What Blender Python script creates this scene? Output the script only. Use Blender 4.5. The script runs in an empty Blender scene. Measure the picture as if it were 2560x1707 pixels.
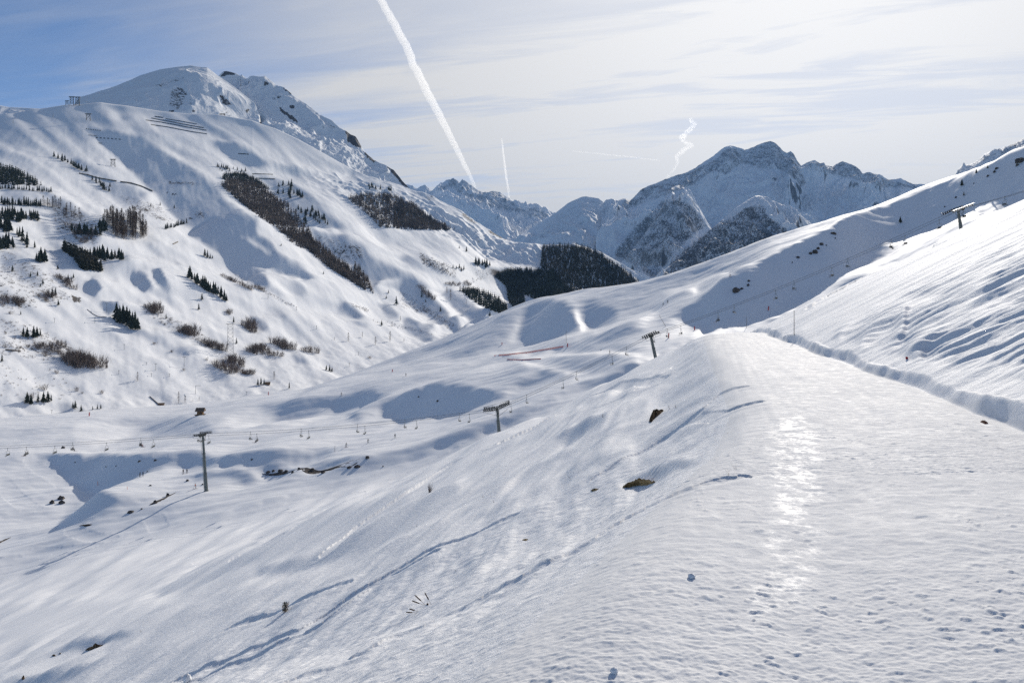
import bpy, math, random
import numpy as np
from mathutils import Vector, Matrix

random.seed(7)
rng = np.random.default_rng(7)
S = bpy.context.scene
R = math.radians

# ------------------------------------------------------------------ camera, sky, sun, exposure
F, CX, HY, W, H = 2010.0, 1280.0, 760.0, 2560.0, 1707.0      # focal length, principal column and horizon row of the photograph, in its pixels
cam_d = bpy.data.cameras.new("camera")
cam = bpy.data.objects.new("camera", cam_d)
S.collection.objects.link(cam)
cam.rotation_euler = (R(90), 0, 0)
cam_d.sensor_width = 36.0
cam_d.lens = F / W * 36.0
cam_d.shift_y = -(H / 2 - HY) / W
cam_d.clip_start, cam_d.clip_end = 0.1, 300000.0
S.camera = cam

SUN_AZ, SUN_EL = R(22), R(24.5)                              # azimuth clockwise from +Y
LX, LY, LZ = math.sin(SUN_AZ) * math.cos(SUN_EL), math.cos(SUN_AZ) * math.cos(SUN_EL), math.sin(SUN_EL)

S.view_settings.view_transform = 'Standard'
S.view_settings.look = 'None'
S.view_settings.gamma = 1.0
S.view_settings.exposure = 0.0
S.cycles.use_denoising = False
S.cycles.max_bounces = 5
S.cycles.diffuse_bounces = 2
S.cycles.glossy_bounces = 2
S.cycles.volume_bounces = 0

world = bpy.data.worlds.new("World")
S.world = world
world.use_nodes = True


def N(nt, typ, **kw):
    n = nt.nodes.new(typ)
    for k, v in kw.items():
        if k == 'inp':
            for kk, vv in v.items():
                n.inputs[kk].default_value = vv
        else:
            setattr(n, k, v)
    return n


def math_node(nt, op, a, b=None, c=None, clamp=False):
    n = nt.nodes.new('ShaderNodeMath')
    n.operation = op
    n.use_clamp = clamp
    for i, v in enumerate((a, b, c)):
        if v is None:
            continue
        if isinstance(v, (int, float)):
            n.inputs[i].default_value = v
        else:
            nt.links.new(v, n.inputs[i])
    return n.outputs[0]


def mapr(nt, v, a, b, c=0.0, d=1.0, smooth=True):
    n = nt.nodes.new('ShaderNodeMapRange')
    n.interpolation_type = 'SMOOTHSTEP' if smooth else 'LINEAR'
    nt.links.new(v, n.inputs[0])
    for i, q in enumerate((a, b, c, d)):
        n.inputs[1 + i].default_value = q
    return n.outputs[0]


def mixc(nt, fac, a, b):
    n = nt.nodes.new('ShaderNodeMix')
    n.data_type = 'RGBA'
    if isinstance(fac, (int, float)):
        n.inputs[0].default_value = fac
    else:
        nt.links.new(fac, n.inputs[0])
    for i, v in ((6, a), (7, b)):
        if isinstance(v, (tuple, list)):
            n.inputs[i].default_value = (*v[:3], 1)
        else:
            nt.links.new(v, n.inputs[i])
    return n.outputs[2]


def build_world():
    nt = world.node_tree
    nt.nodes.clear()
    out = N(nt, 'ShaderNodeOutputWorld')
    bg = N(nt, 'ShaderNodeBackground')
    bg.inputs['Strength'].default_value = 0.12
    sky = N(nt, 'ShaderNodeTexSky', sky_type='NISHITA', sun_disc=False, sun_elevation=SUN_EL, sun_rotation=SUN_AZ,
            altitude=2600.0, air_density=0.75, dust_density=0.0, ozone_density=3.0)
    tc = N(nt, 'ShaderNodeTexCoord')
    sep = N(nt, 'ShaderNodeSeparateXYZ')
    nt.links.new(tc.outputs['Generated'], sep.inputs[0])
    x, y, z = sep.outputs
    zc = math_node(nt, 'ADD', math_node(nt, 'MAXIMUM', z, 0.0), 0.07)
    u = math_node(nt, 'DIVIDE', x, zc)
    v = math_node(nt, 'DIVIDE', y, zc)
    com = N(nt, 'ShaderNodeCombineXYZ')
    nt.links.new(u, com.inputs[0])
    nt.links.new(v, com.inputs[1])

    def cloud(scale, along, across, rot, lo, hi, detail=8.0, rough=0.6, dist=0.6, off=(0, 0, 0)):
        mp = N(nt, 'ShaderNodeMapping', vector_type='TEXTURE')
        mp.inputs['Scale'].default_value = (along, across, 1)
        mp.inputs['Rotation'].default_value = (0, 0, R(rot))
        mp.inputs['Location'].default_value = off
        nt.links.new(com.outputs[0], mp.inputs[0])
        nz = N(nt, 'ShaderNodeTexNoise')
        nz.inputs['Scale'].default_value = scale
        nz.inputs['Detail'].default_value = detail
        nz.inputs['Roughness'].default_value = rough
        nz.inputs['Distortion'].default_value = dist
        nt.links.new(mp.outputs[0], nz.inputs['Vector'])
        return mapr(nt, nz.outputs[0], lo, hi)
    # veil of cirrus: long streaks, thicker towards the sun, open blue on the far side
    dot = N(nt, 'ShaderNodeVectorMath', operation='DOT_PRODUCT')
    nt.links.new(tc.outputs['Generated'], dot.inputs[0])
    dot.inputs[1].default_value = (LX, LY, LZ)
    d = dot.outputs['Value']
    streak = cloud(1.0, 2.6, 0.55, -24, 0.40, 0.66, dist=0.9, off=(0.3, 0.1, 0))
    fine = cloud(2.6, 2.0, 0.42, -12, 0.42, 0.70, detail=10, rough=0.66, dist=0.7, off=(1.3, 2.1, 0))
    soft = cloud(0.55, 1.6, 1.0, -24, 0.40, 0.62, detail=3, off=(4.2, 0.6, 0))
    side = mapr(nt, d, 0.64, 0.97, 0.0, 1.0)
    low = math_node(nt, 'MULTIPLY', mapr(nt, z, 0.20, 0.03, 0.0, 0.75), math_node(nt, 'MULTIPLY_ADD', fine, 0.6, 0.45))
    wisp = math_node(nt, 'ADD', math_node(nt, 'MULTIPLY', streak, 0.50), math_node(nt, 'MULTIPLY', fine, 0.34))
    wisp = math_node(nt, 'MULTIPLY', wisp, math_node(nt, 'MULTIPLY_ADD', soft, 0.75, 0.25))
    wisp = math_node(nt, 'MULTIPLY', wisp, mapr(nt, d, 0.54, 0.80, 0.34, 1.0))
    cov = math_node(nt, 'ADD', wisp, math_node(nt, 'MULTIPLY', side, 0.80))
    cov = math_node(nt, 'ADD', cov, low, clamp=True)
    cov = math_node(nt, 'MULTIPLY', cov, mapr(nt, d, -0.1, 0.6, 0.05, 0.97))
    glow = math_node(nt, 'POWER', math_node(nt, 'MAXIMUM', d, 0.0), 9.0)
    val = math_node(nt, 'MULTIPLY_ADD', glow, 3.6, 5.6)
    tint = mixc(nt, mapr(nt, z, 0.0, 0.2), (1.0, 0.955, 0.89), (1.0, 0.985, 0.965))
    vm = N(nt, 'ShaderNodeVectorMath', operation='SCALE')
    nt.links.new(tint, vm.inputs[0])
    nt.links.new(val, vm.inputs['Scale'])
    col = mixc(nt, cov, sky.outputs[0], vm.outputs[0])
    nt.links.new(col, bg.inputs['Color'])
    nt.links.new(bg.outputs[0], out.inputs[0])


build_world()

sun_d = bpy.data.lights.new("sun", 'SUN')
sun_d.energy = 4.3
sun_d.angle = R(0.53)
sun_d.color = (1.0, 0.935, 0.84)
sun = bpy.data.objects.new("sun", sun_d)
S.collection.objects.link(sun)
sun.rotation_euler = Vector((LX, LY, LZ)).to_track_quat('Z', 'Y').to_euler()

# ------------------------------------------------------------------ numerical helpers
_perm = {}


def _table(seed):
    if seed not in _perm:
        r = np.random.default_rng(seed + 1000)
        p = r.permutation(512).astype(np.int32)
        a = r.random(512) * 2 * np.pi
        _perm[seed] = (np.concatenate([p, p]), np.cos(a).astype(np.float32), np.sin(a).astype(np.float32))
    return _perm[seed]


def perlin(x, y, seed=0):
    p, gx, gy = _table(seed)
    xf = np.floor(x); yf = np.floor(y)
    xi = xf.astype(np.int64) & 511; yi = yf.astype(np.int64) & 511
    dx = (x - xf).astype(np.float32); dy = (y - yf).astype(np.float32)
    u = dx * dx * dx * (dx * (dx * 6 - 15) + 10); v = dy * dy * dy * (dy * (dy * 6 - 15) + 10)
    x1 = (xi + 1) & 511; y1 = (yi + 1) & 511
    a = p[yi]; b = p[y1]

    def g(h, ex, ey):
        return gx[h] * ex + gy[h] * ey
    n00 = g(p[(xi + a) & 511], dx, dy); n10 = g(p[(x1 + a) & 511], dx - 1, dy)
    n01 = g(p[(xi + b) & 511], dx, dy - 1); n11 = g(p[(x1 + b) & 511], dx - 1, dy - 1)
    n0 = n00 + u * (n10 - n00); n1 = n01 + u * (n11 - n01)
    return (n0 + v * (n1 - n0)) * 1.5


def fbm(x, y, octs=4, seed=0, gain=0.5, lac=2.03):
    s = 0; a = 1.0
    for i in range(octs):
        s = s + a * perlin(x, y, seed + i)
        x = x * lac; y = y * lac; a *= gain
    return s


def fbm_lod(x, y, octs, seed, wl, pitch, gain=0.5, lac=2.03):
    """fbm whose fine octaves fade where the grid (pitch, m) is too coarse to carry them"""
    s = 0; a = 1.0
    for i in range(octs):
        s = s + a * perlin(x, y, seed + i) * sstep(2.2, 4.5, wl / pitch)
        x = x * lac; y = y * lac; a *= gain; wl /= lac
    return s


def ridged(x, y, octs=5, seed=0, gain=0.5, lac=2.1):
    s = 0; a = 1.0; w = 1.0
    for i in range(octs):
        n = 1 - np.abs(perlin(x, y, seed + i)) * 1.6
        n = np.clip(n, 0, 1) ** 2
        s = s + a * n * w
        w = np.clip(n * 1.6, 0, 1)
        x = x * lac; y = y * lac; a *= gain
    return s


def sstep(a, b, x):
    t = np.clip((x - a) / (b - a), 0, 1)
    return t * t * (3 - 2 * t)


def curve(pts, k=1):
    """column of the k-th value of control points over the picture column"""
    a = np.array(sorted(pts), float)
    return lambda q: np.interp(q, a[:, 0], a[:, k])


def smooth1(a, n):
    if n < 2:
        return a
    k = np.hanning(n + 2)[1:-1]; k /= k.sum()
    e = np.pad(a, (n, n), mode='reflect', reflect_type='odd')
    return np.convolve(e, k, 'same')[n:-n]


def blur(a, n):
    """n passes of a small binomial filter on both axes"""
    for _ in range(n):
        b = np.pad(a, 1, mode='edge')
        b = (b[:-2] + 2 * b[1:-1] + b[2:]) * 0.25
        a = (b[:, :-2] + 2 * b[:, 1:-1] + b[:, 2:]) * 0.25
    return a


def c(k, *pts):
    """points measured in one of the enlarged views of the photograph -> photograph pixels"""
    ox, oy, s = {0: (0, 0, 1.0), 1: (0, 100, .27234), 2: (500, 140, .27234), 3: (0, 380, .27234), 4: (0, 680, .27234), 5: (500, 580, .27234), 6: (1000, 420, .27234),
                 7: (1500, 320, .27234), 8: (1920, 320, .27234), 9: (1000, 780, .27234), 10: (1500, 780, .27234), 11: (0, 1000, .27234), 12: (500, 980, .27234),
                 13: (0, 1280, .27234), 14: (640, 1280, .27234), 15: (1920, 680, .27234), 16: (1500, 1280, .27234), 17: (0, 0, .54422), 18: (1280, 0, .54422)}[k]
    return [(ox + x * s, oy + y * s) for x, y in pts]


# a map over the picture plane (one cell = 4 px) of how squarely the sun strikes the snow: used to sculpt the relief of the slopes
MS, MX0, MY0 = 4.0, -320.0, 120.0
MW, MH = int(3200 / MS), int(1720 / MS)
_gx, _gy = np.meshgrid(MX0 + (np.arange(MW) + .5) * MS, MY0 + (np.arange(MH) + .5) * MS)


def poly_mask(poly, soft=1):
    m = np.zeros(_gx.shape, bool)
    n = len(poly)
    j = n - 1
    for i in range(n):
        xi, yi = poly[i]; xj, yj = poly[j]
        if yi != yj:
            cnd = ((yi > _gy) != (yj > _gy)) & (_gx < (xj - xi) * (_gy - yi) / (yj - yi) + xi)
            m ^= cnd
        j = i
    m = m.astype(np.float32)
    return blur(m, soft) if soft else m


def sample_map(M, px, py):
    fx = np.clip((px - MX0) / MS - .5, 0, MW - 1.001); fy = np.clip((py - MY0) / MS - .5, 0, MH - 1.001)
    ix = fx.astype(int); iy = fy.astype(int); dx = fx - ix; dy = fy - iy
    return (M[iy, ix] * (1 - dx) + M[iy, ix + 1] * dx) * (1 - dy) + (M[iy + 1, ix] * (1 - dx) + M[iy + 1, ix + 1] * dx) * dy


def slope_for(T, nrm=1.12):
    """rise towards the sun (m per m) that gives the cosine T"""
    return (LZ - T * nrm) / math.cos(SUN_EL)


def sculpt(X, Y, Z, maps, lam, iters=220, outer=2, perp=0.25, fix=None, sel=None):
    """relief dz (least squares) whose slope towards the sun follows the map T; lam: pull back to the given surface (1/m)"""
    sx, sy = math.sin(SUN_AZ), math.cos(SUN_AZ)

    def d_(a, ax):
        o = np.zeros_like(a)
        if ax == 0:
            o[:-1] = a[1:] - a[:-1]
        else:
            o[:, :-1] = a[:, 1:] - a[:, :-1]
        return o
    Xu, Xv, Yu, Yv = d_(X, 1), d_(X, 0), d_(Y, 1), d_(Y, 0)
    det = Xu * Yv - Xv * Yu
    ok = np.abs(det) > 1e-9
    det = np.where(ok, det, 1)
    a = np.where(ok, (sx * Yv - sy * Xv) / det, 0); b = np.where(ok, (sy * Xu - sx * Yu) / det, 0)
    pa = np.where(ok, (sy * Yv + sx * Xv) / det, 0); pb = np.where(ok, (-sx * Xu - sy * Yu) / det, 0)
    a[-1] = 0; b[-1] = 0; a[:, -1] = 0; b[:, -1] = 0; pa[-1] = 0; pb[-1] = 0; pa[:, -1] = 0; pb[:, -1] = 0

    def G(q, a, b):
        o = np.zeros_like(q)
        o[:-1, :-1] = a[:-1, :-1] * (q[:-1, 1:] - q[:-1, :-1]) + b[:-1, :-1] * (q[1:, :-1] - q[:-1, :-1])
        return o

    def GT(r, a, b):
        o = np.zeros_like(r)
        ar = a * r; br = b * r
        o[:-1, 1:] += ar[:-1, :-1]; o[:-1, :-1] -= ar[:-1, :-1]
        o[1:, :-1] += br[:-1, :-1]; o[:-1, :-1] -= br[:-1, :-1]
        return o
    area = np.abs(np.where(ok, det, 0)) / np.maximum(Y, 1) ** 2
    area = area / np.mean(area)
    dz = np.zeros_like(Z)
    free = np.ones_like(Z) if fix is None else (1.0 - fix)
    for it in range(outer):
        py = HY - (Z + dz) / Y * F
        px = CX + X / Y * F
        tt, w = sample_map(maps[0][0], px, py), sample_map(maps[0][1], px, py)
        if sel is not None:
            tt = np.where(sel, sample_map(maps[1][0], px, py), tt)
            w = np.where(sel, sample_map(maps[1][1], px, py), w)
        g = slope_for(tt)
        w = w * area * (np.abs(G(Z, a, b)) < 1.2)
        wl = lam * lam * area
        wp = perp * perp * area
        rhs = GT(w * (g - G(Z, a, b)), a, b) * free
        diag = GT(w * a, np.abs(a), np.zeros_like(b)) * 0 + w * (a + b) ** 2
        diag2 = np.zeros_like(Z)
        for (A, B, ww) in ((a, b, w), (pa, pb, wp)):
            diag2 += ww * (A + B) ** 2
            diag2[:, 1:] += (ww * A ** 2)[:, :-1]
            diag2[1:, :] += (ww * B ** 2)[:-1, :]
        diag2 += wl + 1e-12
        M = 1.0 / diag2

        def Aop(q):
            return (GT(w * G(q, a, b), a, b) + GT(wp * G(q, pa, pb), pa, pb) + wl * q) * free
        xk = dz * free
        r = rhs - Aop(xk)
        zk = M * r; p = zk.copy(); rz = np.sum(r * zk)
        for k in range(iters):
            Ap = Aop(p)
            al = rz / (np.sum(p * Ap) + 1e-30)
            xk = xk + al * p; r = r - al * Ap
            zk = M * r; rz2 = np.sum(r * zk)
            p = zk + (rz2 / (rz + 1e-30)) * p; rz = rz2
        dz = xk
        print('sculpt', it, 'rms slope error', float(np.sqrt(np.sum(w * (g - G(Z, a, b)) ** 2) / np.sum(w))), '->', float(np.sqrt(np.sum(w * (g - G(Z + dz, a, b)) ** 2) / np.sum(w))), 'res', float(np.abs(r).max() / np.abs(rhs).max()), dz.min(), dz.max())
    return dz


def resample(a, R_, C_):
    """bilinear resample of a coarse grid a to R_ x C_ with end points kept"""
    r = np.linspace(0, a.shape[0] - 1, R_); q = np.linspace(0, a.shape[1] - 1, C_)
    i = np.minimum(r.astype(int), a.shape[0] - 2); j = np.minimum(q.astype(int), a.shape[1] - 2)
    fr = (r - i)[:, None]; fq = (q - j)[None]
    b = a[i] * (1 - fr) + a[i + 1] * fr
    return b[:, j] * (1 - fq) + b[:, j + 1] * fq


class Layer:
    """a height field over (picture column, distance): rows run away from the camera"""

    def __init__(self, cols, X, Y, Z):
        self.cols, self.X, self.Y, self.Z = cols, X, Y, Z
        self.py = HY - Z / Y * F

    def hit(self, px, py, sink=0.0):
        j = np.clip(np.searchsorted(self.cols, px) - 1, 0, len(self.cols) - 2)
        t = (px - self.cols[j]) / (self.cols[j + 1] - self.cols[j])
        col = self.py[:, j] * (1 - t) + self.py[:, j + 1] * t
        Yc = self.Y[:, j] * (1 - t) + self.Y[:, j + 1] * t
        Zc = self.Z[:, j] * (1 - t) + self.Z[:, j + 1] * t
        k = np.nonzero(col <= py)[0]
        if len(k) == 0:
            i = int(np.argmin(col)); y, z = Yc[i], Zc[i]
        elif k[0] == 0:
            y, z = Yc[0], Zc[0]
        else:
            i = k[0]; s = (col[i - 1] - py) / (col[i - 1] - col[i] + 1e-9)
            y = Yc[i - 1] + s * (Yc[i] - Yc[i - 1]); z = Zc[i - 1] + s * (Zc[i] - Zc[i - 1])
        return Vector(((px - CX) / F * y, y, z - sink))

    def ground(self, px, y):
        """height of the ground at a picture column and a distance"""
        j = np.clip(np.searchsorted(self.cols, px) - 1, 0, len(self.cols) - 2)
        z = np.interp(y, self.Y[:, j], self.Z[:, j])
        return Vector(((px - CX) / F * y, y, z))


def link(name, me, mat, parent=None):
    o = bpy.data.objects.new(name, me)
    S.collection.objects.link(o)
    if mat is not None and len(me.materials) == 0:
        for m in (mat if isinstance(mat, (list, tuple)) else [mat]):
            me.materials.append(m)
    if parent is not None:
        o.parent = parent
    return o


def grid_mesh(name, X, Y, Z, mask=None, attrs=None, smooth=True):
    nr, nc = X.shape
    idx = np.arange(nr * nc).reshape(nr, nc)
    q = np.stack([idx[:-1, :-1], idx[:-1, 1:], idx[1:, 1:], idx[1:, :-1]], -1)
    q = q[mask] if mask is not None else q.reshape(-1, 4)
    used = np.unique(q)
    remap = np.zeros(nr * nc, np.int64); remap[used] = np.arange(len(used))
    q = remap[q]
    co = np.stack([X.ravel()[used], Y.ravel()[used], Z.ravel()[used]], -1).astype(np.float32)
    me = bpy.data.meshes.new(name)
    me.vertices.add(len(used)); me.vertices.foreach_set("co", co.ravel())
    me.loops.add(q.size); me.loops.foreach_set("vertex_index", q.ravel().astype(np.int32))
    me.polygons.add(len(q))
    me.polygons.foreach_set("loop_start", np.arange(0, q.size, 4, dtype=np.int32))
    me.polygons.foreach_set("loop_total", np.full(len(q), 4, np.int32))
    if smooth:
        me.polygons.foreach_set("use_smooth", np.ones(len(q), bool))
    for k, v in (attrs or {}).items():
        at = me.attributes.new(k, 'FLOAT', 'POINT')
        at.data.foreach_set("value", v.ravel()[used].astype(np.float32))
    me.update(calc_edges=True)
    return me


# ------------------------------------------------------------------ materials
def principled(name, col, rough=0.7, spec=0.3, metal=0.0):
    m = bpy.data.materials.new(name)
    m.use_nodes = True
    b = m.node_tree.nodes['Principled BSDF']
    b.inputs['Base Color'].default_value = (*col, 1)
    b.inputs['Roughness'].default_value = rough
    b.inputs['Specular IOR Level'].default_value = spec
    b.inputs['Metallic'].default_value = metal
    return m, m.node_tree, b


def varied(name, a, b_, scale=3.0, rough=0.8, spec=0.2, detail=4.0, bump=0.0, lo=0.35, hi=0.65):
    m, nt, b = principled(name, a, rough, spec)
    tc = N(nt, 'ShaderNodeTexCoord')
    nz = N(nt, 'ShaderNodeTexNoise')
    nz.inputs['Scale'].default_value = scale
    nz.inputs['Detail'].default_value = detail
    nt.links.new(tc.outputs['Object'], nz.inputs['Vector'])
    nt.links.new(mixc(nt, mapr(nt, nz.outputs[0], lo, hi), a, b_), b.inputs['Base Color'])
    if bump:
        bp = N(nt, 'ShaderNodeBump')
        bp.inputs['Strength'].default_value = bump
        nt.links.new(nz.outputs[0], bp.inputs['Height'])
        nt.links.new(bp.outputs[0], b.inputs['Normal'])
    return m


def noise_out(nt, vec, scale, detail=5.0, rough=0.6, dist=0.0):
    nz = N(nt, 'ShaderNodeTexNoise')
    nz.inputs['Scale'].default_value = scale
    nz.inputs['Detail'].default_value = detail
    nz.inputs['Roughness'].default_value = rough
    nz.inputs['Distortion'].default_value = dist
    nt.links.new(vec, nz.inputs['Vector'])
    return nz.outputs[0]


SNOW_A, SNOW_B = (0.885, 0.885, 0.885), (0.85, 0.855, 0.865)


def snow_mat(name, rough=0.55, spec=0.25, scale=0.3, bump=0.0, bscale=8.0, with_glint=False, bdist=0.02, ca=None, cb=None):
    m, nt, b = principled(name, SNOW_A, rough, spec)
    tc = N(nt, 'ShaderNodeTexCoord')
    P = tc.outputs['Object']
    n1 = noise_out(nt, P, scale)
    nt.links.new(mixc(nt, mapr(nt, n1, 0.35, 0.7), ca or SNOW_A, cb or SNOW_B), b.inputs['Base Color'])
    if with_glint:
        n2 = noise_out(nt, P, 5.0, 8.0, 0.78)
        glint = N(nt, 'ShaderNodeAttribute', attribute_name='glint')
        glint_fac = math_node(nt, 'MULTIPLY', glint.outputs['Fac'], mapr(nt, n2, 0.42, 0.62))  # sun's glint put into the surface: glossier inside the masked strip
        rg = mapr(nt, n2, 0.40, 0.70, rough, 0.62)
        nt.links.new(math_node(nt, 'MULTIPLY_ADD', glint_fac, -0.15, rg), b.inputs['Roughness'])
        nt.links.new(math_node(nt, 'MULTIPLY_ADD', glint_fac, 0.035, spec), b.inputs['Specular IOR Level'])
    if bump:
        n3 = noise_out(nt, P, bscale, 8.0, 0.72)
        bp = N(nt, 'ShaderNodeBump')
        bp.inputs['Strength'].default_value = bump
        bp.inputs['Distance'].default_value = bdist
        nt.links.new(n3, bp.inputs['Height'])
        nt.links.new(bp.outputs[0], b.inputs['Normal'])
    return m


def mountain_mat(name, rock_a, rock_b, scale, steep=(0.62, 0.80), amount=0.5, patch=True, spread=0.18, pamp=3.6):
    """snow where the face is gentle, bare rock where it is steep or where the ground itself is stony (attribute 'rock')"""
    m, nt, b = principled(name, SNOW_A, 0.75, 0.15)
    tc = N(nt, 'ShaderNodeTexCoord')
    P = tc.outputs['Object']
    geo = N(nt, 'ShaderNodeNewGeometry')
    sep = N(nt, 'ShaderNodeSeparateXYZ')
    nt.links.new(geo.outputs['Normal'], sep.inputs[0])
    nz = math_node(nt, 'ABSOLUTE', sep.outputs[2])
    big = noise_out(nt, P, scale, 8.0, 0.68, 0.4)
    fin = noise_out(nt, P, scale * 9, 8.0, 0.75)
    s = math_node(nt, 'MULTIPLY_ADD', math_node(nt, 'SUBTRACT', big, 0.5), amount, nz)
    s = math_node(nt, 'MULTIPLY_ADD', math_node(nt, 'SUBTRACT', fin, 0.5), amount * 0.8, s)
    rk = mapr(nt, s, steep[1], steep[0])
    if patch:
        at = N(nt, 'ShaderNodeAttribute', attribute_name='rock')
        pt = math_node(nt, 'ADD', at.outputs['Fac'], math_node(nt, 'MULTIPLY', math_node(nt, 'SUBTRACT', math_node(nt, 'MULTIPLY_ADD', fin, 0.65, math_node(nt, 'MULTIPLY', big, 0.35)), 0.5), pamp))
        pt = math_node(nt, 'MULTIPLY', mapr(nt, pt, 0.5, 0.5 + spread), math_node(nt, 'GREATER_THAN', at.outputs['Fac'], 0.02))
        rk = math_node(nt, 'MAXIMUM', rk, pt)
    rc = mixc(nt, mapr(nt, fin, 0.3, 0.7), rock_a, rock_b)
    nt.links.new(mixc(nt, rk, SNOW_A, rc), b.inputs['Base Color'])
    return m


def attr_snow(name, scale=0.25):
    return snow_mat(name, 0.6, 0.2, scale)


M_PISTE = snow_mat("groomed_snow", 0.8, 0.07, 0.9, 0.30, 30.0, with_glint=True, ca=(0.83, 0.825, 0.815), cb=(0.78, 0.778, 0.775))
M_SLOPE = snow_mat("slope_snow", 0.7, 0.12, 0.25, 0.5, 6.0, bdist=0.07)
M_VALLEY = snow_mat("valley_snow", 0.65, 0.2, 0.05)
M_HILL = mountain_mat("hill_snow", (0.045, 0.042, 0.045), (0.12, 0.10, 0.085), 0.02, steep=(0.30, 0.42), amount=0.25)

# ------------------------------------------------------------------ near and middle ground: groomed track, its bank, the slope below it, the valley side beyond
T_map = np.full((MH, MW), 0.36, np.float32)      # wanted cosine between snow and sun
W_map = np.full((MH, MW), 0.03, np.float32)      # how firmly


MAPS = {'B': [T_map, W_map]}                     # one pair of maps for each body of ground


def new_map(key, t, w):
    MAPS[key] = [np.full((MH, MW), t, np.float32), np.full((MH, MW), w, np.float32)]


def paint(k, pts, t, w=1.0, soft=2, key=None):
    key = key or LAYER
    m = poly_mask(c(k, *pts) if k else pts, soft)
    MAPS[key] = [MAPS[key][0] * (1 - m) + t * m, MAPS[key][1] * (1 - m) + w * m]


new_map('A', 0.30, 0.02)
LAYER = 'B'


_xe = curve([(0, -1.7), (2, -.75), (3.6, .0), (5.1, .65), (7, 1.5), (10, 2.85), (14, 4.15), (24, 6.35), (37, 9.2), (50, 12.2), (80, 19.0), (140, 33.0), (250, 58.0), (400, 92.0), (1200, 270.0)])
_xr = curve([(0, 4.6), (5, 5.6), (10.3, 6.75), (17, 8.3), (24, 9.7), (40, 13.2), (57, 17.2), (80, 23.4), (140, 39.0), (250, 66.0), (400, 100.0), (1200, 280.0)])
_dat = curve([(0, -1.7), (38, -1.72), (50, -1.85), (80, -3.2), (140, -7.0), (250, -15.0), (400, -32.0), (700, -80.0), (1500, -200.0)])
_gl = curve([(-9, 0), (0, 0), (30, 14.4), (60, 28.4), (85, 38.0), (113, 46.0), (164, 57.0), (198, 65.0), (300, 86.0), (800, 170.0)])


def hill_z(X, Y):
    xe, xr, dat = _xe(Y), _xr(Y), _dat(Y)
    ul = (xe - X) * 0.97
    s = 0.15 + 0.005 * np.minimum(Y, 80)
    q = np.clip(ul / s, -30, 30)
    soft = np.where(ul / s > 30, ul, s * np.log1p(np.exp(q)))
    z = dat - _gl(soft) - 0.42 * sstep(0.05, 1.9, ul + .25 * perlin(Y / 2.3, Y * 0 + 4.4, 9)) * sstep(6, 13, Y)      # shoulder pushed out by the groomer
    ur = (X - xr) * 0.97
    v = Y
    hw = (0.30 + 0.16 * perlin(v / 5.0, v * 0 + 3.3, 3) + 0.05 * perlin(v / 1.9, v * 0 + 1.1, 4) + 0.03 * perlin(v / .45, v * 0 + 6.1, 8)) * sstep(3, 7, Y)
    jag = 0.26 * perlin(v / 5.2, v * 0 + 9.1, 5) + 0.05 * perlin(v / 1.0, v * 0 + 2.2, 6)
    wall = hw * sstep(0.0, 0.20, ur + jag * sstep(3, 7, Y))
    up = np.maximum(ur - 0.2, 0)
    ri = wall + up * 0.515 - 0.0007 * up ** 2
    return np.where(ur > -0.6, z + ri, z), ul, ur


PXC = np.concatenate([np.arange(-620, -40, 14.0), np.arange(-40, 2600, 2.7), np.arange(2600, 3200, 14.0)])
YR = np.concatenate([3417.0 / np.arange(3417 / 1.15, 3417 / 3.0, -9.0), 3417.0 / np.arange(3417 / 3.0, 3417 / 8.0, -2.0), 3417.0 / np.arange(3417 / 8.0, 3417 / 60.0, -0.6),
                     np.exp(np.arange(math.log(60.4), math.log(1150), 0.0038))])
P = (PXC - CX) / F
Yg = np.repeat(YR[:, None], len(PXC), 1)
Xg = P[None] * Yg
zA, UL, UR = hill_z(Xg, Yg)

# the valley side beyond the stream, from picture row and distance of its foot and its crest
J = [(-620, 1530, 205), (-300, 1470, 215), (0, 1405, 230), (190, 1322, 245), (350, 1270, 255), (515, 1217, 265), (700, 1180, 275), (900, 1155, 285), (1100, 1108, 295), (1250, 1065, 305),
     (1485, 948, 340), (1735, 848, 390), (1985, 765, 420), (2240, 645, 440), (2560, 498, 440), (2860, 370, 440), (3200, 250, 440)]
CR = [(-620, 1085, 450), (-300, 1068, 460), (0, 1050, 480), (250, 1030, 520), (500, 1010, 560), (760, 975, 600), (900, 925, 620), (1000, 885, 632), (1100, 845, 640), (1230, 790, 650), (1290, 762, 648),
      (1340, 745, 640), (1460, 722, 620), (1580, 705, 600), (1640, 692, 600), (1766, 650, 600), (1900, 600, 600), (2000, 566, 600), (2090, 538, 600), (2180, 515, 600), (2290, 468, 605),
      (2400, 432, 610), (2560, 378, 620), (2860, 270, 650), (3200, 160, 680)]
jy, jd = smooth1(curve(J, 1)(PXC), 30), smooth1(curve(J, 2)(PXC), 60)
cy, cd = smooth1(curve(CR, 1)(PXC), 14), smooth1(curve(CR, 2)(PXC), 60)
jz, cz = -(jy - HY) / F * jd, -(cy - HY) / F * cd
zB = np.empty_like(zA)
for i in range(len(PXC)):
    d = cd[i] - jd[i]; h = cz[i] - jz[i]
    ys = [0, jd[i] * .55, jd[i], jd[i] + .3 * d, jd[i] + .62 * d, cd[i], cd[i] + .25 * d, cd[i] + .9 * d, 4000]
    dp = 42 * sstep(1400, 2300, PXC[i])
    zs = [jz[i] - 90 - dp * 2, jz[i] - 26 - dp, jz[i], jz[i] + .27 * h, jz[i] + .60 * h, cz[i], cz[i] - 8, cz[i] - 75, cz[i] - 500]
    zB[:, i] = np.interp(YR, ys, zs)
k3 = np.array([1, 2, 3, 2, 1.0]) / 9
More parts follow.
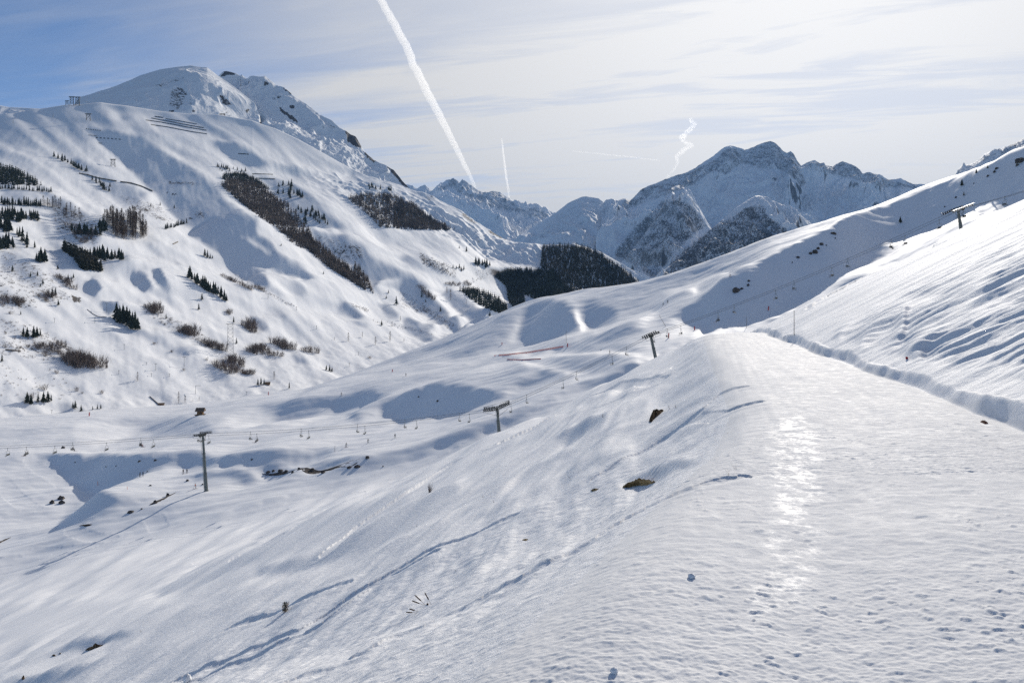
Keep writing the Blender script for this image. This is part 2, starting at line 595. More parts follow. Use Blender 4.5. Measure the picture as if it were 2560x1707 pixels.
for _ in range(3):
    e = np.pad(zB, ((2, 2), (0, 0)), mode='edge')
    zB = sum(k3[t] * e[t:t + zB.shape[0]] for t in range(5))
kk = 2.2
mx = np.maximum(zA, zB)
Zg = mx + kk * np.log1p(np.exp(-np.abs(zA - zB) / kk)) * sstep(40, 150, Yg)
isB = zB > zA
WB = blur(1 / (1 + np.exp(-np.clip((zB - zA) / (0.8 + .012 * Yg), -20, 20))), 4)      # 0 near slope .. 1 valley side

# where the snow lies in its own shade or in grazing light (outlines measured in the photograph)
B_EDGE = [(-300, 1480), (0, 1405), (190, 1322), (350, 1270), (515, 1217), (700, 1180), (900, 1155), (1100, 1108), (1250, 1065), (1485, 948), (1735, 848), (1870, 815), (1985, 760), (2240, 640), (2560, 495), (2860, 380)]
paint(0, [(x, y - 40) for x, y, _ in CR] + [(x, y) for x, y in reversed(B_EDGE)], 0.36, 0.35, 3)
# big shaded face under the sunlit crest
paint(8, [(2900, 140), (2350, 290), (2200, 335), (2050, 392), (1860, 445), (1600, 512), (1300, 628), (1000, 752), (800, 862), (640, 962), (500, 1062), (380, 1124), (200, 1222), (0, 1302), (-400, 1500), (-640, 1640), (-800, 1720),
          (-900, 1760), (-560, 1790), (-200, 1760), (0, 1650), (900, 1180), (1900, 800), (2900, 350)], -0.02, 1.3, 1)
paint(7, [(1200, 1300), (1500, 1220), (1900, 1010), (2350, 780), (2350, 830), (1900, 1100), (1600, 1240), (1250, 1400), (900, 1480), (600, 1568), (600, 1520)], 0.42, 0.8, 1)
paint(7, [(1150, 1420), (1500, 1290), (1700, 1170), (1700, 1190), (1500, 1330), (1200, 1450)], 0.22, 0.8, 1)
# hollows of the middle slope
paint(9, [(1060, 200), (1100, 50), (1180, -60), (1350, -120), (1550, -90), (1600, 0), (1645, 120), (1550, 190), (1350, 250), (1150, 280), (1050, 240)], 0.00, 1, 2)
paint(9, [(1680, 20), (1640, -60), (1720, -110), (2000, -40), (1950, 60), (1840, 110), (1740, 120)], 0.05, .9, 3)
paint(9, [(1560, -40), (1620, 0), (1680, 120), (1660, 150), (1620, 60)], 0.5, 1, 1)
paint(9, [(1250, 270), (1550, 195), (1900, 110), (2300, -60), (2350, 0), (2000, 140), (1600, 250), (1300, 300)], 0.46, .8, 2)
paint(9, [(1870, 200), (2100, 140), (2300, 150), (2150, 260), (1900, 295), (1650, 275)], 0.10, .9, 3)
paint(9, [(1500, 312), (1900, 318), (2250, 330), (2200, 355), (1650, 350)], 0.10, .9, 2)
paint(9, [(850, 400), (1400, 370), (2350, 360), (2350, 400), (1500, 420), (900, 430)], 0.47, .8, 1)
paint(9, [(420, 412), (600, 370), (830, 352), (700, 392), (500, 405)], 0.06, .9, 1)
paint(9, [(-100, 330), (100, 300), (500, 190), (900, 20), (1060, 60), (1000, 240), (700, 330), (300, 400), (0, 490)], 0.20, .6, 4)
paint(9, [(0, 800), (150, 780), (230, 750), (400, 728), (800, 738), (950, 790), (1050, 800), (880, 830), (780, 880), (600, 912), (300, 942), (100, 962), (0, 975), (-180, 950), (-200, 880)], -0.03, 1.2, 1)
paint(9, [(240, 700), (600, 640), (1000, 560), (1090, 560), (1150, 620), (900, 700), (400, 720)], 0.24, .8, 3)
paint(9, [(1030, 460), (1200, 480), (1500, 560), (1800, 605), (1600, 600), (1300, 540), (1100, 490)], 0.50, 1, 1)
paint(9, [(1180, 510), (1340, 560), (1500, 580), (1420, 620), (1200, 700), (1000, 790), (1100, 680), (1300, 590)], 0.04, 1, 1)
paint(9, [(1300, 420), (2350, 420), (2300, 480), (1900, 580), (1600, 560), (1400, 480)], 0.17, .7, 4)
paint(12, [(1790, 230), (1800, 130), (2050, 60), (2350, 10), (2350, 190), (2100, 210), (1850, 240)], -0.03, 1.2, 1)
paint(12, [(1975, 10), (2010, 0), (2070, 70), (2040, 75), (1990, 40)], 0.5, 1, 0)
paint(12, [(480, 170), (700, 140), (950, 130), (1195, 85), (1205, 210), (1000, 215), (800, 212), (600, 190)], 0.03, 1, 2)
paint(12, [(1205, 90), (1350, 60), (1550, -10), (1780, -20), (1500, 110), (1350, 190), (1250, 222), (1205, 210)], -0.02, 1, 1)
paint(12, [(1310, 270), (1400, 230), (1500, 230), (1440, 270), (1390, 285)], 0.0, 1, 1)
paint(12, [(150, 200), (500, 230), (900, 240), (1200, 260), (1350, 330), (900, 330), (300, 330)], 0.44, .7, 2)
# the gully across the valley floor
paint(11, [(300, 512), (440, 508), (900, 530), (1200, 553), (1500, 550), (1850, 543), (2350, 538), (2450, 610), (2350, 622), (1900, 640), (1600, 655), (1300, 690), (1000, 770), (850, 797), (700, 790), (600, 740), (520, 640), (460, 580)], -0.06, 1.6, 0)
paint(12, [(300, 612), (700, 598), (1000, 560), (1250, 510), (1330, 500), (1100, 580), (800, 622), (600, 672), (300, 692)], 0.0, 1.3, 1)
paint(11, [(0, 480), (600, 460), (1300, 520), (2350, 500), (2350, 530), (1500, 545), (1200, 548), (900, 520), (440, 500), (300, 505)], 0.46, .8, 1)
paint(11, [(510, 1142), (520, 1080), (600, 1000), (700, 930), (850, 850), (950, 880), (1100, 960), (1250, 950), (1400, 935), (1200, 1030), (1000, 1040), (850, 1110), (700, 1140)], -0.03, 1.3, 1)
paint(11, [(860, 800), (1300, 700), (1900, 650), (2350, 630), (2350, 690), (1900, 730), (1640, 770), (1500, 850), (1250, 930), (1000, 880)], 0.42, .7, 1)
paint(11, [(1640, 775), (1900, 730), (2200, 708), (2350, 690), (2100, 752), (1900, 775), (1700, 800)], 0.0, 1.2, 1)
paint(12, [(560, 702), (700, 660), (800, 650), (900, 680), (760, 712), (600, 732)], 0.0, 1.1, 1)
paint(12, [(1000, 692), (1200, 640), (1400, 612), (1510, 610), (1450, 682), (1300, 692), (1100, 722), (1000, 712)], 0.0, 1.1, 1)
paint(12, [(-60, 800), (300, 760), (560, 770), (300, 832), (0, 852), (-60, 850)], 0.02, 1, 1)
paint(11, [(0, 800), (0, 560), (300, 560), (450, 600), (560, 720), (640, 800), (400, 900), (200, 960)], 0.33, .7, 2)
paint(11, [(1030, 218), (1300, 190), (1650, 150), (1780, 165), (1900, 200), (2000, 280), (1700, 330), (1500, 335), (1400, 320), (1200, 250)], 0.16, .9, 3)
paint(11, [(700, 215), (1000, 230), (1200, 300), (1000, 420), (700, 400), (640, 300)], 0.46, .8, 3)
paint(11, [(0, 1180), (220, 1040), (520, 1030), (520, 1130), (100, 1240), (0, 1290)], 0.30, .8, 2)
# folds of the near slope
LAYER = 'A'
paint(0, B_EDGE[:10] + [(1500, 950), (1640, 890), (1735, 845), (1700, 900), (1500, 1000), (1200, 1250), (700, 1500), (300, 1707), (-300, 1900)], 0.25, 0.10, 10)
paint(0, [(1740, 850), (1800, 950), (1890, 1080), (1700, 1290), (1300, 1480), (800, 1640), (300, 1720), (-100, 1720), (-100, 1480), (350, 1330), (700, 1210), (1250, 1090), (1500, 965)], 0.24, 0.35, 6)
_d, _a = (_gx * .86 - _gy * .50), (_gx * .50 + _gy * .86)
_n = fbm(_d / 240, (_a + 9 * perlin(_d / 160, _a / 70, 191)) / 15, 4, 192, gain=.62)
MAPS['A'][0] = MAPS['A'][0] + .15 * _n * sstep(.1, .3, MAPS['A'][1])
paint(13, [(380, 1352), (640, 1222), (850, 1140), (1210, 1088), (1060, 1170), (980, 1215), (860, 1245), (700, 1265), (560, 1300)], -0.02, 1.3, 1)
paint(13, [(120, 1562), (400, 1482), (650, 1422), (760, 1382), (900, 1352), (700, 1490), (520, 1580), (100, 1700)], 0.0, 1.3, 2)
paint(13, [(0, 1480), (500, 1350), (1000, 1240), (900, 1330), (600, 1420), (300, 1490), (0, 1560)], 0.40, .9, 2)
paint(13, [(1370, 752), (1700, 600), (1850, 510), (2350, 300), (2350, 430), (1900, 650), (1700, 740), (1500, 800)], 0.13, .8, 5)
paint(13, [(200, 900), (800, 830), (1400, 760), (1000, 900), (400, 1080), (0, 1180), (0, 1000)], 0.22, .4, 5)
paint(14, [(0, 500), (300, 450), (600, 380), (1000, 250), (1400, 0), (1560, 0), (1300, 200), (1000, 390), (700, 490), (300, 560), (0, 600)], 0.11, .9, 4)
paint(14, [(790, 540), (850, 500), (970, 460), (900, 510), (820, 555)], 0.0, 1, 0)
paint(12, [(1340, 1380), (1700, 1200), (2050, 980), (2350, 830), (2350, 940), (2000, 1180), (1700, 1390), (1500, 1450)], 0.12, .9, 3)
paint(12, [(600, 1280), (1200, 1100), (1900, 930), (1900, 1000), (1300, 1280), (700, 1450), (300, 1500)], 0.19, .6, 6)
paint(9, [(1430, 1172), (1700, 1000), (1860, 935), (1870, 970), (1700, 1130), (1550, 1168)], 0.0, 1.2, 1)
paint(10, [(210, 1568), (500, 1432), (790, 1375), (860, 1400), (700, 1490), (420, 1575)], 0.0, 1.2, 1)
# drifts and slots of the bank above the track
paint(0, [(1870, 825), (1985, 760), (2240, 640), (2560, 495), (3100, 250), (3200, 1200), (2560, 1095), (2250, 965), (2050, 905)], 0.37, 0.25, 2)
paint(15, [(1240, 322), (1290, 320), (1275, 480), (1250, 665), (1175, 655), (1210, 540)], 0.06, 1.0, 0)
paint(15, [(1280, 722), (1420, 622), (1550, 592), (1490, 750), (1380, 860), (1290, 885)], 0.06, 1.0, 1)
paint(15, [(480, 790), (620, 600), (720, 530), (750, 540), (620, 700), (530, 820)], 0.12, .9, 1)
paint(15, [(790, 720), (1000, 460), (1190, 345), (1220, 420), (1090, 560), (900, 700), (820, 780)], 0.18, .8, 2)
paint(15, [(930, 960), (1000, 880), (1180, 690), (1190, 740), (1060, 880), (960, 980)], 0.14, .8, 1)
paint(15, [(1120, 1062), (1270, 870), (1250, 930), (1170, 1070)], 0.0, 1, 0)
paint(15, [(2350, 955), (2200, 1065), (2060, 1180), (2010, 1280), (2250, 1330), (2360, 1400), (2700, 1400), (2700, 900)], -0.02, 1.2, 1)

_d, _a = (_gx * .95 - _gy * .31), (_gx * .31 + _gy * .95)
_n = fbm(_d / 230, (_a + 10 * perlin(_d / 150, _a / 80, 181)) / 16, 4, 182, gain=.6)
MAPS['B'][0] = MAPS['B'][0] + .10 * _n * np.clip((MAPS['B'][0] - .06) / .2, 0.05, 1)
ri = np.unique(np.concatenate([np.arange(0, len(YR), 4), [len(YR) - 1]])); ci = np.unique(np.concatenate([np.arange(0, len(PXC), 3), [len(PXC) - 1]]))
Xs, Ys, Zs = Xg[np.ix_(ri, ci)], Yg[np.ix_(ri, ci)], Zg[np.ix_(ri, ci)]
road_s = ((Xs > _xe(Ys) - .6) & (Xs < _xr(Ys) + .7) & (Ys < 75)).astype(float)
cdc = cd[ci][None]
crest_s = sstep(0.90, 0.97, Ys / cdc) * isB[np.ix_(ri, ci)]
fixm = np.clip(np.maximum(blur(road_s, 1) * 1.5, crest_s), 0, 1)
lamA = np.where(isB[np.ix_(ri, ci)], 1 / (0.40 * Ys), 1 / (0.12 * Ys))
dz = sculpt(Xs, Ys, Zs, (MAPS['A'], MAPS['B']), lamA, iters=260, outer=3, perp=0.09, fix=fixm, sel=isB[np.ix_(ri, ci)])
print("AB relief", dz.min(), dz.max())
# back to the fine grid
dr = np.empty((len(YR), len(ci)))
for jx in range(len(ci)):
    dr[:, jx] = np.interp(np.log(YR), np.log(YR[ri]), dz[:, jx])
df = np.empty_like(Zg)
for ix in range(len(YR)):
    df[ix] = np.interp(PXC, PXC[ci], dr[ix])
df = blur(df, 5)
Zg = Zg + df

# small relief: wind and ski streaks, sluffs, footprints, clods
th = R(14)
V_ = Xg * math.sin(th) + Yg * math.cos(th)        # along the track
U_ = -Xg * math.cos(th) + Yg * math.sin(th)       # down the slope
PIT = np.gradient(YR)[:, None] * np.ones_like(Yg)
left = sstep(-0.3, 1.5, UL) * (1 - WB)
right = sstep(0.25, 1.2, UR) * (1 - WB)
road = (1 - sstep(-0.4, 1.2, UL)) * (1 - sstep(-0.35, 0.1, UR)) * (~isB)
wob = 2.0 * perlin(V_ / 23, U_ / 9, 21)
farw = sstep(10, 70, Yg)
det = left * (0.035 * fbm_lod(V_ / 3.2, (U_ + wob) / .55, 3, 30, .8, PIT) * (1 - .6 * farw) + 0.10 * fbm_lod(V_ / 11, (U_ + wob) / 1.6, 3, 40, 2.4, PIT) * sstep(4, 18, Yg)
              + 0.30 * fbm_lod(V_ / 34, (U_ + wob) / 5.0, 3, 50, 7.0, PIT) * sstep(12, 60, Yg) + 0.010 * fbm_lod(Xg / .16, Yg / .16, 3, 60, .16, PIT) * (1 - farw))
sl = np.clip(perlin(V_ / 1.1 + .25 * U_ / 3 + .6 * perlin(U_ / 3, V_ / 3, 71), U_ / 9, 70), -.4, 1)
det += right * (0.09 * sl * sstep(.8, 5, UR) + 0.10 * fbm_lod(V_ / .5, U_ / 4.0, 3, 72, .5, PIT) + 0.14 * perlin(V_ / 7, U_ / 16, 75) * sstep(1, 6, UR) + .05 * fbm_lod(Xg / .8, Yg / .6, 4, 77, .6, PIT) + 0.008 * fbm_lod(Xg / .2, Yg / .2, 3, 76, .2, PIT))
clod = np.clip(fbm(Xg / .13, Yg / .08, 4, 80) - .42, 0, .38) * sstep(-.25, .45, perlin(Xg / 1.1, Yg / .8, 83))
print_ = -np.clip(fbm(Xg / .24, Yg / .13, 3, 85) - .70, 0, .35) * sstep(-.1, .4, perlin(Xg / 2.1, Yg / 1.7, 87))
grain = fbm_lod(Xg / .040, Yg / .028, 3, 88, .03, PIT * .5, gain=.75)
near_w = 1 - sstep(7, 26, Yg)
det += (road + left * (1 - sstep(1.5, 4.0, UL))) * near_w * (0.024 * clod + 0.026 * print_ + 0.0016 * grain + 0.0022 * np.clip(fbm_lod(Xg / .17, Yg / .10, 4, 93, .12, PIT * .5, gain=.7), -.5, 1.2) * (.4 + sstep(-.3, .4, perlin(Xg / 1.4, Yg / 1.1, 94))))
det += road * (0.010 * fbm(Xg / 1.7, Yg / 1.3, 3, 90) + 0.0014 * grain + 0.004 * fbm_lod(Xg / .20, Yg / .11, 4, 98, .12, PIT * .5, gain=.7) + 0.006 * perlin(V_ / 6, U_ / .16, 95) + 0.030 * fbm(V_ / 6, U_ / 1.2, 2, 96))
bw = WB
det += bw * (0.22 * fbm(Xg / 26 + Yg / 60, (Yg - .25 * Xg) / 5.5, 3, 100) + 0.9 * fbm(Xg / 70, Yg / 45, 3, 110) + 0.10 * fbm(Xg / 7, Yg / 2.2, 2, 115))


def tracks(Z):
    """ski and boot tracks pressed into the slope"""
    lay = Layer(PXC, Xg, Yg, Z)
    out = np.zeros_like(Z)

    def groove(pts, wid, dep, steps=0.0, rim=0.35):
        W3 = [lay.hit(x, y) for x, y in pts]
        ym = sum(o.y for o in W3) / len(W3)
        wid = max(wid, .011 * ym); dep = min(dep, wid * .23)
        dens = []
        for p, q in zip(W3[:-1], W3[1:]):
            n = max(2, int((q - p).length / (wid * 1.5)) + 1)
            n = min(n, 260)
            dens += [p.lerp(q, t / n) for t in range(n)]
        dens.append(W3[-1])
        for k_, (p, q) in enumerate(zip(dens[:-1], dens[1:])):
            m = wid * 4
            y0, y1 = min(p.y, q.y) - m, max(p.y, q.y) + m
            r0, r1 = np.searchsorted(YR, max(y0, 1.2)), np.searchsorted(YR, y1)
            pa, pb = [(o.x / o.y * F + CX) for o in (p, q)]
            mp = m / min(p.y, q.y) * F
            c0, c1 = np.searchsorted(PXC, min(pa, pb) - mp), np.searchsorted(PXC, max(pa, pb) + mp)
            if r1 <= r0 or c1 <= c0:
                continue
            xx, yy = Xg[r0:r1, c0:c1], Yg[r0:r1, c0:c1]
            dx, dy = q.x - p.x, q.y - p.y
            L2 = dx * dx + dy * dy + 1e-9
            t = np.clip(((xx - p.x) * dx + (yy - p.y) * dy) / L2, 0, 1)
            d = np.hypot(xx - p.x - t * dx, yy - p.y - t * dy)
            dd = dep * ((1 - steps) + steps * (math.sin(k_ * 1.9) > -0.2) * (0.6 + 0.8 * ((k_ * 7) % 5) / 5))
            g = -dd * np.exp(-(d / wid) ** 2) + dd * rim * np.exp(-((d - 1.9 * wid) / (.7 * wid)) ** 2)
            o = out[r0:r1, c0:c1]
            out[r0:r1, c0:c1] = np.where(np.abs(g) > np.abs(o), g, o)
    groove(c(14, (-700, 1540), (-300, 1380), (0, 1250), (200, 1170), (400, 1085), (640, 925), (870, 780), (1100, 660), (1340, 530), (1600, 390), (1900, 262), (2350, 40)), .10, .10)
    groove(c(14, (-700, 1610), (-300, 1440), (0, 1325), (350, 1140), (620, 1000), (900, 830), (1150, 662), (1400, 535), (1620, 412)), .10, .09)
    groove(c(14, (-250, 1080), (0, 990), (250, 905), (480, 800), (800, 680)), .12, .08)
    groove([(735, 1702), (815, 1672), (930, 1625), (995, 1588), (1055, 1563), (1140, 1528), (1240, 1476), (1280, 1460), (1400, 1395), (1500, 1340), (1582, 1288), (1700, 1235), (1800, 1200), (1860, 1190)], .11, .045, .5)
    for pts in ([(0, 1500), (300, 1310), (600, 1130), (850, 980), (1000, 870), (1140, 740), (1290, 690)], [(800, 1010), (1100, 940), (1420, 840)], [(0, 870), (300, 740), (600, 560), (1050, 240)]):
        groove(c(10, *pts), .14, .035)
    for pts in ([(1200, 1450), (1500, 1200), (1950, 900), (2350, 640)], [(500, 1420), (1000, 1180), (1600, 900), (2350, 520)], [(0, 1560), (500, 1350), (900, 1200)], [(300, 1180), (900, 1000), (1500, 830), (2000, 620)],
                [(0, 1000), (600, 790), (1100, 690)], [(100, 950), (350, 890), (600, 820)]):
        groove(c(12, *pts), .35, .10)
    for pts in ([(300, 1390), (800, 1340), (860, 1325)], [(470, 1480), (730, 1390)], [(1500, 490), (1700, 400), (2000, 300)], [(680, 1160), (700, 1210), (800, 1250), (1000, 1270)], [(1400, 1070), (1440, 1130), (1460, 1180)],
                [(1100, 770), (1500, 740), (1900, 640)], [(0, 740), (100, 850), (200, 930), (290, 990)], [(300, 560), (400, 650), (560, 740), (700, 800)]):
        groove(c(11, *pts), .40, .22)
    for pts in ([(0, 1520), (430, 1330), (1300, 820)], [(1000, 1160), (1500, 900), (1950, 700), (2350, 640)], [(420, 430), (900, 300), (1500, 180)], [(0, 500), (600, 440), (1000, 440)], [(400, 690), (900, 500), (1050, 460)]):
        groove(c(9, *pts), .6, .22)
    for pts in ([(0, 1060), (700, 750), (1500, 330)], [(900, 1400), (1600, 960), (2350, 480)], [(1300, 900), (1900, 500), (2350, 250)], [(200, 1500), (900, 1130)]):
        groove([(x * .27234 + 1920, y * .27234 + 320) for x, y in pts], .5, .25)
    return out


det += tracks(Zg) * (1 - WB * .4)
Zg = Zg + det

AB = Layer(PXC, Xg, Yg, Zg)
for _q in (1870, 1985, 2240, 2409, 2550):
    _j = np.searchsorted(PXC, _q); print('bank row', _q, float(np.min(np.where(isB[:, _j], 9999, AB.py[:, _j]))))
cell = lambda a: a[:-1, :-1]
onroad = cell((UL < 0.35) & (UR < 0.02) & ~isB & (Yg < 160))
isbank = cell((UR >= 0.02) & ~isB)
isb = cell(isB)
GLINT = poly_mask([(1935, 1050), (2000, 1040), (2040, 1080), (2055, 1250), (2050, 1400), (1990, 1520), (1880, 1580), (1860, 1500), (1905, 1400), (1935, 1250)], 14)     # glossier strip added on the track, shaped to the sun's glint
glint_a = sample_map(GLINT, CX + Xg / Yg * F, HY - Zg / Yg * F)
for nm, mk, mt in (("piste", onroad, M_PISTE), ("snow_bank", isbank & ~onroad, M_SLOPE), ("valley_slope", isb & ~onroad, M_VALLEY), ("snow_slope", ~(onroad | isbank | isb), M_SLOPE)):
    o = link(nm, grid_mesh(nm, Xg, Yg, Zg, mk, {'glint': glint_a} if nm == 'piste' else None), mt)
    o["kind"] = "structure"

# ------------------------------------------------------------------ the mountain side across the valley
PB = interp_crest = lambda q: np.interp(q, PXC, cy)          # picture row of the valley side's crest
CC = np.concatenate([np.arange(-520, -40, 14.0), np.arange(-40, 1660, 2.6)])
C1_CREST = [(-520, 330), (-300, 318), (0, 288), (101, 272), (163, 263), (201, 261), (253, 256), (313, 264), (408, 279), (476, 285), (545, 286), (595, 295), (631, 301), (660, 313), (690, 322), (745, 348), (800, 378), (860, 412), (910, 436),
            (960, 452), (1000, 462), (1028, 475), (1056, 481), (1085, 492), (1113, 508), (1152, 526), (1191, 555), (1218, 571), (1243, 588), (1270, 601), (1294, 606), (1354, 611), (1408, 612), (1463, 618), (1504, 632), (1545, 654), (1572, 670), (1610, 686), (1634, 698), (1660, 712)]
DQ = [-520, 0, 300, 600, 900, 1200, 1400, 1660]
DT = [0, .25, .5, .75, 1.0]
DY = np.array([[500, 580, 650, 900, 1900], [560, 680, 800, 1060, 2100], [650, 780, 1000, 1500, 2300], [740, 950, 1300, 1900, 2500], [860, 1180, 1600, 2150, 2650], [1250, 1600, 2000, 2350, 2700], [1850, 2100, 2330, 2550, 2700], [2250, 2350, 2450, 2550, 2620]], float)
NR1 = 470
crest1 = curve(C1_CREST)(CC)
foot1 = PB(CC) + 45
tt = np.linspace(0, 1, NR1)
cols_d = np.stack([smooth1(np.interp(CC, DQ, DY[:, k]), 90) for k in range(5)])
depth = np.empty((NR1, len(CC)))
for j in range(len(CC)):
    depth[:, j] = np.interp(tt, DT, cols_d[:, j])
for _ in range(40):
    e = np.pad(depth, ((2, 2), (0, 0)), mode='reflect', reflect_type='odd')
    depth = sum(k3[t] * e[t:t + NR1] for t in range(5))
rows_py = foot1[None] * (1 - tt[:, None]) + crest1[None] * tt[:, None]
C1X = (CC[None] - CX) / F * depth
C1Y = depth
C1Z = -(rows_py - HY) / F * depth

LAYER = 'C'
new_map('C', 0.47, 0.40)
# broad parts
paint(1, [(-400, 640), (0, 690), (600, 600), (930, 575), (1500, 660), (2150, 725), (2000, 800), (1400, 740), (1000, 660), (600, 740), (0, 780), (-400, 800)], 0.27, .7, 5)
paint(3, [(0, 900), (180, 930), (290, 1030), (420, 1150), (330, 1230), (150, 1150), (0, 1100)], 0.24, .8, 3)
paint(3, [(300, 640), (420, 640), (560, 860), (700, 980), (760, 1090), (560, 1080), (480, 900), (400, 760)], 0.17, .8, 3)
paint(3, [(420, 420), (600, 440), (800, 560), (930, 640), (900, 860), (700, 880), (520, 760), (440, 560)], 0.13, .9, 4)
paint(3, [(0, 300), (250, 330), (460, 380), (560, 450), (420, 520), (0, 500)], 0.24, .6, 3)
# the great shaded bowl and its neighbours
BOWL = [(770, 790), (1000, 830), (1300, 890), (1400, 950), (1600, 1080), (1750, 1150), (1950, 1330), (2020, 1385), (2080, 1470), (2200, 1560), (2350, 1650), (2150, 1620), (1950, 1660), (1800, 1705), (1700, 1700), (1640, 1690), (1560, 1600), (1500, 1520), (1460, 1460),
        (1400, 1400), (1310, 1335), (1250, 1265), (1150, 1180), (1060, 1080), (1000, 1030), (860, 900)]
paint(1, BOWL, 0.06, 1.3, 2)
paint(1, [(800, 930), (860, 900), (1000, 1030), (1060, 1080), (1150, 1180), (1310, 1335), (1400, 1400), (1560, 1600), (1700, 1690), (1560, 1640), (1400, 1500), (1200, 1360), (950, 1150), (800, 1040)], 0.46, 1, 1)
paint(1, [(640, 1060), (800, 1120), (1000, 1250), (1080, 1330), (900, 1270), (760, 1210), (660, 1150)], 0.14, .9, 3)
paint(1, [(900, 1290), (1100, 1300), (1300, 1340), (1150, 1400), (1060, 1460), (940, 1360)], 0.16, .9, 2)
paint(3, [(1060, 300), (1400, 360), (1200, 500), (1000, 420), (900, 300)], 0.16, .7, 3)
paint(3, [(0, 40), (400, 160), (800, 300), (1100, 450), (1300, 590), (1600, 800), (1400, 780), (1330, 700), (1230, 570), (1040, 530), (800, 560), (600, 420), (300, 300), (0, 100)], 0.40, .8, 3)
paint(1, [(1000, 640), (1400, 700), (1900, 880), (2300, 1080), (2350, 1200), (2000, 1010), (1500, 850), (1000, 720)], 0.44, .8, 4)
paint(1, [(1080, 700), (1210, 735), (1100, 745)], 0.15, 1, 2)
paint(1, [(640, 730), (900, 720), (1000, 760), (800, 770), (600, 760)], 0.17, .8, 3)
paint(3, [(1820, 650), (2000, 585), (2150, 575), (2350, 605), (2360, 1200), (2200, 1080), (2000, 920), (1850, 830), (1700, 770)], -0.02, 1.2, 2)
paint(5, [(0, 0), (430, 0), (600, 60), (700, 180), (900, 290), (1080, 412), (920, 425), (600, 335), (440, 292), (600, 400), (650, 500), (560, 490), (400, 440), (250, 340), (160, 180), (0, 110)], -0.02, 1.2, 1)
paint(5, [(340, 20), (430, 60), (560, 140), (690, 225), (620, 200), (480, 120)], 0.40, 1, 1)
paint(5, [(430, 288), (700, 335), (920, 425), (1080, 420), (1150, 390), (1300, 400), (1200, 440), (900, 440), (600, 350)], 0.50, .8, 1)
paint(5, [(520, 330), (590, 345), (570, 355), (530, 345)], 0.0, 1, 0)
paint(5, [(540, 500), (680, 520), (850, 600), (760, 590), (600, 530)], 0.12, .9, 2)
paint(5, [(820, 440), (900, 460), (1000, 560), (880, 600), (830, 520)], 0.2, .6, 3)
# upper right part
paint(2, [(110, 780), (330, 800), (500, 900), (620, 960), (700, 1000), (560, 1022), (420, 1022), (280, 950), (120, 860)], 0.04, 1.1, 2)
paint(2, [(-100, 830), (60, 790), (300, 960), (420, 1040), (300, 1030), (100, 930)], 0.42, .8, 3)
paint(2, [(640, 1012), (800, 1035), (1000, 1080), (1250, 1110), (1100, 1122), (900, 1100), (700, 1060)], 0.10, 1, 2)
paint(2, [(560, 960), (900, 990), (1200, 1060), (1400, 1100), (1200, 1095), (900, 1030), (640, 1005)], 0.46, .8, 2)
paint(2, [(1250, 700), (1500, 900), (1420, 1020), (1350, 1090), (1200, 940), (900, 800), (700, 670), (900, 760)], 0.36, .6, 3)
paint(2, [(1350, 1095), (1420, 1020), (1560, 1030), (1600, 1062), (1700, 1122), (1760, 1185), (1560, 1112), (1420, 1102)], 0.08, 1.1, 1)
paint(2, [(700, 650), (1000, 790), (1300, 860), (1500, 880), (1800, 1080), (1900, 1200), (1700, 1100), (1400, 940), (1000, 830), (760, 730)], 0.34, .7, 2)
paint(2, [(500, 1100), (700, 1120), (850, 1180), (1000, 1260), (1150, 1420), (1350, 1568), (900, 1600), (780, 1400), (650, 1200)], 0.10, 1, 2)
paint(2, [(850, 1180), (1300, 1230), (1400, 1350), (1650, 1560), (1350, 1560), (1150, 1400), (1000, 1250)], 0.36, .6, 3)
paint(5, [(1000, 0), (1300, 20), (1500, 130), (1600, 250), (1800, 330), (2000, 430), (2080, 470), (1850, 400), (1700, 430), (1600, 510), (1540, 410), (1400, 300), (1100, 170)], 0.05, 1.1, 2)
paint(5, [(1600, 490), (1720, 440), (1780, 490), (2000, 630), (1900, 600), (1750, 520), (1600, 515)], 0.5, 1, 1)
paint(5, [(1880, 400), (2100, 470), (2250, 680), (2370, 770), (2370, 890), (2200, 782), (2080, 700), (2000, 640), (1900, 570), (1780, 490), (1850, 440)], 0.04, 1.1, 1)
paint(5, [(1230, 680), (1330, 630), (1420, 690), (1500, 780), (1400, 780), (1280, 740)], 0.04, 1.1, 1)
paint(5, [(1600, 640), (1700, 640), (1830, 760), (1820, 810), (1700, 750)], 0.08, 1, 1)
paint(5, [(1830, 850), (1950, 830), (2050, 900), (2150, 960), (2050, 985), (1900, 930)], 0.05, 1.1, 1)
paint(5, [(1380, 820), (1480, 850), (1560, 890), (1450, 870)], 0.03, 1, 0)
paint(5, [(440, 780), (570, 790), (640, 880), (560, 930), (480, 850)], 0.10, 1, 1)
paint(5, [(800, 1120), (950, 1160), (1000, 1230), (880, 1220)], 0.12, 1, 2)
paint(5, [(480, 640), (700, 690), (900, 840), (1050, 1000), (1350, 1190), (1250, 1180), (1000, 1050), (800, 880), (600, 720)], 0.24, .7, 3)
paint(5, [(580, 780), (700, 830), (850, 950), (960, 1010), (800, 950), (640, 880)], 0.50, .7, 2)
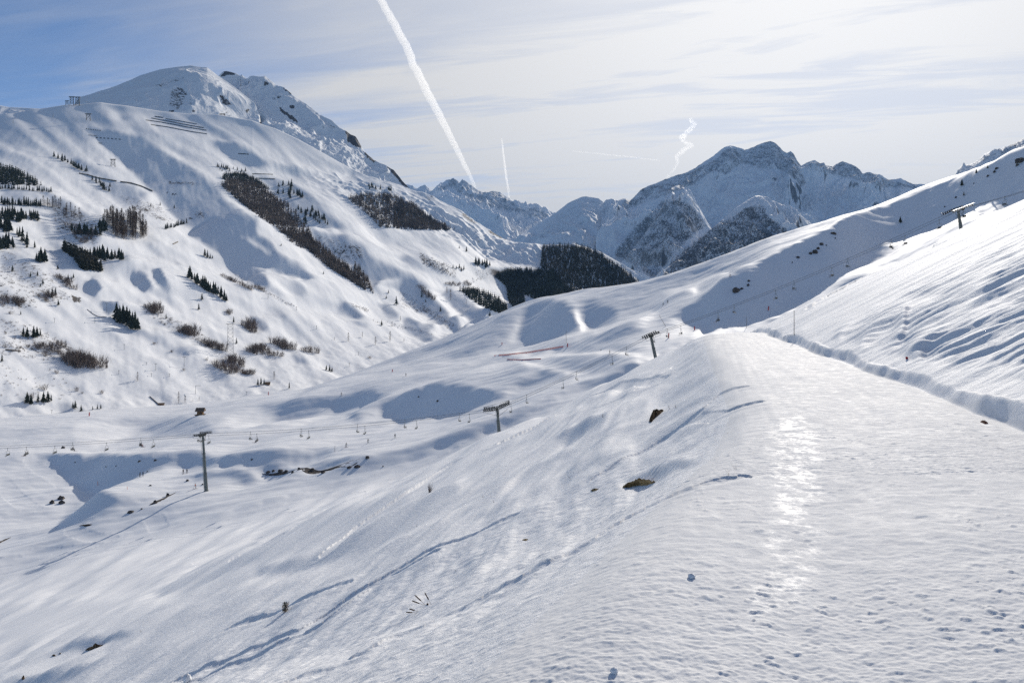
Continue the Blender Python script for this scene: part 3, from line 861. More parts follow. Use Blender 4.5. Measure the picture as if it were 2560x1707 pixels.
# towards the saddle and the wooded hill
paint(6, [(440, 540), (560, 630), (700, 690), (780, 800), (900, 860), (940, 880), (1290, 910), (1320, 720), (1000, 690), (800, 665), (600, 620)], 0.13, 1, 2)
paint(6, [(760, 720), (800, 730), (930, 860), (900, 870), (830, 800)], 0.40, 1, 1)
paint(6, [(1000, 890), (1080, 870), (1140, 890), (1120, 915), (1030, 915)], 0.48, 1, 1)
paint(6, [(0, 985), (200, 1062), (330, 1222), (480, 1342), (640, 1412), (560, 1462), (400, 1422), (200, 1302), (60, 1180), (0, 1122)], 0.03, 1.1, 1)
paint(6, [(430, 1080), (540, 1120), (680, 1232), (900, 1332), (870, 1362), (700, 1382), (500, 1262), (350, 1132)], 0.06, 1.1, 1)
paint(6, [(200, 1050), (330, 1120), (500, 1270), (700, 1390), (650, 1412), (480, 1330), (320, 1200)], 0.48, 1, 1)
paint(6, [(0, 590), (400, 620), (560, 800), (760, 900), (500, 860), (250, 740), (0, 680)], 0.36, .6, 3)
paint(6, [(0, 800), (200, 800), (400, 900), (420, 980), (200, 930), (0, 900)], 0.26, .7, 3)
paint(6, [(0, 1380), (80, 1370), (180, 1430), (310, 1510), (240, 1550), (60, 1500)], 0.10, 1, 1)
paint(6, [(1290, 690), (1520, 690), (1900, 830), (2200, 1060), (1250, 1220), (1000, 1240), (860, 990), (980, 930), (1290, 930)], 0.03, .9, 2)
# road cut and hummocks of the lower left
paint(3, [(1720, 825), (1660, 885), (1500, 990), (1340, 1080), (1160, 1135), (1095, 1155), (1110, 1265), (1060, 1335), (900, 1372), (780, 1432), (560, 1525), (540, 1470), (760, 1388), (880, 1338), (960, 1300), (985, 1230), (960, 1150), (1300, 1045), (1440, 930), (1580, 832)], 0.42, 1.2, 0)
paint(4, [(560, 420), (760, 340), (860, 470), (1000, 660), (1200, 760), (1000, 740), (820, 620), (600, 500)], 0.40, .9, 2)
paint(3, [(1160, 1130), (1300, 1100), (1380, 1200), (1400, 1292), (1320, 1312), (1230, 1232)], -0.03, 1.3, 0)
paint(3, [(1380, 1080), (1460, 1050), (1500, 1130), (1560, 1272), (1480, 1275), (1400, 1170)], -0.03, 1.3, 0)
paint(3, [(1480, 1060), (1560, 1130), (1900, 1110), (1700, 960), (1640, 880), (1500, 980)], 0.48, .8, 1)
paint(3, [(840, 1160), (945, 1262), (860, 1335), (780, 1272), (760, 1212)], -0.02, 1.2, 0)
paint(3, [(910, 1375), (1060, 1360), (1100, 1440), (985, 1502), (920, 1432)], -0.02, 1.2, 0)
paint(3, [(1330, 822), (1470, 930), (1400, 920), (1300, 830)], 0.10, 1, 0)
paint(3, [(930, 1000), (1150, 950), (1230, 1050), (1000, 1140), (930, 1090)], 0.12, 1, 2)
paint(3, [(780, 1090), (900, 1110), (980, 1200), (940, 1270), (880, 1180)], 0.45, 1, 1)
paint(3, [(280, 1030), (420, 1120), (560, 1210), (740, 1320), (880, 1355), (760, 1360), (560, 1260), (400, 1170)], 0.52, 1, 1)
paint(4, [(900, 480), (1080, 580), (1150, 640), (1000, 600)], 0.2, .8, 2)
paint(4, [(1120, 520), (1300, 540), (1440, 620), (1430, 660), (1300, 600)], 0.08, 1, 1)
paint(4, [(1490, 740), (1720, 680), (1850, 720), (1700, 780)], 0.2, .8, 2)
paint(4, [(1330, 420), (1560, 470), (1650, 540), (1500, 500)], 0.14, .8, 2)
paint(4, [(1850, 930), (2000, 900), (2150, 980), (2050, 1010)], 0.2, .8, 2)
paint(4, [(500, 1200), (650, 1210), (680, 1260), (560, 1310)], 0.12, .9, 2)

_d, _a = (_gx * .80 + _gy * .60), (-_gx * .60 + _gy * .80)
_n = fbm(_d / 260, (_a + 18 * perlin(_d / 190, _a / 120, 171)) / 26, 4, 172, gain=.6)
MAPS['C'][0] = MAPS['C'][0] + .17 * _n * np.clip((MAPS['C'][0] - .06) / .2, 0.1, 1)
r1 = np.unique(np.concatenate([np.arange(0, NR1, 2), [NR1 - 1]])); q1 = np.unique(np.concatenate([np.arange(0, len(CC), 2), [len(CC) - 1]]))
ix = np.ix_(r1, q1)
fx1 = np.zeros((len(r1), len(q1))); fx1[-1] = 1; fx1[-2] = .85; fx1[-3] = .6; fx1[-4] = .4; fx1[-5] = .2; fx1[:3] = 1
dz1 = sculpt(C1X[ix], C1Y[ix], C1Z[ix], (MAPS['C'],), (1 + 6 * tt[r1][:, None] ** 7) / (0.45 * C1Y[ix]), iters=700, outer=5, perp=0.06, fix=fx1)
print("C relief", dz1.min(), dz1.max())
tmp = np.empty((NR1, len(q1)))
for jx in range(len(q1)):
    tmp[:, jx] = np.interp(np.arange(NR1), r1, dz1[:, jx])
dfull = np.empty((NR1, len(CC)))
for i in range(NR1):
    dfull[i] = np.interp(CC, CC[q1], tmp[i])
C1Z = C1Z + blur(dfull, 1)
# gullies running down the fall line, hummocks, rough scree near the skyline on the right
cr_w = (1 - tt[:, None]) * np.ones_like(C1Y)
rough = sstep(700, 1000, CC)[None] * sstep(.72, .95, tt)[:, None]
lowl = sstep(.55, .1, tt)[:, None] * np.ones_like(C1Y)
C1Z += np.minimum(cr_w * 8, 1) * (1.5 * fbm(C1X / 90 + C1Y / 300, C1Y / 140, 4, 130) + 0.7 * fbm((C1X + .5 * C1Y) / 28, (C1Y - .6 * C1X) / 160, 3, 140) + 0.9 * lowl * fbm(C1X / 22, C1Y / 30, 4, 150)
                              + rough * 14 * (ridged(C1X / 55, C1Y / 70, 4, 160) - .8))
C1Z[-4:] += (2.0 * rough * fbm(C1X / 20, C1Y / 60, 4, 165))[-4:]

ROCK = np.zeros((MH, MW), np.float32)


def rockp(k, pts, v=1.0, soft=2):
    global ROCK
    ROCK = np.maximum(ROCK, v * poly_mask(c(k, *pts) if k else pts, soft))


# stony ground and scrub showing through the snow on the mountain side
rockp(2, [(1320, 690), (1430, 740), (1490, 840), (1500, 870), (1400, 830), (1350, 760)], 1.0, 1)
rockp(2, [(1500, 870), (1600, 950), (1620, 1000), (1540, 930)], 1.0, 1)
rockp(2, [(1650, 990), (1780, 1050), (1900, 1190), (1930, 1225), (1840, 1160), (1780, 1120), (1700, 1040)], 0.9, 1)
rockp(6, [(200, 220), (350, 320), (460, 380), (400, 350), (260, 290)], 1.0, 1)
rockp(6, [(560, 390), (700, 500), (720, 530), (620, 480), (550, 420)], 1.0, 1)
rockp(6, [(800, 560), (900, 600), (1000, 670), (920, 640), (820, 590)], 1.1, 0)
rockp(6, [(400, 390), (560, 500), (760, 620), (560, 520), (420, 440)], .5, 2)
rockp(2, [(700, 640), (760, 640), (1000, 740), (1500, 900), (1800, 1100), (1500, 960), (1000, 790)], .42, 3)
rockp(3, [(440, 440), (900, 620), (900, 860), (560, 760)], .45, 3)
rockp(3, [(0, 900), (300, 1000), (700, 1300), (500, 1420), (0, 1450)], .40, 4)
rockp(4, [(0, 420), (400, 520), (900, 860), (500, 820), (0, 760)], .34, 4)
rockp(4, [(1300, 280), (1700, 470), (2100, 700), (2000, 760), (1560, 520), (1320, 360)], .40, 3)
rockp(5, [(1000, 0), (1500, 140), (1500, 300), (1100, 180)], .45, 2)
rockp(5, [(2000, 200), (2350, 340), (2350, 430), (2050, 300)], .5, 2)
rockp(5, [(1350, 640), (1560, 710), (1540, 740), (1400, 680)], .6, 1)
rockp(5, [(1560, 790), (1900, 860), (2200, 960), (1900, 900), (1600, 830)], .35, 2)
rockp(5, [(2000, 640), (2350, 860), (2300, 900), (2050, 720)], .42, 2)
rockp(6, [(180, 780), (470, 900), (400, 980), (200, 880)], .5, 2)
rockp(6, [(0, 1120), (300, 1300), (500, 1440), (0, 1280)], .36, 3)
rockp(3, [(1100, 400), (1450, 470), (1600, 640), (1450, 640), (1200, 520)], .45, 2)
rockp(3, [(1540, 270), (1840, 290), (1840, 300), (1560, 300)], .8, 0)
rockp(3, [(1520, 370), (1640, 390), (1630, 400), (1540, 385)], 1.2, 0)
rockp(3, [(1770, 540), (1880, 560), (1870, 620), (1790, 600)], .7, 1)
rockp(3, [(1710, 605), (1780, 610), (1770, 622)], 1.2, 0)
rockp(3, [(640, 1310), (740, 1320), (760, 1380), (680, 1390)], .8, 1)
rockp(6, [(1290, 690), (1520, 690), (1900, 830), (2200, 1060), (1250, 1220), (1000, 1240), (860, 990), (980, 930), (1290, 930)], .25, 2)

lay_c1 = Layer(CC, C1X, C1Y, C1Z)
rockA = sample_map(ROCK, np.repeat(CC[None], NR1, 0), lay_c1.py)
rockA[-12:] = np.maximum(rockA[-12:], rockA[-13])
# the far side, hidden behind the crest
bx, by, bz = [C1X[:1] * .86, C1X], [C1Y[:1] * .86, C1Y], [C1Z[:1] - 60, C1Z]
for k, (dy, dzb) in enumerate(((1.02, -12), (1.10, -70), (1.25, -230))):
    yy = C1Y[-1] * dy
    bx.append(((CC - CX) / F * yy)[None]); by.append(yy[None]); bz.append((C1Z[-1] + dzb)[None])
pad = np.concatenate([rockA[:1], rockA, np.repeat(rockA[-1:], 3, 0)])
o = link("mountain", grid_mesh("mountain", np.concatenate(bx), np.concatenate(by), np.concatenate(bz), None, {'rock': pad}), M_HILL)
o["kind"] = "structure"

# ------------------------------------------------------------------ summits and ranges behind
M_SUMMIT = mountain_mat("summit_snow", (0.05, 0.05, 0.058), (0.13, 0.12, 0.115), 0.012, steep=(0.30, 0.42), amount=0.3)
M_RANGE = mountain_mat("range_rock", (0.035, 0.038, 0.048), (0.085, 0.088, 0.10), 0.009, steep=(0.22, 0.34), amount=0.35, pamp=2.2, spread=0.24)
M_CRAG = mountain_mat("crag_rock", (0.032, 0.034, 0.042), (0.085, 0.085, 0.09), 0.014, steep=(0.26, 0.40), amount=0.45, pamp=2.8, spread=0.3)


def massif(name, crest, foot, Yc, Yf, mat, amp=0.0, wav=600.0, step=3.0, nrow=150, jag=0.0, key=None, lam=0.10, bow=0.0, rock=None, seed=200, rot=0.0, back=0.35, squeeze=2.0):
    """a mountain from its skyline: front face down to a foot nearer the camera, ridged relief, a far side falling away"""
    q = np.arange(crest[0][0], crest[-1][0] + .1, step)
    yc = (curve(Yc)(q) if isinstance(Yc, list) else np.full(len(q), float(Yc)))
    yf = (curve(Yf)(q) if isinstance(Yf, list) else np.full(len(q), float(Yf)))
    pc, pf = curve(crest)(q), curve(foot)(q)
    if jag:
        pc = pc - jag * (fbm(q / 17, q * 0 + seed, 4, seed) * .6 + np.clip(fbm(q / 7, q * 0 + seed, 2, seed + 5), -.3, 1) * .5)
    t = np.linspace(0, 1, nrow)[:, None]
    Y = yf[None] * (1 - t) + yc[None] * t
    Zc, Zf = -(pc - HY) / F * yc, -(pf - HY) / F * yf
    Z = Zf[None] + (Zc - Zf)[None] * (t + bow * t * (1 - t))
    X = (q[None] - CX) / F * Y
    if key:
        rr = np.unique(np.concatenate([np.arange(0, nrow, 2), [nrow - 1]])); qq = np.unique(np.concatenate([np.arange(0, len(q), 2), [len(q) - 1]]))
        ii = np.ix_(rr, qq)
        fx = np.zeros((len(rr), len(qq))); fx[-1] = 1; fx[-2] = .5; fx[:, :3] = 1; fx[:, -3:] = 1
        dd = sculpt(X[ii], Y[ii], Z[ii], (MAPS[key],), 1 / (lam * Y[ii]), iters=260, outer=3, perp=0.2, fix=fx)
        t1 = np.stack([np.interp(np.arange(nrow), rr, dd[:, k]) for k in range(len(qq))], 1)
        t2 = np.stack([np.interp(q, q[qq], t1[k]) for k in range(nrow)])
        Z = Z + blur(t2, 1)
    if amp:
        cr, sr = math.cos(rot), math.sin(rot)
        A, B = X * cr + Y * sr, -X * sr + Y * cr
        w = np.minimum((1 - t) * 5, 1) * np.ones_like(Y)
        A2 = A + wav * .3 * fbm(A / wav, B / wav, 2, seed + 40)
        rel = ridged(A2 / wav, B / (wav * squeeze), 6, seed + 10, gain=.52) - 0.95
        Z = Z + amp * w * rel + amp * .10 * fbm(A / (wav * .07), B / (wav * .10), 3, seed + 30) * np.minimum((1 - t) * 12 + .15, 1)
    L = Layer(q, X, Y, Z)
    ra = np.zeros_like(Z)
    if rock is not None:
        ra = sample_map(rock, np.repeat(q[None], nrow, 0), L.py)
        ra[-5:] = np.maximum(ra[-5:], ra[-6])
    bx, by, bz = [X], [Y], [Z]
    for dy, dzb in ((.02, .02), (.12, .20), (back, .75)):
        yy = Y[-1] * (1 + dy)
        bx.append(((q - CX) / F * yy)[None]); by.append(yy[None]); bz.append((Z[-1] - dzb * np.maximum(Zc - Zf, 50))[None])
    ra = np.concatenate([ra, np.repeat(ra[-1:], 3, 0)])
    o = link(name, grid_mesh(name, np.concatenate(bx), np.concatenate(by), np.concatenate(bz), None, {'rock': ra}), mat)
    o["kind"] = "structure"
    return L


# the rounded snow dome and the rocky peak behind the near mountain
LAYER = 'D'
new_map('D', 0.05, 0.6)
paint(1, [(1550, 270), (1900, 250), (2050, 360), (2340, 580), (2150, 740), (1700, 640), (1900, 560), (1850, 330)], 0.34, 1, 2)
paint(1, [(1900, 255), (1960, 300), (2345, 590), (2260, 620), (2050, 450), (1900, 330)], 0.52, 1, 0)
paint(1, [(1900, 390), (1990, 450), (2150, 590), (2260, 640), (2190, 680), (2060, 590), (1950, 500)], 0.0, 1.1, 0)
paint(1, [(1830, 470), (1950, 560), (2150, 640), (2190, 720), (2080, 690), (1900, 600)], 0.45, 1, 0)
RK = np.zeros((MH, MW), np.float32)


def rk2(k, pts, v, soft=1):
    global RK
    RK = np.maximum(RK, v * poly_mask(c(k, *pts) if k else pts, soft))


rk2(1, [(1380, 430), (1480, 380), (1600, 360), (1690, 335), (1690, 360), (1560, 420), (1420, 450)], .50)
rk2(1, [(1560, 450), (1660, 420), (1740, 490), (1700, 560), (1640, 640), (1540, 610)], .56)
rk2(1, [(1740, 500), (1800, 540), (1760, 610), (1680, 570)], .42)
rk2(1, [(1540, 640), (1600, 640), (1590, 670), (1545, 665)], .9, 0)
rk2(1, [(1750, 645), (1800, 650), (1790, 665)], 1.2, 0)
rk2(1, [(1990, 480), (2060, 520), (2140, 600), (2060, 600)], .7, 0)
rk2(1, [(2000, 680), (2080, 668), (2070, 700)], 1.2, 0)
rk2(1, [(2240, 660), (2290, 620), (2280, 680)], 1.0, 0)
massif("mountain_summit", [(185, 262), (199, 243), (225, 238), (253, 230), (285, 219), (313, 207), (350, 189), (400, 174), (440, 168), (478, 164), (487, 166), (500, 168), (518, 169), (530, 178), (545, 190), (568, 205), (590, 221), (615, 241), (637, 258), (650, 290), (660, 330)],
       [(185, 300), (400, 330), (660, 390)], [(185, 2800), (480, 3050), (660, 2900)], [(185, 2350), (660, 2600)], M_SUMMIT, amp=6, wav=90, key='D', lam=.12, bow=.25, rock=RK, seed=210, nrow=130, step=2.0)
LAYER = 'E'
new_map('E', 0.07, 0.6)
paint(2, [(570, 190), (600, 182), (710, 270), (690, 280), (620, 260)], 0.5, 1, 0)
paint(2, [(770, 300), (850, 370), (960, 440), (900, 450), (840, 410)], 0.36, 1, 1)
paint(2, [(280, 150), (430, 190), (430, 220), (330, 180)], 0.45, 1, 0)
paint(2, [(700, 620), (900, 590), (1040, 690), (1300, 800), (1500, 880), (1480, 960), (1100, 800), (800, 700)], 0.36, 1, 1)
paint(2, [(400, 430), (500, 440), (560, 600), (430, 590)], 0.12, 1, 1)
RK = np.zeros((MH, MW), np.float32)
rk2(2, [(190, 180), (230, 140), (300, 150), (330, 175), (260, 175), (210, 195)], 1.3, 0)
rk2(2, [(580, 240), (620, 230), (630, 265), (590, 275)], 1.1, 0)
rk2(2, [(770, 300), (840, 330), (850, 360), (800, 330)], 1.1, 0)
rk2(2, [(660, 380), (740, 370), (760, 400), (680, 405)], .7, 0)
rk2(2, [(720, 460), (790, 510), (900, 590), (900, 620), (810, 570), (740, 510)], 1.0, 0)
rk2(2, [(820, 455), (870, 455), (870, 490), (830, 480)], 1.0, 0)
rk2(2, [(1340, 690), (1430, 740), (1490, 850), (1400, 820), (1350, 780)], 1.1, 0)
rk2(2, [(1500, 870), (1610, 960), (1600, 990), (1530, 930)], 1.0, 0)
rk2(2, [(1700, 990), (1800, 1040), (1930, 1220), (1850, 1180), (1750, 1060)], 1.0, 0)
rk2(2, [(1000, 560), (1340, 690), (1300, 720), (1050, 620)], .4, 2)
massif("mountain_peak", [(540, 196), (553, 184), (557, 180), (566, 178), (578, 181), (590, 184), (601, 189), (604, 186), (608, 191), (617, 197), (625, 191), (633, 190), (648, 192), (658, 192), (663, 190), (676, 201), (690, 213), (700, 216), (710, 219), (722, 229), (731, 238),
                         (745, 248), (761, 257), (780, 271), (800, 287), (816, 295), (832, 303), (840, 311), (850, 320), (865, 328), (878, 337), (889, 341), (897, 355), (908, 374), (920, 388), (936, 401), (950, 408), (963, 412), (975, 421), (985, 426), (998, 442), (1008, 455), (1017, 464), (1030, 478), (1040, 492)],
       [(540, 330), (800, 400), (1040, 500)], [(540, 3300), (900, 3000), (1040, 2760)], [(540, 2750), (1040, 2650)], M_SUMMIT, amp=16, wav=110, key='E', lam=.12, rock=RK, seed=230, nrow=120, step=2.0, jag=1.2)
massif("far_hill", [(-420, 255), (-200, 250), (0, 264), (20, 268), (60, 270), (100, 272), (140, 285)], [(-420, 330), (140, 330)], 4200, 3700, M_SUMMIT, amp=18, wav=200, seed=250, nrow=50)

# far ranges
RK = np.zeros((MH, MW), np.float32)
rk2(7, [(150, 700), (400, 540), (800, 400), (1050, 280), (1180, 160), (1330, 195), (1580, 115), (1680, 200), (1780, 215), (1850, 350), (1910, 500), (1850, 560), (1780, 480), (1650, 390), (1500, 390), (1300, 340), (1150, 450), (1050, 400), (850, 540), (600, 630), (250, 770)], .60)
rk2(7, [(1850, 350), (1970, 285), (2060, 320), (2220, 300), (2350, 350), (2700, 480), (2950, 520), (2900, 570), (2600, 560), (2350, 490), (2100, 440), (1900, 390)], .60)
rk2(7, [(1480, 400), (1700, 560), (2090, 640), (2080, 800), (1800, 640), (1500, 600)], .44, 3)
rk2(7, [(1100, 460), (1250, 600), (1350, 720), (1300, 700), (1130, 520)], .45)
rk2(7, [(0, 820), (200, 680), (300, 700), (180, 860), (0, 960)], .42)
rk2(7, [(600, 640), (800, 660), (860, 720), (1010, 900), (900, 960), (700, 1150), (500, 1400), (100, 1160), (300, 900), (480, 740)], .66, 2)
rk2(7, [(1390, 700), (1520, 700), (1560, 820), (1760, 940), (1700, 1000), (1500, 1150), (900, 1300), (520, 1400), (700, 1150), (1000, 930), (1150, 830)], .72, 2)
rk2(6, [(70, 150), (240, 160), (310, 200), (480, 90), (560, 100), (900, 210), (1140, 370), (1250, 340), (1400, 420), (1300, 500), (1100, 430), (900, 400), (700, 330), (540, 260), (480, 200), (310, 230)], .58, 1)
rk2(6, [(1400, 450), (1700, 265), (1860, 290), (1960, 390), (1700, 660), (1100, 690), (1300, 560)], .46, 2)
rk2(8, [(1730, 420), (1850, 300), (2130, 190), (2350, 90), (2700, -100), (3500, -400), (3500, -100), (2350, 200)], .55)
LAYER = 'G'
new_map('G', -0.04, 0.5)
paint(7, [(620, 560), (690, 530), (740, 520), (830, 570), (820, 620), (760, 560), (700, 545), (640, 590)], .5, 1, 0)
paint(7, [(1430, 620), (1530, 650), (1640, 710), (1740, 740), (1850, 820), (1950, 890), (1880, 860), (1780, 790), (1640, 730), (1520, 680)], .55, 1.2, 0)
paint(6, [(840, 420), (940, 500), (1080, 560), (1250, 590), (1120, 650), (1050, 600), (950, 540), (880, 480)], .40, 1, 1)
paint(6, [(1000, 460), (1100, 520), (1250, 590), (1150, 560)], .40, 1, 1)
paint(6, [(1880, 290), (1900, 300), (1970, 400), (1940, 380)], .5, 1, 0)
massif("far_mountain", [(940, 470), (1000, 462), (1020, 461), (1032, 463), (1044, 472), (1052, 465), (1065, 463), (1072, 470), (1080, 476), (1092, 466), (1105, 457), (1118, 450), (1134, 445), (1142, 450), (1149, 457), (1156, 448), (1162, 450), (1175, 461), (1192, 474), (1207, 481), (1225, 480), (1240, 478), (1252, 481), (1268, 492), (1284, 503), (1310, 519), (1330, 512), (1345, 514), (1362, 517), (1372, 525), (1382, 538), (1395, 532), (1420, 545), (1460, 570)],
       [(940, 640), (1460, 660)], 13000, 9500, M_RANGE, amp=230, wav=1100, key='G', lam=.05, rock=RK, seed=260, nrow=200, step=1.6, jag=2.6, rot=.5)
massif("far_dome", [(1255, 640), (1300, 590), (1345, 560), (1385, 535), (1400, 524), (1420, 508), (1440, 498), (1455, 492), (1466, 491), (1480, 493), (1498, 496), (1506, 502), (1518, 515), (1530, 527), (1545, 545), (1570, 580), (1600, 640)], [(1255, 660), (1600, 720)], 9000, 7000, M_CRAG, amp=60, wav=420, key='G', lam=.05, rock=RK, seed=280, nrow=130, step=1.8, jag=.8)
massif("high_mountain", [(1490, 530), (1515, 499), (1530, 497), (1545, 501), (1565, 495), (1575, 502), (1605, 472), (1640, 458), (1680, 442), (1725, 428), (1760, 405), (1785, 389), (1800, 376), (1815, 366), (1828, 364), (1850, 369), (1862, 374), (1880, 369), (1895, 362), (1912, 356), (1926, 353), (1936, 356), (1950, 368), (1957, 378), (1968, 383), (1976, 377), (1985, 386), (1993, 402),
                         (2003, 414), (2020, 405), (2038, 400), (2050, 409), (2060, 406), (2064, 413), (2082, 416), (2098, 406), (2106, 403), (2125, 410), (2140, 416), (2150, 426), (2156, 434), (2172, 430), (2200, 438), (2220, 449), (2250, 446), (2265, 452), (2280, 460), (2320, 461), (2400, 470)],
       [(1490, 660), (1800, 680), (2400, 640)], [(1490, 9000), (1900, 9500), (2400, 9000)], [(1490, 6800), (2400, 6500)], M_RANGE, amp=170, wav=750, key='G', lam=.05, rock=RK, seed=300, nrow=230, step=1.7, jag=1.6, rot=-.5)
massif("rocky_spur", [(1480, 720), (1520, 690), (1560, 650), (1600, 600), (1630, 560), (1655, 520), (1668, 480), (1680, 469), (1695, 464), (1705, 463), (1716, 468), (1728, 478), (1740, 505), (1760, 540), (1780, 575), (1800, 620), (1830, 690)], [(1480, 760), (1830, 760)], [(1480, 5200), (1700, 6300), (1830, 5600)], 4600, M_CRAG,
       amp=85, wav=330, key='G', lam=.05, rock=RK, seed=320, nrow=150, step=1.8, jag=1.5)
massif("near_spur", [(1590, 730), (1640, 690), (1700, 645), (1760, 590), (1800, 555), (1840, 520), (1870, 500), (1888, 490), (1898, 489), (1915, 495), (1940, 508), (1965, 519), (1985, 526), (2005, 540), (2025, 557), (2040, 572), (2080, 600), (2140, 640)], [(1590, 770), (2140, 700)], [(1590, 3900), (1900, 4800), (2140, 4500)], 3600, M_CRAG,
       amp=70, wav=260, key='G', lam=.05, rock=RK, seed=340, nrow=150, step=1.8, jag=.7)
massif("side_mountain", [(2370, 460), (2392, 433), (2400, 424), (2410, 415), (2440, 405), (2460, 386), (2480, 376), (2505, 374), (2530, 361), (2560, 346), (2600, 320), (2700, 260), (2900, 170), (3100, 120)], [(2370, 500), (3100, 300)], 3200, 2400, M_CRAG, amp=40, wav=170, rock=RK, seed=360, nrow=110, step=2.2, jag=2.5)


# ------------------------------------------------------------------ things: helpers
class MB:
    """collects simple shapes into ONE mesh"""

    def __init__(self):
        self.v, self.f, self.m = [], [], []

    def add(self, vs, fs, mat=0):
        n = len(self.v)
        self.v += [tuple(p) for p in vs]
        self.f += [tuple(n + i for i in f) for f in fs]
        self.m += [mat] * len(fs)
        return self

    def box(self, cen, size, ax=None, mat=0):
        """ax: three axes (rows) or None"""
        cen = Vector(cen)
        ax = ax or (Vector((1, 0, 0)), Vector((0, 1, 0)), Vector((0, 0, 1)))
        vs = [cen + ax[0] * (sx * size[0] / 2) + ax[1] * (sy * size[1] / 2) + ax[2] * (sz * size[2] / 2) for sx in (-1, 1) for sy in (-1, 1) for sz in (-1, 1)]
        return self.add(vs, [(0, 1, 3, 2), (4, 6, 7, 5), (0, 4, 5, 1), (2, 3, 7, 6), (0, 2, 6, 4), (1, 5, 7, 3)], mat)

    def tube(self, p, q, r0, r1=None, n=8, mat=0, cap=True):
        p, q = Vector(p), Vector(q)
        r1 = r0 if r1 is None else r1
        d = (q - p).normalized()
        a = d.cross(Vector((0, 0, 1)) if abs(d.z) < .9 else Vector((1, 0, 0))).normalized()
        b = d.cross(a)
        vs = []
        for o, r in ((p, r0), (q, r1)):
            vs += [o + (a * math.cos(2 * math.pi * k / n) + b * math.sin(2 * math.pi * k / n)) * r for k in range(n)]
        fs = [(k, (k + 1) % n, n + (k + 1) % n, n + k) for k in range(n)]
        if cap:
            fs += [tuple(range(n - 1, -1, -1)), tuple(range(n, 2 * n))]
        return self.add(vs, fs, mat)

    def build(self, name, mat, parent=None, loc=None, smooth=False):
        me = bpy.data.meshes.new(name)
        me.from_pydata(self.v, [], self.f)
        if isinstance(mat, (list, tuple)):
            for m in mat:
                me.materials.append(m)
            me.polygons.foreach_set("material_index", self.m)
        if smooth:
            me.polygons.foreach_set("use_smooth", [True] * len(self.f))
        me.update()
        o = link(name, me, mat if not isinstance(mat, (list, tuple)) else None, parent)
        if loc is not None:
            o.location = loc
        return o


def tag(o, label, cat, group=None):
    o['label'] = label
    o['category'] = cat
    if group:
        o['group'] = group
    return o


def empty(name, loc, label, cat, group=None, rz=0.0):
    o = bpy.data.objects.new(name, None)
    S.collection.objects.link(o)
    o.empty_display_size = .2
    o.location = loc
    o.rotation_euler = (0, 0, rz)
    return tag(o, label, cat, group)


def copy_thing(src, loc, rz=0.0, sc=1.0, label=None, cat=None, group=None):
    o = src.copy()
    S.collection.objects.link(o)
    o.location = loc
    o.rotation_euler = (0, 0, rz)
    o.scale = (sc, sc, sc) if isinstance(sc, (int, float)) else sc
    for ch in src.children:
        d = ch.copy()
        S.collection.objects.link(d)
        d.parent = o
        for g in ch.children:
            e = g.copy()
            S.collection.objects.link(e)
            e.parent = d
    for k, v in (('label', label), ('category', cat), ('group', group)):
        if v:
            o[k] = v
    return o


def up_line(pts, n):
    """n points spread along a polyline"""
    a = np.array(pts, float)
    s = np.concatenate([[0], np.cumsum(np.hypot(*np.diff(a, axis=0).T))])
    t = np.linspace(0, s[-1], n)
    return list(zip(np.interp(t, s, a[:, 0]), np.interp(t, s, a[:, 1])))


def in_poly(poly, n, seed, sep=0.0, even=False):
    """n points inside a polygon of the picture, at least sep apart"""
    r = np.random.default_rng(seed)
    a = np.array(poly, float)
    x0, y0 = a.min(0); x1, y1 = a.max(0)
    out = []
    tries = 0
    while len(out) < n and tries < n * 60:
        tries += 1
        x, y = r.uniform(x0, x1), r.uniform(y0, y1)
        ins = False
        j = len(poly) - 1
        for i in range(len(poly)):
            xi, yi = poly[i]; xj, yj = poly[j]
            if (yi > y) != (yj > y) and x < (xj - xi) * (y - yi) / (yj - yi) + xi:
                ins = not ins
            j = i
        if ins and (sep == 0 or all((x - p) ** 2 + (y - q) ** 2 * 3 > sep * sep for p, q in out)):
            out.append((x, y))
    return out


# ------------------------------------------------------------------ trees and shrubs
M_NEEDLE = varied("needles", (0.026, 0.036, 0.028), (0.062, 0.076, 0.052), 1.1, 0.9, 0.1)
M_BARK = varied("bark", (0.06, 0.045, 0.035), (0.11, 0.085, 0.065), 3.0, 0.9, 0.1)
M_LARCH = varied("bare_larch_twigs", (0.12, 0.088, 0.066), (0.21, 0.16, 0.125), 0.9, 0.9, 0.1)
M_TWIG = varied("bare_twigs", (0.14, 0.108, 0.092), (0.25, 0.20, 0.17), 1.5, 0.9, 0.1)


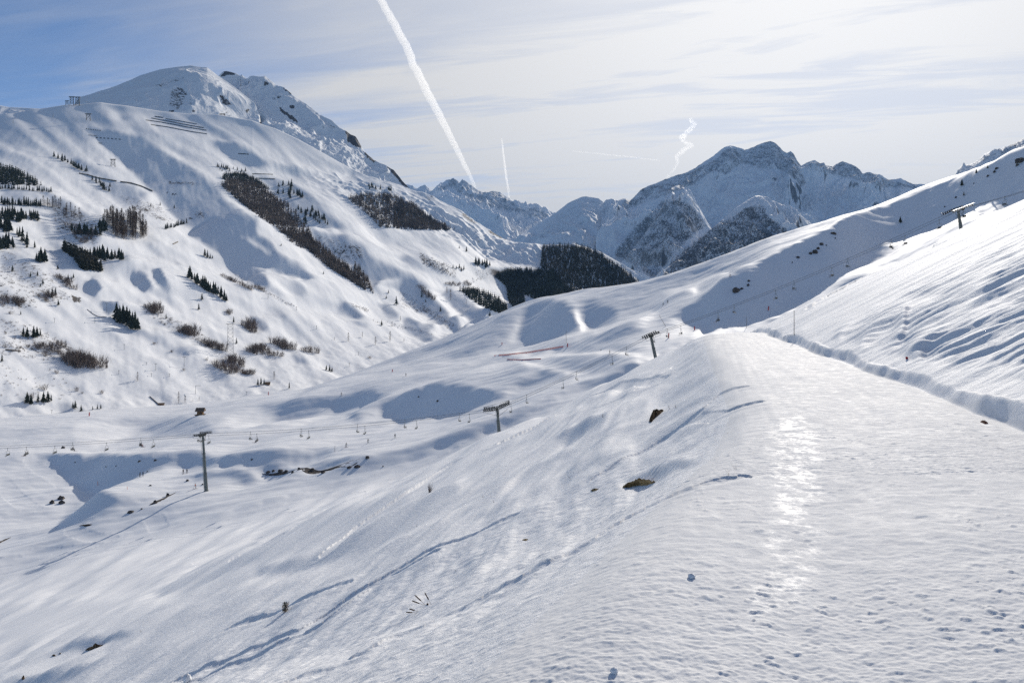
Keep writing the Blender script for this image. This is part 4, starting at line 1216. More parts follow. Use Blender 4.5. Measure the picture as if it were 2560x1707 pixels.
def conifer_shape(seed, tiers=9, spikes=11, h=1.0, r=0.19, low=False):
    """a spruce of height 1: drooping ragged tiers of boughs; returns MB of the crown"""
    rr = random.Random(seed)
    mb = MB()
    for k in range(tiers):
        t = k / (tiers - 1)
        z1 = .10 + .80 * t                         # bough tips
        z2 = min(1.0, z1 + .16 + .05 * (1 - t))    # where they leave the stem
        rad = r * (1 - t) ** .85 + .018
        n = spikes if t < .7 else max(5, spikes - 4)
        off = rr.random() * 6.28
        for s_ in range(n):
            a = off + 6.283 * (s_ + rr.uniform(-.3, .3)) / n
            ra = rad * rr.uniform(.55, 1.15)
            w = 6.283 / n * rr.uniform(.45, .75)
            zt = z1 + rr.uniform(-.035, .03)
            p0 = (math.cos(a - w) * ra * .55, math.sin(a - w) * ra * .55, zt + .035)
            p1 = (math.cos(a) * ra, math.sin(a) * ra, zt)
            p2 = (math.cos(a + w) * ra * .55, math.sin(a + w) * ra * .55, zt + .035)
            tip = (rr.uniform(-.008, .008), rr.uniform(-.008, .008), z2)
            mb.add([p0, p1, p2, tip], [(0, 1, 3), (1, 2, 3)])
            if not low:
                q = (math.cos(a) * ra * .5, math.sin(a) * ra * .5, zt + .01 - .05 * (1 - t))
                mb.add([p0, p1, p2, q], [(0, 3, 1), (1, 3, 2)])
    return mb


def larch_shape(seed, n=170):
    """a leafless larch of height 1: thin boughs, mostly level, finer twigs hanging from them"""
    rr = random.Random(seed)
    mb = MB()
    mb.tube((0, 0, 0), (0, 0, .97), .016, .003, 5)
    for k in range(n):
        t = rr.random() ** .8
        z = .14 + .84 * t
        L = (.26 * (1 - t) ** .7 + .03) * rr.uniform(.5, 1.1)
        a = rr.random() * 6.283
        d = Vector((math.cos(a), math.sin(a), rr.uniform(-.15, .45)))
        p = Vector((0, 0, z)); q = p + d * L
        s_ = Vector((-d.y, d.x, 0)).normalized() * .010
        mb.add([p - s_, p + s_, q], [(0, 1, 2)])
        for j in range(3):
            m = p.lerp(q, rr.uniform(.35, 1))
            e = m + Vector((rr.uniform(-.05, .05), rr.uniform(-.05, .05), rr.uniform(-.06, .05)))
            mb.add([m - s_ * .6, m + s_ * .6, e], [(0, 1, 2)])
    return mb


def shrub_shape(seed, n=34, spread=.75):
    """a leafless shrub of height 1: many stems from the ground, forking"""
    rr = random.Random(seed)
    mb = MB()
    for k in range(n):
        a = rr.random() * 6.283
        b0 = Vector((rr.uniform(-.22, .22), rr.uniform(-.22, .22), -.05))
        lean = rr.uniform(.1, 1) * spread
        p = b0
        L = rr.uniform(.5, 1.0)
        d = Vector((math.cos(a) * lean, math.sin(a) * lean, 1)).normalized()
        q = p + d * L * .6
        w = Vector((-d.y, d.x, .1)).normalized() * .012
        mb.add([p - w, p + w, q + w * .5, q - w * .5], [(0, 1, 2, 3)])
        for j in range(3):
            e = q + (d + Vector((rr.uniform(-.7, .7), rr.uniform(-.7, .7), rr.uniform(-.2, .5)))).normalized() * L * rr.uniform(.2, .45)
            m = p.lerp(q, rr.uniform(.5, 1.0))
            mb.add([m - w * .6, m + w * .6, e], [(0, 1, 2)])
    return mb


def mesh_of(mb, name, mats):
    me = bpy.data.meshes.new(name)
    me.from_pydata(mb.v, [], mb.f)
    for m in mats:
        me.materials.append(m)
    if len(mats) > 1:
        me.polygons.foreach_set("material_index", mb.m)
    me.update()
    return me


CROWN, SMALL = [], []
for k in range(5):
    cs = conifer_shape(40 + k, r=.20 + .025 * (k % 3))
    CROWN.append(mesh_of(cs, "crown", [M_NEEDLE]))
    cs2 = conifer_shape(60 + k, tiers=7, spikes=8, r=.21 + .025 * (k % 3), low=True)
    cs2.tube((0, 0, -.08), (0, 0, .25), .022, .018, 5, mat=1)
    SMALL.append(mesh_of(cs2, "conifer", [M_NEEDLE, M_BARK]))
TRUNK = mesh_of(MB().tube((0, 0, -.08), (0, 0, .9), .026, .006, 7), "trunk", [M_BARK])
LARCH = [mesh_of(larch_shape(80 + k), "larch", [M_LARCH]) for k in range(4)]
SHRUB = [mesh_of(shrub_shape(90 + k), "shrub", [M_TWIG]) for k in range(5)]
_tree_n = [0]


def metres(p, hpx):
    return hpx * p.y / F


def conifer(x, y, hpx, label, group, lay=None, big=None):
    p = (lay or lay_c1).hit(x, y)
    _tree_n[0] += 1
    rr = random.Random(_tree_n[0] * 7 + 3)
    hm = metres(p, hpx * 1.12)
    sw = rr.uniform(.9, 1.3)
    if big is None:
        big = hpx >= 24
    if big:
        o = empty("conifer", p, label, "tree", group, rr.random() * 6.28)
        link("trunk", TRUNK, None, o)
        link("crown", CROWN[rr.randrange(5)], None, o)
    else:
        o = link("conifer", SMALL[rr.randrange(5)], None)
        tag(o, label, "tree", group)
        o.location = p
        o.rotation_euler = (0, 0, rr.random() * 6.28)
    o.scale = (hm * sw, hm * sw, hm)
    return o


def bare(kind, x, y, hpx, label, group, lay=None):
    p = (lay or lay_c1).hit(x, y)
    _tree_n[0] += 1
    rr = random.Random(_tree_n[0] * 5 + 1)
    hm = metres(p, hpx * 1.1)
    if kind == 'larch':
        o = link("bare_larch", LARCH[rr.randrange(4)], None)
        sw = rr.uniform(.9, 1.2)
        tag(o, label, "tree", group)
    else:
        o = link("bare_shrub", SHRUB[rr.randrange(5)], None)
        sw = rr.uniform(.9, 1.5)
        tag(o, label, "shrub", group)
    o.location = p
    o.rotation_euler = (0, 0, rr.random() * 6.28)
    o.scale = (hm * sw, hm * sw, hm)
    return o


def many(kind, k, pts, n, hc, label, group, seed, line=False, lay=None, vary=.25, sep=3.0):
    """a clump: n trees inside an outline or along a line; hc: their height in the enlarged view"""
    pp = c(k, *pts)
    s = .54422 if k in (17, 18) else .27234
    P_ = up_line(pp, n) if line else in_poly(pp, n, seed, sep)
    rr = random.Random(seed)
    for (x, y) in sorted(P_, key=lambda q: q[1]):
        h = hc * s * rr.uniform(1 - vary, 1 + vary)
        if line:
            x += rr.uniform(-2, 2); y += rr.uniform(-1.2, 1.2)
        if kind == 'conifer':
            conifer(x, y, h, label, group, lay)
        else:
            bare(kind, x, y, h, label, group, lay)


# clumps of dark conifers on the mountain side
G1, G2, G3 = "conifers on the mountain side", "leafless larches on the mountain side", "leafless shrubs on the lower slope"
many('conifer', 3, [(0, 340), (240, 355), (470, 372)], 22, 48, "dark conifer in the straight row under the upper left conifer wood", G1, 1, True)
many('conifer', 3, [(10, 485), (120, 490), (370, 498)], 20, 66, "dark conifer in the level row along the middle of the left edge slope", G1, 2, True)
many('conifer', 3, [(0, 560), (100, 560), (240, 620), (230, 650), (90, 645), (0, 630)], 20, 85, "tall dark conifer in the dense stand at the left edge above the open snow patch", G1, 3)
many('conifer', 3, [(200, 580), (330, 600), (410, 630), (330, 640), (220, 620)], 10, 75, "dark conifer at the right tip of the left edge stand", G1, 4)
many('conifer', 3, [(0, 680), (90, 690), (110, 740), (40, 740), (0, 700)], 8, 90, "dark conifer leading down from the left edge stand", G1, 5)
many('conifer', 3, [(0, 850), (60, 830), (150, 890), (40, 900), (0, 900)], 8, 100, "dark conifer in the lower of the left edge clumps", G1, 6)
many('conifer', 3, [(110, 740), (190, 760), (330, 890), (250, 900), (190, 830)], 12, 85, "dark conifer stepping down the spur below the open snow patch", G1, 7)
many('conifer', 3, [(320, 980), (400, 980), (470, 1020), (400, 1030), (330, 1010)], 8, 95, "dark conifer at the lower end of the spur clump", G1, 8)
many('conifer', 3, [(620, 720), (760, 740), (920, 770), (800, 770), (680, 750)], 14, 85, "dark conifer below and left of the brown larch grove", G1, 9)
many('conifer', 3, [(880, 650), (960, 660), (1010, 720), (930, 740)], 6, 85, "dark conifer on the left flank of the brown larch grove", G1, 10)
many('conifer', 3, [(780, 960), (900, 1000), (1040, 1020), (1150, 985), (1000, 960), (880, 930)], 22, 88, "dark conifer in the ragged row right of the steep brown wood", G1, 11)
many('conifer', 3, [(1520, 715), (1600, 690), (1710, 655)], 15, 50, "dark conifer in the short band under the shaded bowl", G1, 12, True)
many('conifer', 3, [(1730, 1150), (1830, 1225), (1920, 1290), (2000, 1310)], 15, 95, "conifer in the slanting row above the ski run", G1, 13, True)
for q in ((2030, 1340, 105), (2060, 1365, 100), (2080, 1372, 70)):
    conifer(*c(3, q[:2])[0], q[2] * .272, "tall conifer in the trio at the lower end of the slanting row", G1)
for q in ((1070, 440, 150), (1100, 470, 150), (1130, 470, 165), (1165, 480, 160), (1190, 500, 150), (1215, 525, 150), (1240, 530, 160), (1265, 530, 110)):
    conifer(*c(4, q[:2])[0], q[2] * .272, "big dark spruce in the bold clump right of the snow road", G1)
for q in ((215, 590, 80), (250, 600, 90), (310, 605, 105), (340, 595, 90), (370, 590, 65)):
    conifer(*c(4, q[:2])[0], q[2] * .272, "broad dark conifer in the round pair of clumps low on the left", G1)
for q in ((250, 1205, 100), (285, 1215, 90), (350, 1200, 85), (400, 1200, 100), (440, 1195, 100), (470, 1185, 60)):
    conifer(*c(4, q[:2])[0], q[2] * .272, "dark conifer in the clump casting a long shadow at the foot of the mountain", G1)
for q in ((670, 1250, 60), (690, 1255, 75), (745, 1280, 60), (850, 1265, 35), (895, 1258, 45), (925, 1256, 45)):
    conifer(*c(4, q[:2])[0], q[2] * .272, "small conifer peeping over the valley snow near the left red post", G1)
SINGLES = [(3, 115, 1100, 60, "lone small conifer under the lower left edge clump"), (3, 280, 1150, 48, "small conifer beside its twin on the open spur"), (3, 345, 1140, 48, "right hand twin of the small conifers on the open spur"),
           (3, 393, 1215, 48, "lone small conifer below the twins on the open spur"), (3, 370, 1240, 40, "tiny conifer touching the one below the twins"), (3, 625, 1180, 60, "conifer left of its neighbour under the steep brown wood"),
           (3, 675, 1160, 48, "conifer right of its neighbour under the steep brown wood"), (3, 530, 1080, 45, "lone conifer on the striped snow left of the steep brown wood"), (3, 1010, 320, 42, "lone tiny conifer below the brown retaining wall"),
           (3, 1855, 1360, 66, "lone pointed conifer left of the slanting row"), (3, 1825, 1450, 58, "squat lone conifer below the pointed one by the slanting row"), (3, 480, 1330, 85, "conifer among scrub on the spur above the snow road"),
           (3, 510, 1320, 72, "slimmer conifer among scrub on the spur above the snow road"), (3, 535, 1410, 60, "conifer at the foot of the scrubby spur"), (3, 190, 1495, 38, "tiny conifer on the open slope at the far left"),
           (3, 1470, 490, 32, "tiny conifer on the sunlit rib beside the shaded bowl"), (3, 1385, 500, 34, "tiny conifer left of the one on the sunlit rib"), (3, 1600, 520, 36, "tiny conifer in the shaded bowl"),
           (4, 2170, 660, 55, "lone conifer right of the lattice pylon"), (4, 2145, 465, 55, "lone conifer just above the lattice pylon"), (4, 1525, 430, 45, "small conifer at the end of the scrubby gully"), (4, 18, 825, 70, "conifer cut by the left edge of the picture"),
           (5, 1135, 387, 28, "tiny conifer on the rim under the long brown wood"), (5, 1730, 563, 36, "small conifer on the sunny knoll in mid valley"), (5, 1710, 612, 34, "small conifer just under the sunny knoll"), (5, 1802, 670, 78, "tall dark conifer below the sunny knoll"),
           (5, 2035, 592, 38, "small conifer on the shaded flank right of the knoll"), (5, 2207, 730, 48, "small conifer low on the shaded flank right of the knoll"), (5, 2072, 643, 28, "tiny conifer between those on the shaded flank"),
           (5, 1667, 860, 50, "lone conifer above the lone bare trees by the valley snow"), (5, 820, 1437, 60, "lone pointed conifer on the edge of the valley snow"), (5, 1420, 340, 44, "conifer left of the pointed one right of the long brown wood"),
           (5, 1468, 352, 66, "pointed conifer right of the long brown wood"), (5, 745, 128, 24, "tiny tree alone on the smooth snow left of the long brown wood"), (5, 1240, 190, 32, "small conifer in the stony shade right of the long brown wood"),
           (5, 1313, 192, 26, "tiny conifer at the edge of the stony shade"), (5, 1278, 245, 26, "tiny conifer below the stony shade"), (6, 545, 740, 28, "tiny conifer on the open slope under the right hand larch wood"), (6, 610, 770, 50, "small conifer pair member under the right hand larch wood"),
           (6, 200, 1185, 45, "small conifer on the lower right flank of the valley"), (6, 370, 1315, 45, "small conifer above the valley edge on the lower right flank"), (6, 825, 1360, 45, "dark conifer at the valley edge under the conifer strip"),
           (6, 1293, 900, 40, "lone conifer at the left border of the wooded hill")]
for k, x, y, h, lb in SINGLES:
    conifer(*c(k, (x, y))[0], h * .272, lb, G1)
for q in ((1880, 960, 70), (1905, 975, 72), (1930, 980, 48), (1950, 978, 30)):
    conifer(*c(3, q[:2])[0], q[2] * .272, "conifer in the tight group on the smooth shoulder under the snow road end", G1)
for q in ((1160, 1270, 50), (1190, 1280, 62), (1212, 1284, 45)):
    conifer(*c(5, q[:2])[0], q[2] * .272, "conifer in the little trio at the crest of the valley snow", G1)
for q in ((532, 1408, 62), (560, 1406, 70), (588, 1404, 56)):
    conifer(*c(5, q[:2])[0], q[2] * .272, "conifer beside the small brown chalet", G1)
many('conifer', 2, [(680, 1180), (850, 1180), (870, 1310), (700, 1280)], 8, 48, "small conifer scattered right of the long brown wood", G1, 21, sep=6)
many('conifer', 2, [(815, 1200), (860, 1210), (850, 1310), (810, 1320)], 8, 62, "conifer in the small upright clump right of the long brown wood", G1, 22)
many('conifer', 2, [(870, 1280), (960, 1270), (970, 1300), (900, 1310)], 8, 50, "conifer in the flat clump right of the long brown wood", G1, 23)
many('conifer', 2, [(870, 1410), (1000, 1420), (1060, 1400), (1180, 1560), (1000, 1570), (900, 1500)], 30, 50, "conifer in the loose wood between the two larch woods", G1, 24, sep=3.4)
many('conifer', 2, [(120, 1005), (230, 1020), (500, 1060), (560, 1080), (400, 1065), (200, 1060)], 16, 34, "small conifer fringing the top of the long brown wood", G1, 25)
many('conifer', 1, [(460, 1050), (600, 1100), (700, 1160), (820, 1215), (760, 1210), (600, 1135), (480, 1070)], 18, 50, "conifer in the dark diagonal string under the sunlit rib", G1, 26)
many('conifer', 1, [(820, 1265), (900, 1300), (1030, 1405), (960, 1390), (860, 1310)], 14, 45, "conifer in the lower diagonal string beneath the brown retaining wall", G1, 27)
many('conifer', 2, [(1540, 1175), (1640, 1210), (1760, 1240), (1650, 1235), (1560, 1230)], 10, 46, "conifer fringing the top of the right hand larch wood", G1, 28)
many('conifer', 6, [(690, 880), (780, 870), (860, 910), (780, 920), (700, 900)], 14, 56, "conifer in the small dark copse left of the wooded hill", G1, 29)
many('conifer', 6, [(470, 930), (550, 960), (660, 890), (600, 870)], 6, 42, "small conifer strung out left of the small dark copse", G1, 30)
# leafless larches
many('larch', 3, [(940, 620), (1040, 600), (1230, 640), (1320, 690), (1355, 780), (1250, 815), (1080, 800), (1000, 700)], 120, 110, "leafless brown larch in the dense grove on the spur", G2, 31, sep=2.4)
many('larch', 3, [(380, 500), (560, 512)], 12, 80, "leafless greyish larch at the right end of the level conifer row", G2, 32, True)
many('larch', 3, [(560, 540), (660, 540), (780, 620), (760, 660), (600, 620)], 10, 75, "leafless larch thinly spread left of the larch grove", G2, 33, sep=6)
for q in ((5, 1745, 1010, 92, "tall bare tree, largest of the lone trees by the valley snow"), (5, 1612, 1035, 70, "broad bare tree left of the largest lone tree by the valley snow"), (5, 1490, 970, 50, "small bare tree above the line of a ski lift near the valley snow"),
          (5, 1362, 1002, 72, "lone bare tree casting a long shadow beside the ski lift"), (5, 1762, 868, 42, "small bare tree beside the lone conifer near the valley snow"), (5, 1840, 818, 42, "small bare tree on the rim above the valley snow"),
          (5, 1872, 1010, 36, "low bare tree right of the largest lone tree"), (5, 680, 1352, 72, "bare tree behind the small brown chalet"), (4, 1262, 1000, 78, "frosted slim tree standing alone on the lower piste"),
          (4, 1640, 1203, 98, "tall brown larch at the crest of the valley snow"), (4, 1700, 1196, 60, "shorter brown larch beside the tall one at the crest"), (4, 1770, 1190, 26, "tiny larch at the crest of the valley snow"), (4, 1828, 1182, 36, "small dark larch right of the tall one at the crest"),
          (6, 465, 1210, 90, "tall bare larch in the middle of the right flank"), (6, 430, 1150, 60, "bare larch up the slope from the tall one on the right flank"), (6, 610, 1250, 40, "small bare larch left of the conifer strip")):
    bare('larch', *c(q[0], q[1:3])[0], q[3] * .272, q[4], G2)
# shrubs
SH = [(4, [(590, 800), (760, 790), (990, 880), (900, 885), (640, 870)], 26, 130, "leafless brown shrub in the big thicket low on the left"), (4, [(330, 690), (480, 640), (600, 660), (560, 780), (400, 790)], 15, 75, "leafless shrub spread above the big thicket low on the left"),
      (4, [(1330, 330), (1450, 320), (1470, 430), (1420, 420)], 12, 85, "leafless shrub in the gully beside the bold spruce clump"), (4, [(1650, 540), (1810, 560), (1830, 600), (1700, 580)], 10, 100, "leafless shrub in the gully thicket right of the lower piste"),
      (4, [(1850, 650), (1990, 680), (2060, 720), (1960, 715)], 11, 85, "leafless shrub downhill of the gully thicket"), (4, [(1960, 860), (2080, 800), (2220, 800), (2220, 920), (2050, 930)], 22, 95, "leafless shrub in the thicket under the lattice pylon"),
      (4, [(2190, 480), (2330, 480), (2340, 570), (2230, 520)], 12, 85, "leafless shrub in the strip right above the lattice pylon"), (4, [(2070, 360), (2120, 360), (2140, 400), (2090, 400)], 4, 60, "leafless shrub at the bottom of the slanting conifer row"),
      (5, [(390, 1090), (560, 1060), (760, 1140), (640, 1150), (460, 1110)], 20, 80, "leafless shrub in the wide thicket in mid valley"), (5, [(630, 1030), (740, 1020), (880, 1080), (760, 1080)], 12, 90, "taller leafless shrub crowning the wide thicket in mid valley"),
      (5, [(950, 1100), (1080, 1110)], 4, 80, "leafless round shrub right of the wide thicket"), (5, [(390, 1290), (500, 1300), (440, 1312)], 6, 60, "leafless shrub by the shed under the wide thicket"),
      (3, [(580, 640), (900, 760), (760, 860), (640, 760)], 26, 55, "leafless scrub bush below the left conifer rows"), (3, [(480, 1120), (640, 1190), (720, 1280), (600, 1250)], 14, 60, "leafless scrub bush along the spur above the snow road"),
      (3, [(0, 1330), (120, 1330), (300, 1390), (0, 1420)], 14, 70, "leafless scrub bush at the left edge above the open slope"), (3, [(370, 1330), (480, 1280), (520, 1380), (420, 1390)], 7, 75, "leafless scrub bush by the conifers on the scrubby spur"),
      (3, [(2000, 1120), (2090, 1160), (2250, 1230), (2330, 1280), (2120, 1190)], 14, 55, "leafless bush along the rim right of the slanting conifer row"), (5, [(480, 500), (600, 540), (560, 550)], 5, 50, "leafless bush strung along the rim in mid slope"),
      (6, [(160, 1080), (300, 1190), (330, 1240), (230, 1170)], 9, 55, "leafless bush along the ridge in the right part of the valley"), (6, [(420, 1070), (650, 1050), (640, 1080), (450, 1085)], 14, 38, "leafless bush lining the forest road on the right flank")]
for i_, (k, pts, n, hc, lb) in enumerate(SH):
    many('shrub', k, pts, n, hc, lb, G3, 50 + i_, line=(len(pts) == 2), sep=5)
for q in ((4, 930, 1112, 52, "round bare shrub right of the two on the flat by the valley snow"), (4, 700, 1090, 66, "feathery bare shrub in the middle of the flat by the valley snow"), (4, 400, 1078, 78, "reddish bare shrub above the clump with the long shadow"), (4, 290, 1150, 70, "bare shrub leaning on the clump with the long shadow"),
          (4, 755, 1115, 30, "tiny bare shrub left of the round one"), (4, 1690, 905, 42, "low bare shrub at the foot of a drag lift pole"), (4, 100, 385, 44, "bare shrub alone on the upper open slope at the far left"), (4, 175, 700, 40, "small dark shrub left above the big thicket"), (4, 250, 690, 46, "pale bare shrub left above the big thicket"),
          (4, 50, 690, 50, "pale bare shrub at the far left edge"), (4, 1420, 665, 40, "small round shrub on the hummock above the lower piste"), (4, 1580, 735, 36, "small flat shrub right of the lower piste"), (4, 520, 930, 46, "small twiggy shrub under the big thicket"), (5, 1560, 1160, 40, "dark shrub alone at the crest of the valley snow"),
          (4, 1900, 810, 42, "low bare shrub left of the pylon thicket")):
    bare('shrub', *c(q[0], q[1:3])[0], q[3] * .272, q[4], G3)


# woods too dense to count
def wood(name, outlines, hm, mats, seed, shape='conifer', label=None, thick=1.0):
    r = np.random.default_rng(seed)
    base = []
    for k in range(4):
        s_ = conifer_shape(300 + seed + k, tiers=4, spikes=6, r=.17 if shape == 'conifer' else .13, low=True)
        tri = np.array([list(f)[:3] for f in s_.f])
        base.append((np.array(s_.v), tri))
    VV, FF, nv = [], [], 0
    for k_, pts, cnt in outlines:
        for (x, y) in in_poly(c(k_, *pts), cnt, seed + cnt):
            p = lay_c1.hit(x, y)
            v, f = base[r.integers(4)]
            h = hm * r.uniform(.65, 1.15); a = r.random() * 6.28; w = h * r.uniform(.9, 1.3) * thick
            q = np.empty_like(v)
            q[:, 0] = (v[:, 0] * math.cos(a) - v[:, 1] * math.sin(a)) * w + p.x
            q[:, 1] = (v[:, 0] * math.sin(a) + v[:, 1] * math.cos(a)) * w + p.y
            q[:, 2] = v[:, 2] * h + p.z - .06 * h
            VV.append(q); FF.append(f + nv); nv += len(v)
    V_a, F_a = np.concatenate(VV).astype(np.float32), np.concatenate(FF)
    me = bpy.data.meshes.new(name)
    me.vertices.add(len(V_a)); me.vertices.foreach_set("co", V_a.ravel())
    me.loops.add(F_a.size); me.loops.foreach_set("vertex_index", F_a.ravel().astype(np.int32))
    me.polygons.add(len(F_a)); me.polygons.foreach_set("loop_start", np.arange(0, F_a.size, 3, dtype=np.int32)); me.polygons.foreach_set("loop_total", np.full(len(F_a), 3, np.int32))
    me.update(calc_edges=True)
    o = link(name, me, mats)
    o["kind"] = "stuff"
    o["label"] = label
    o["category"] = "wood"
    return o


def scrub(name, areas, mat, label, seed):
    r = random.Random(seed)
    mb = MB()
    for k_, pts, cnt, hm in areas:
        for (x, y) in in_poly(c(k_, *pts), cnt, seed + cnt):
            p = lay_c1.hit(x, y)
            h = hm * r.uniform(.4, 1.2)
            for j in range(9):
                a = r.random() * 6.283
                b = p + Vector((r.uniform(-.4, .4) * h, r.uniform(-.4, .4) * h, -.1))
                e = b + Vector((math.cos(a) * .45, math.sin(a) * .45, r.uniform(.5, 1.1))) * h
                w = Vector((-math.sin(a), math.cos(a), 0)) * h * .05
                mb.add([b - w, b + w, e], [(0, 1, 2)])
    o = mb.build(name, mat)
    o["kind"] = "stuff"; o["label"] = label; o["category"] = "scrub"


scrub("scrub", [(3, [(440, 460), (900, 640), (900, 860), (560, 780)], 240, 3.0), (3, [(0, 900), (300, 1000), (720, 1310), (500, 1420), (0, 1450)], 260, 2.2), (4, [(0, 420), (400, 520), (900, 860), (500, 820), (0, 760)], 240, 2.2), (4, [(1300, 300), (1700, 480), (2100, 720), (2000, 760), (1560, 520), (1320, 370)], 220, 2.4),
                (4, [(0, 860), (500, 900), (700, 1100), (500, 1200), (0, 1160)], 60, 1.8), (5, [(1000, 10), (1480, 140), (1500, 300), (1100, 180)], 160, 3.0), (5, [(2000, 200), (2350, 340), (2350, 430), (2050, 300)], 190, 3.2), (5, [(1350, 640), (1560, 710), (1540, 740), (1400, 680)], 90, 2.0), (5, [(2000, 640), (2350, 860), (2300, 900), (2050, 720)], 140, 2.6),
                (5, [(1560, 790), (1900, 860), (2200, 960), (1900, 900), (1600, 830)], 120, 1.8), (6, [(180, 780), (470, 900), (400, 980), (200, 880)], 220, 3.4), (6, [(0, 1120), (300, 1300), (500, 1440), (0, 1280)], 160, 2.6), (3, [(1100, 400), (1450, 470), (1600, 640), (1450, 640), (1200, 520)], 150, 2.6), (3, [(1540, 265), (1840, 285), (1840, 305), (1560, 305)], 90, 2.4), (3, [(1770, 540), (1880, 560), (1870, 620), (1790, 600)], 50, 2.6),
                (5, [(300, 380), (600, 540), (880, 680), (820, 680), (500, 510)], 120, 2.0), (6, [(700, 930), (860, 960), (820, 1000), (640, 1060)], 90, 3.4), (6, [(500, 560), (1000, 700), (900, 720), (560, 620)], 60, 2.0)], M_TWIG, "thin leafless scrub and weeds dotted over the mountain side", 77)
M_WOOD_B = varied("larch_wood", (0.11, 0.085, 0.07), (0.22, 0.175, 0.14), 0.035, 0.95, 0.05)
M_WOOD_G = varied("spruce_wood", (0.022, 0.031, 0.025), (0.060, 0.070, 0.050), 0.03, 0.95, 0.05)
M_WOOD_M = varied("mixed_wood", (0.036, 0.040, 0.028), (0.11, 0.095, 0.07), 0.012, 0.95, 0.05)
wood("larch_forest", [(2, [(190, 1190), (260, 1150), (400, 1160), (510, 1180), (640, 1260), (780, 1370), (750, 1440), (900, 1568), (640, 1545), (520, 1462), (330, 1312)], 2300),
                      (5, [(740, 0), (1000, 30), (1100, 190), (1060, 212), (900, 92)], 620), (5, [(1110, 180), (1200, 222), (1340, 312), (1440, 412), (1535, 545), (1430, 482), (1300, 402), (1200, 342), (1150, 262)], 800), (0, [(640, 515), (715, 505), (775, 580), (805, 645), (735, 612), (680, 562)], 800), (0, [(765, 596), (805, 612), (845, 655), (818, 668), (780, 634)], 320), (0, [(885, 660), (920, 700), (935, 735), (890, 700)], 160)],
     14, M_WOOD_B, 400, 'larch', "long brown larch wood running down the middle of the mountain side")
wood("larch_forest", [(2, [(1360, 1310), (1560, 1270), (1740, 1275), (1960, 1365), (2050, 1450), (2200, 1545), (2350, 1600), (2000, 1600), (1650, 1575), (1540, 1455), (1400, 1355)], 1900),
                      (6, [(-60, 330), (120, 330), (200, 410), (340, 500), (430, 545), (445, 587), (330, 572), (150, 562), (0, 547), (-60, 540)], 1000)], 17, M_WOOD_B, 420, 'larch', "grey brown larch wood on the right shoulder of the mountain side")
wood("larch_forest", [(6, [(1310, 730), (1500, 712), (1720, 740), (1860, 810), (2000, 900), (2120, 990), (2200, 1070), (1700, 1200), (1560, 1200), (1400, 950), (1300, 930), (1295, 830)], 3600)], 19, M_WOOD_M, 440, 'larch', "dark mixed wood covering the rounded hill under the far peaks")
wood("spruce_forest", [(6, [(870, 1000), (980, 945), (1310, 945), (1400, 950), (1620, 1200), (1250, 1210), (1130, 1160), (1150, 1255), (1060, 1295), (1000, 1240), (975, 1090)], 3000)], 17, M_WOOD_G, 460, 'conifer', "green black spruce wood at the left foot of the rounded hill")
wood("spruce_forest", [(6, [(550, 1130), (700, 1120), (880, 1190), (980, 1270), (985, 1315), (930, 1345), (800, 1295), (690, 1235), (600, 1165)], 560)], 16, M_WOOD_G, 480, 'conifer', "dark spruce strip in front of the wooded hill, just above the valley snow")
wood("spruce_forest", [(3, [(-40, 130), (0, 140), (150, 175), (240, 225), (385, 310), (250, 315), (0, 300), (-40, 300)], 420), ], 13, M_WOOD_G, 500, 'conifer', "dense dark conifer wood at the left edge, high on the mountain side")
wood("mixed_forest", [(3, [(560, 880), (640, 900), (730, 940), (800, 980), (900, 1050), (945, 1100), (760, 1085), (680, 980), (580, 905)], 420)], 15, M_WOOD_M, 520, 'conifer', "steep brown and green wood above the snow road on the left")
wood("spruce_forest", [(2, [(200, 1130), (240, 1085), (400, 1085), (520, 1140), (640, 1230), (560, 1210), (400, 1165), (260, 1150)], 520)], 12, M_WOOD_G, 540, 'conifer', "dark conifer fringe capping the long brown larch wood")


# ------------------------------------------------------------------ the chairlift across the valley
M_STEEL = varied("galvanised_steel", (0.11, 0.125, 0.12), (0.17, 0.19, 0.18), 2.0, 0.55, 0.4)
M_DARK = varied("dark_steel", (0.035, 0.04, 0.038), (0.07, 0.075, 0.07), 4.0, 0.6, 0.3)
M_PALE = varied("pale_steel", (0.45, 0.46, 0.45), (0.58, 0.59, 0.58), 4.0, 0.45, 0.4)
M_RUBBER = varied("wheel_rubber", (0.02, 0.02, 0.02), (0.05, 0.05, 0.05), 6.0, 0.8, 0.2)
M_ROPE = varied("rope_steel", (0.10, 0.10, 0.10), (0.16, 0.16, 0.16), 8.0, 0.6, 0.3)


def at(px, py, y):
    return Vector(((px - CX) / F * y, y, -(py - HY) / F * y))


ROPE_Y = 2.6                                   # half the distance between the two ropes
# picture position of the rope and of the foot of each tower, distance
TW = [(-420, 1128, -405, 1230, 288), (507, 1086, 516, 1217, 270), (1243, 1022, 1251, 1071, 252), (1627, 838, 1648, 895, 245), (2395, 524, 2409, 566, 230), (3080, 280, 3100, 340, 222)]
HEADS = [at(a, b, y) for a, b, _, _, y in TW]
TLAB = ["", "tall chairlift tower standing on the near bank of the stream, the tallest of the row", "short leaning chairlift tower with long wheel trains in the middle of the snow slope",
        "leaning chairlift tower just beyond the crest of the groomed track", "chairlift tower with pale wheel trains on the slope at the far right"]


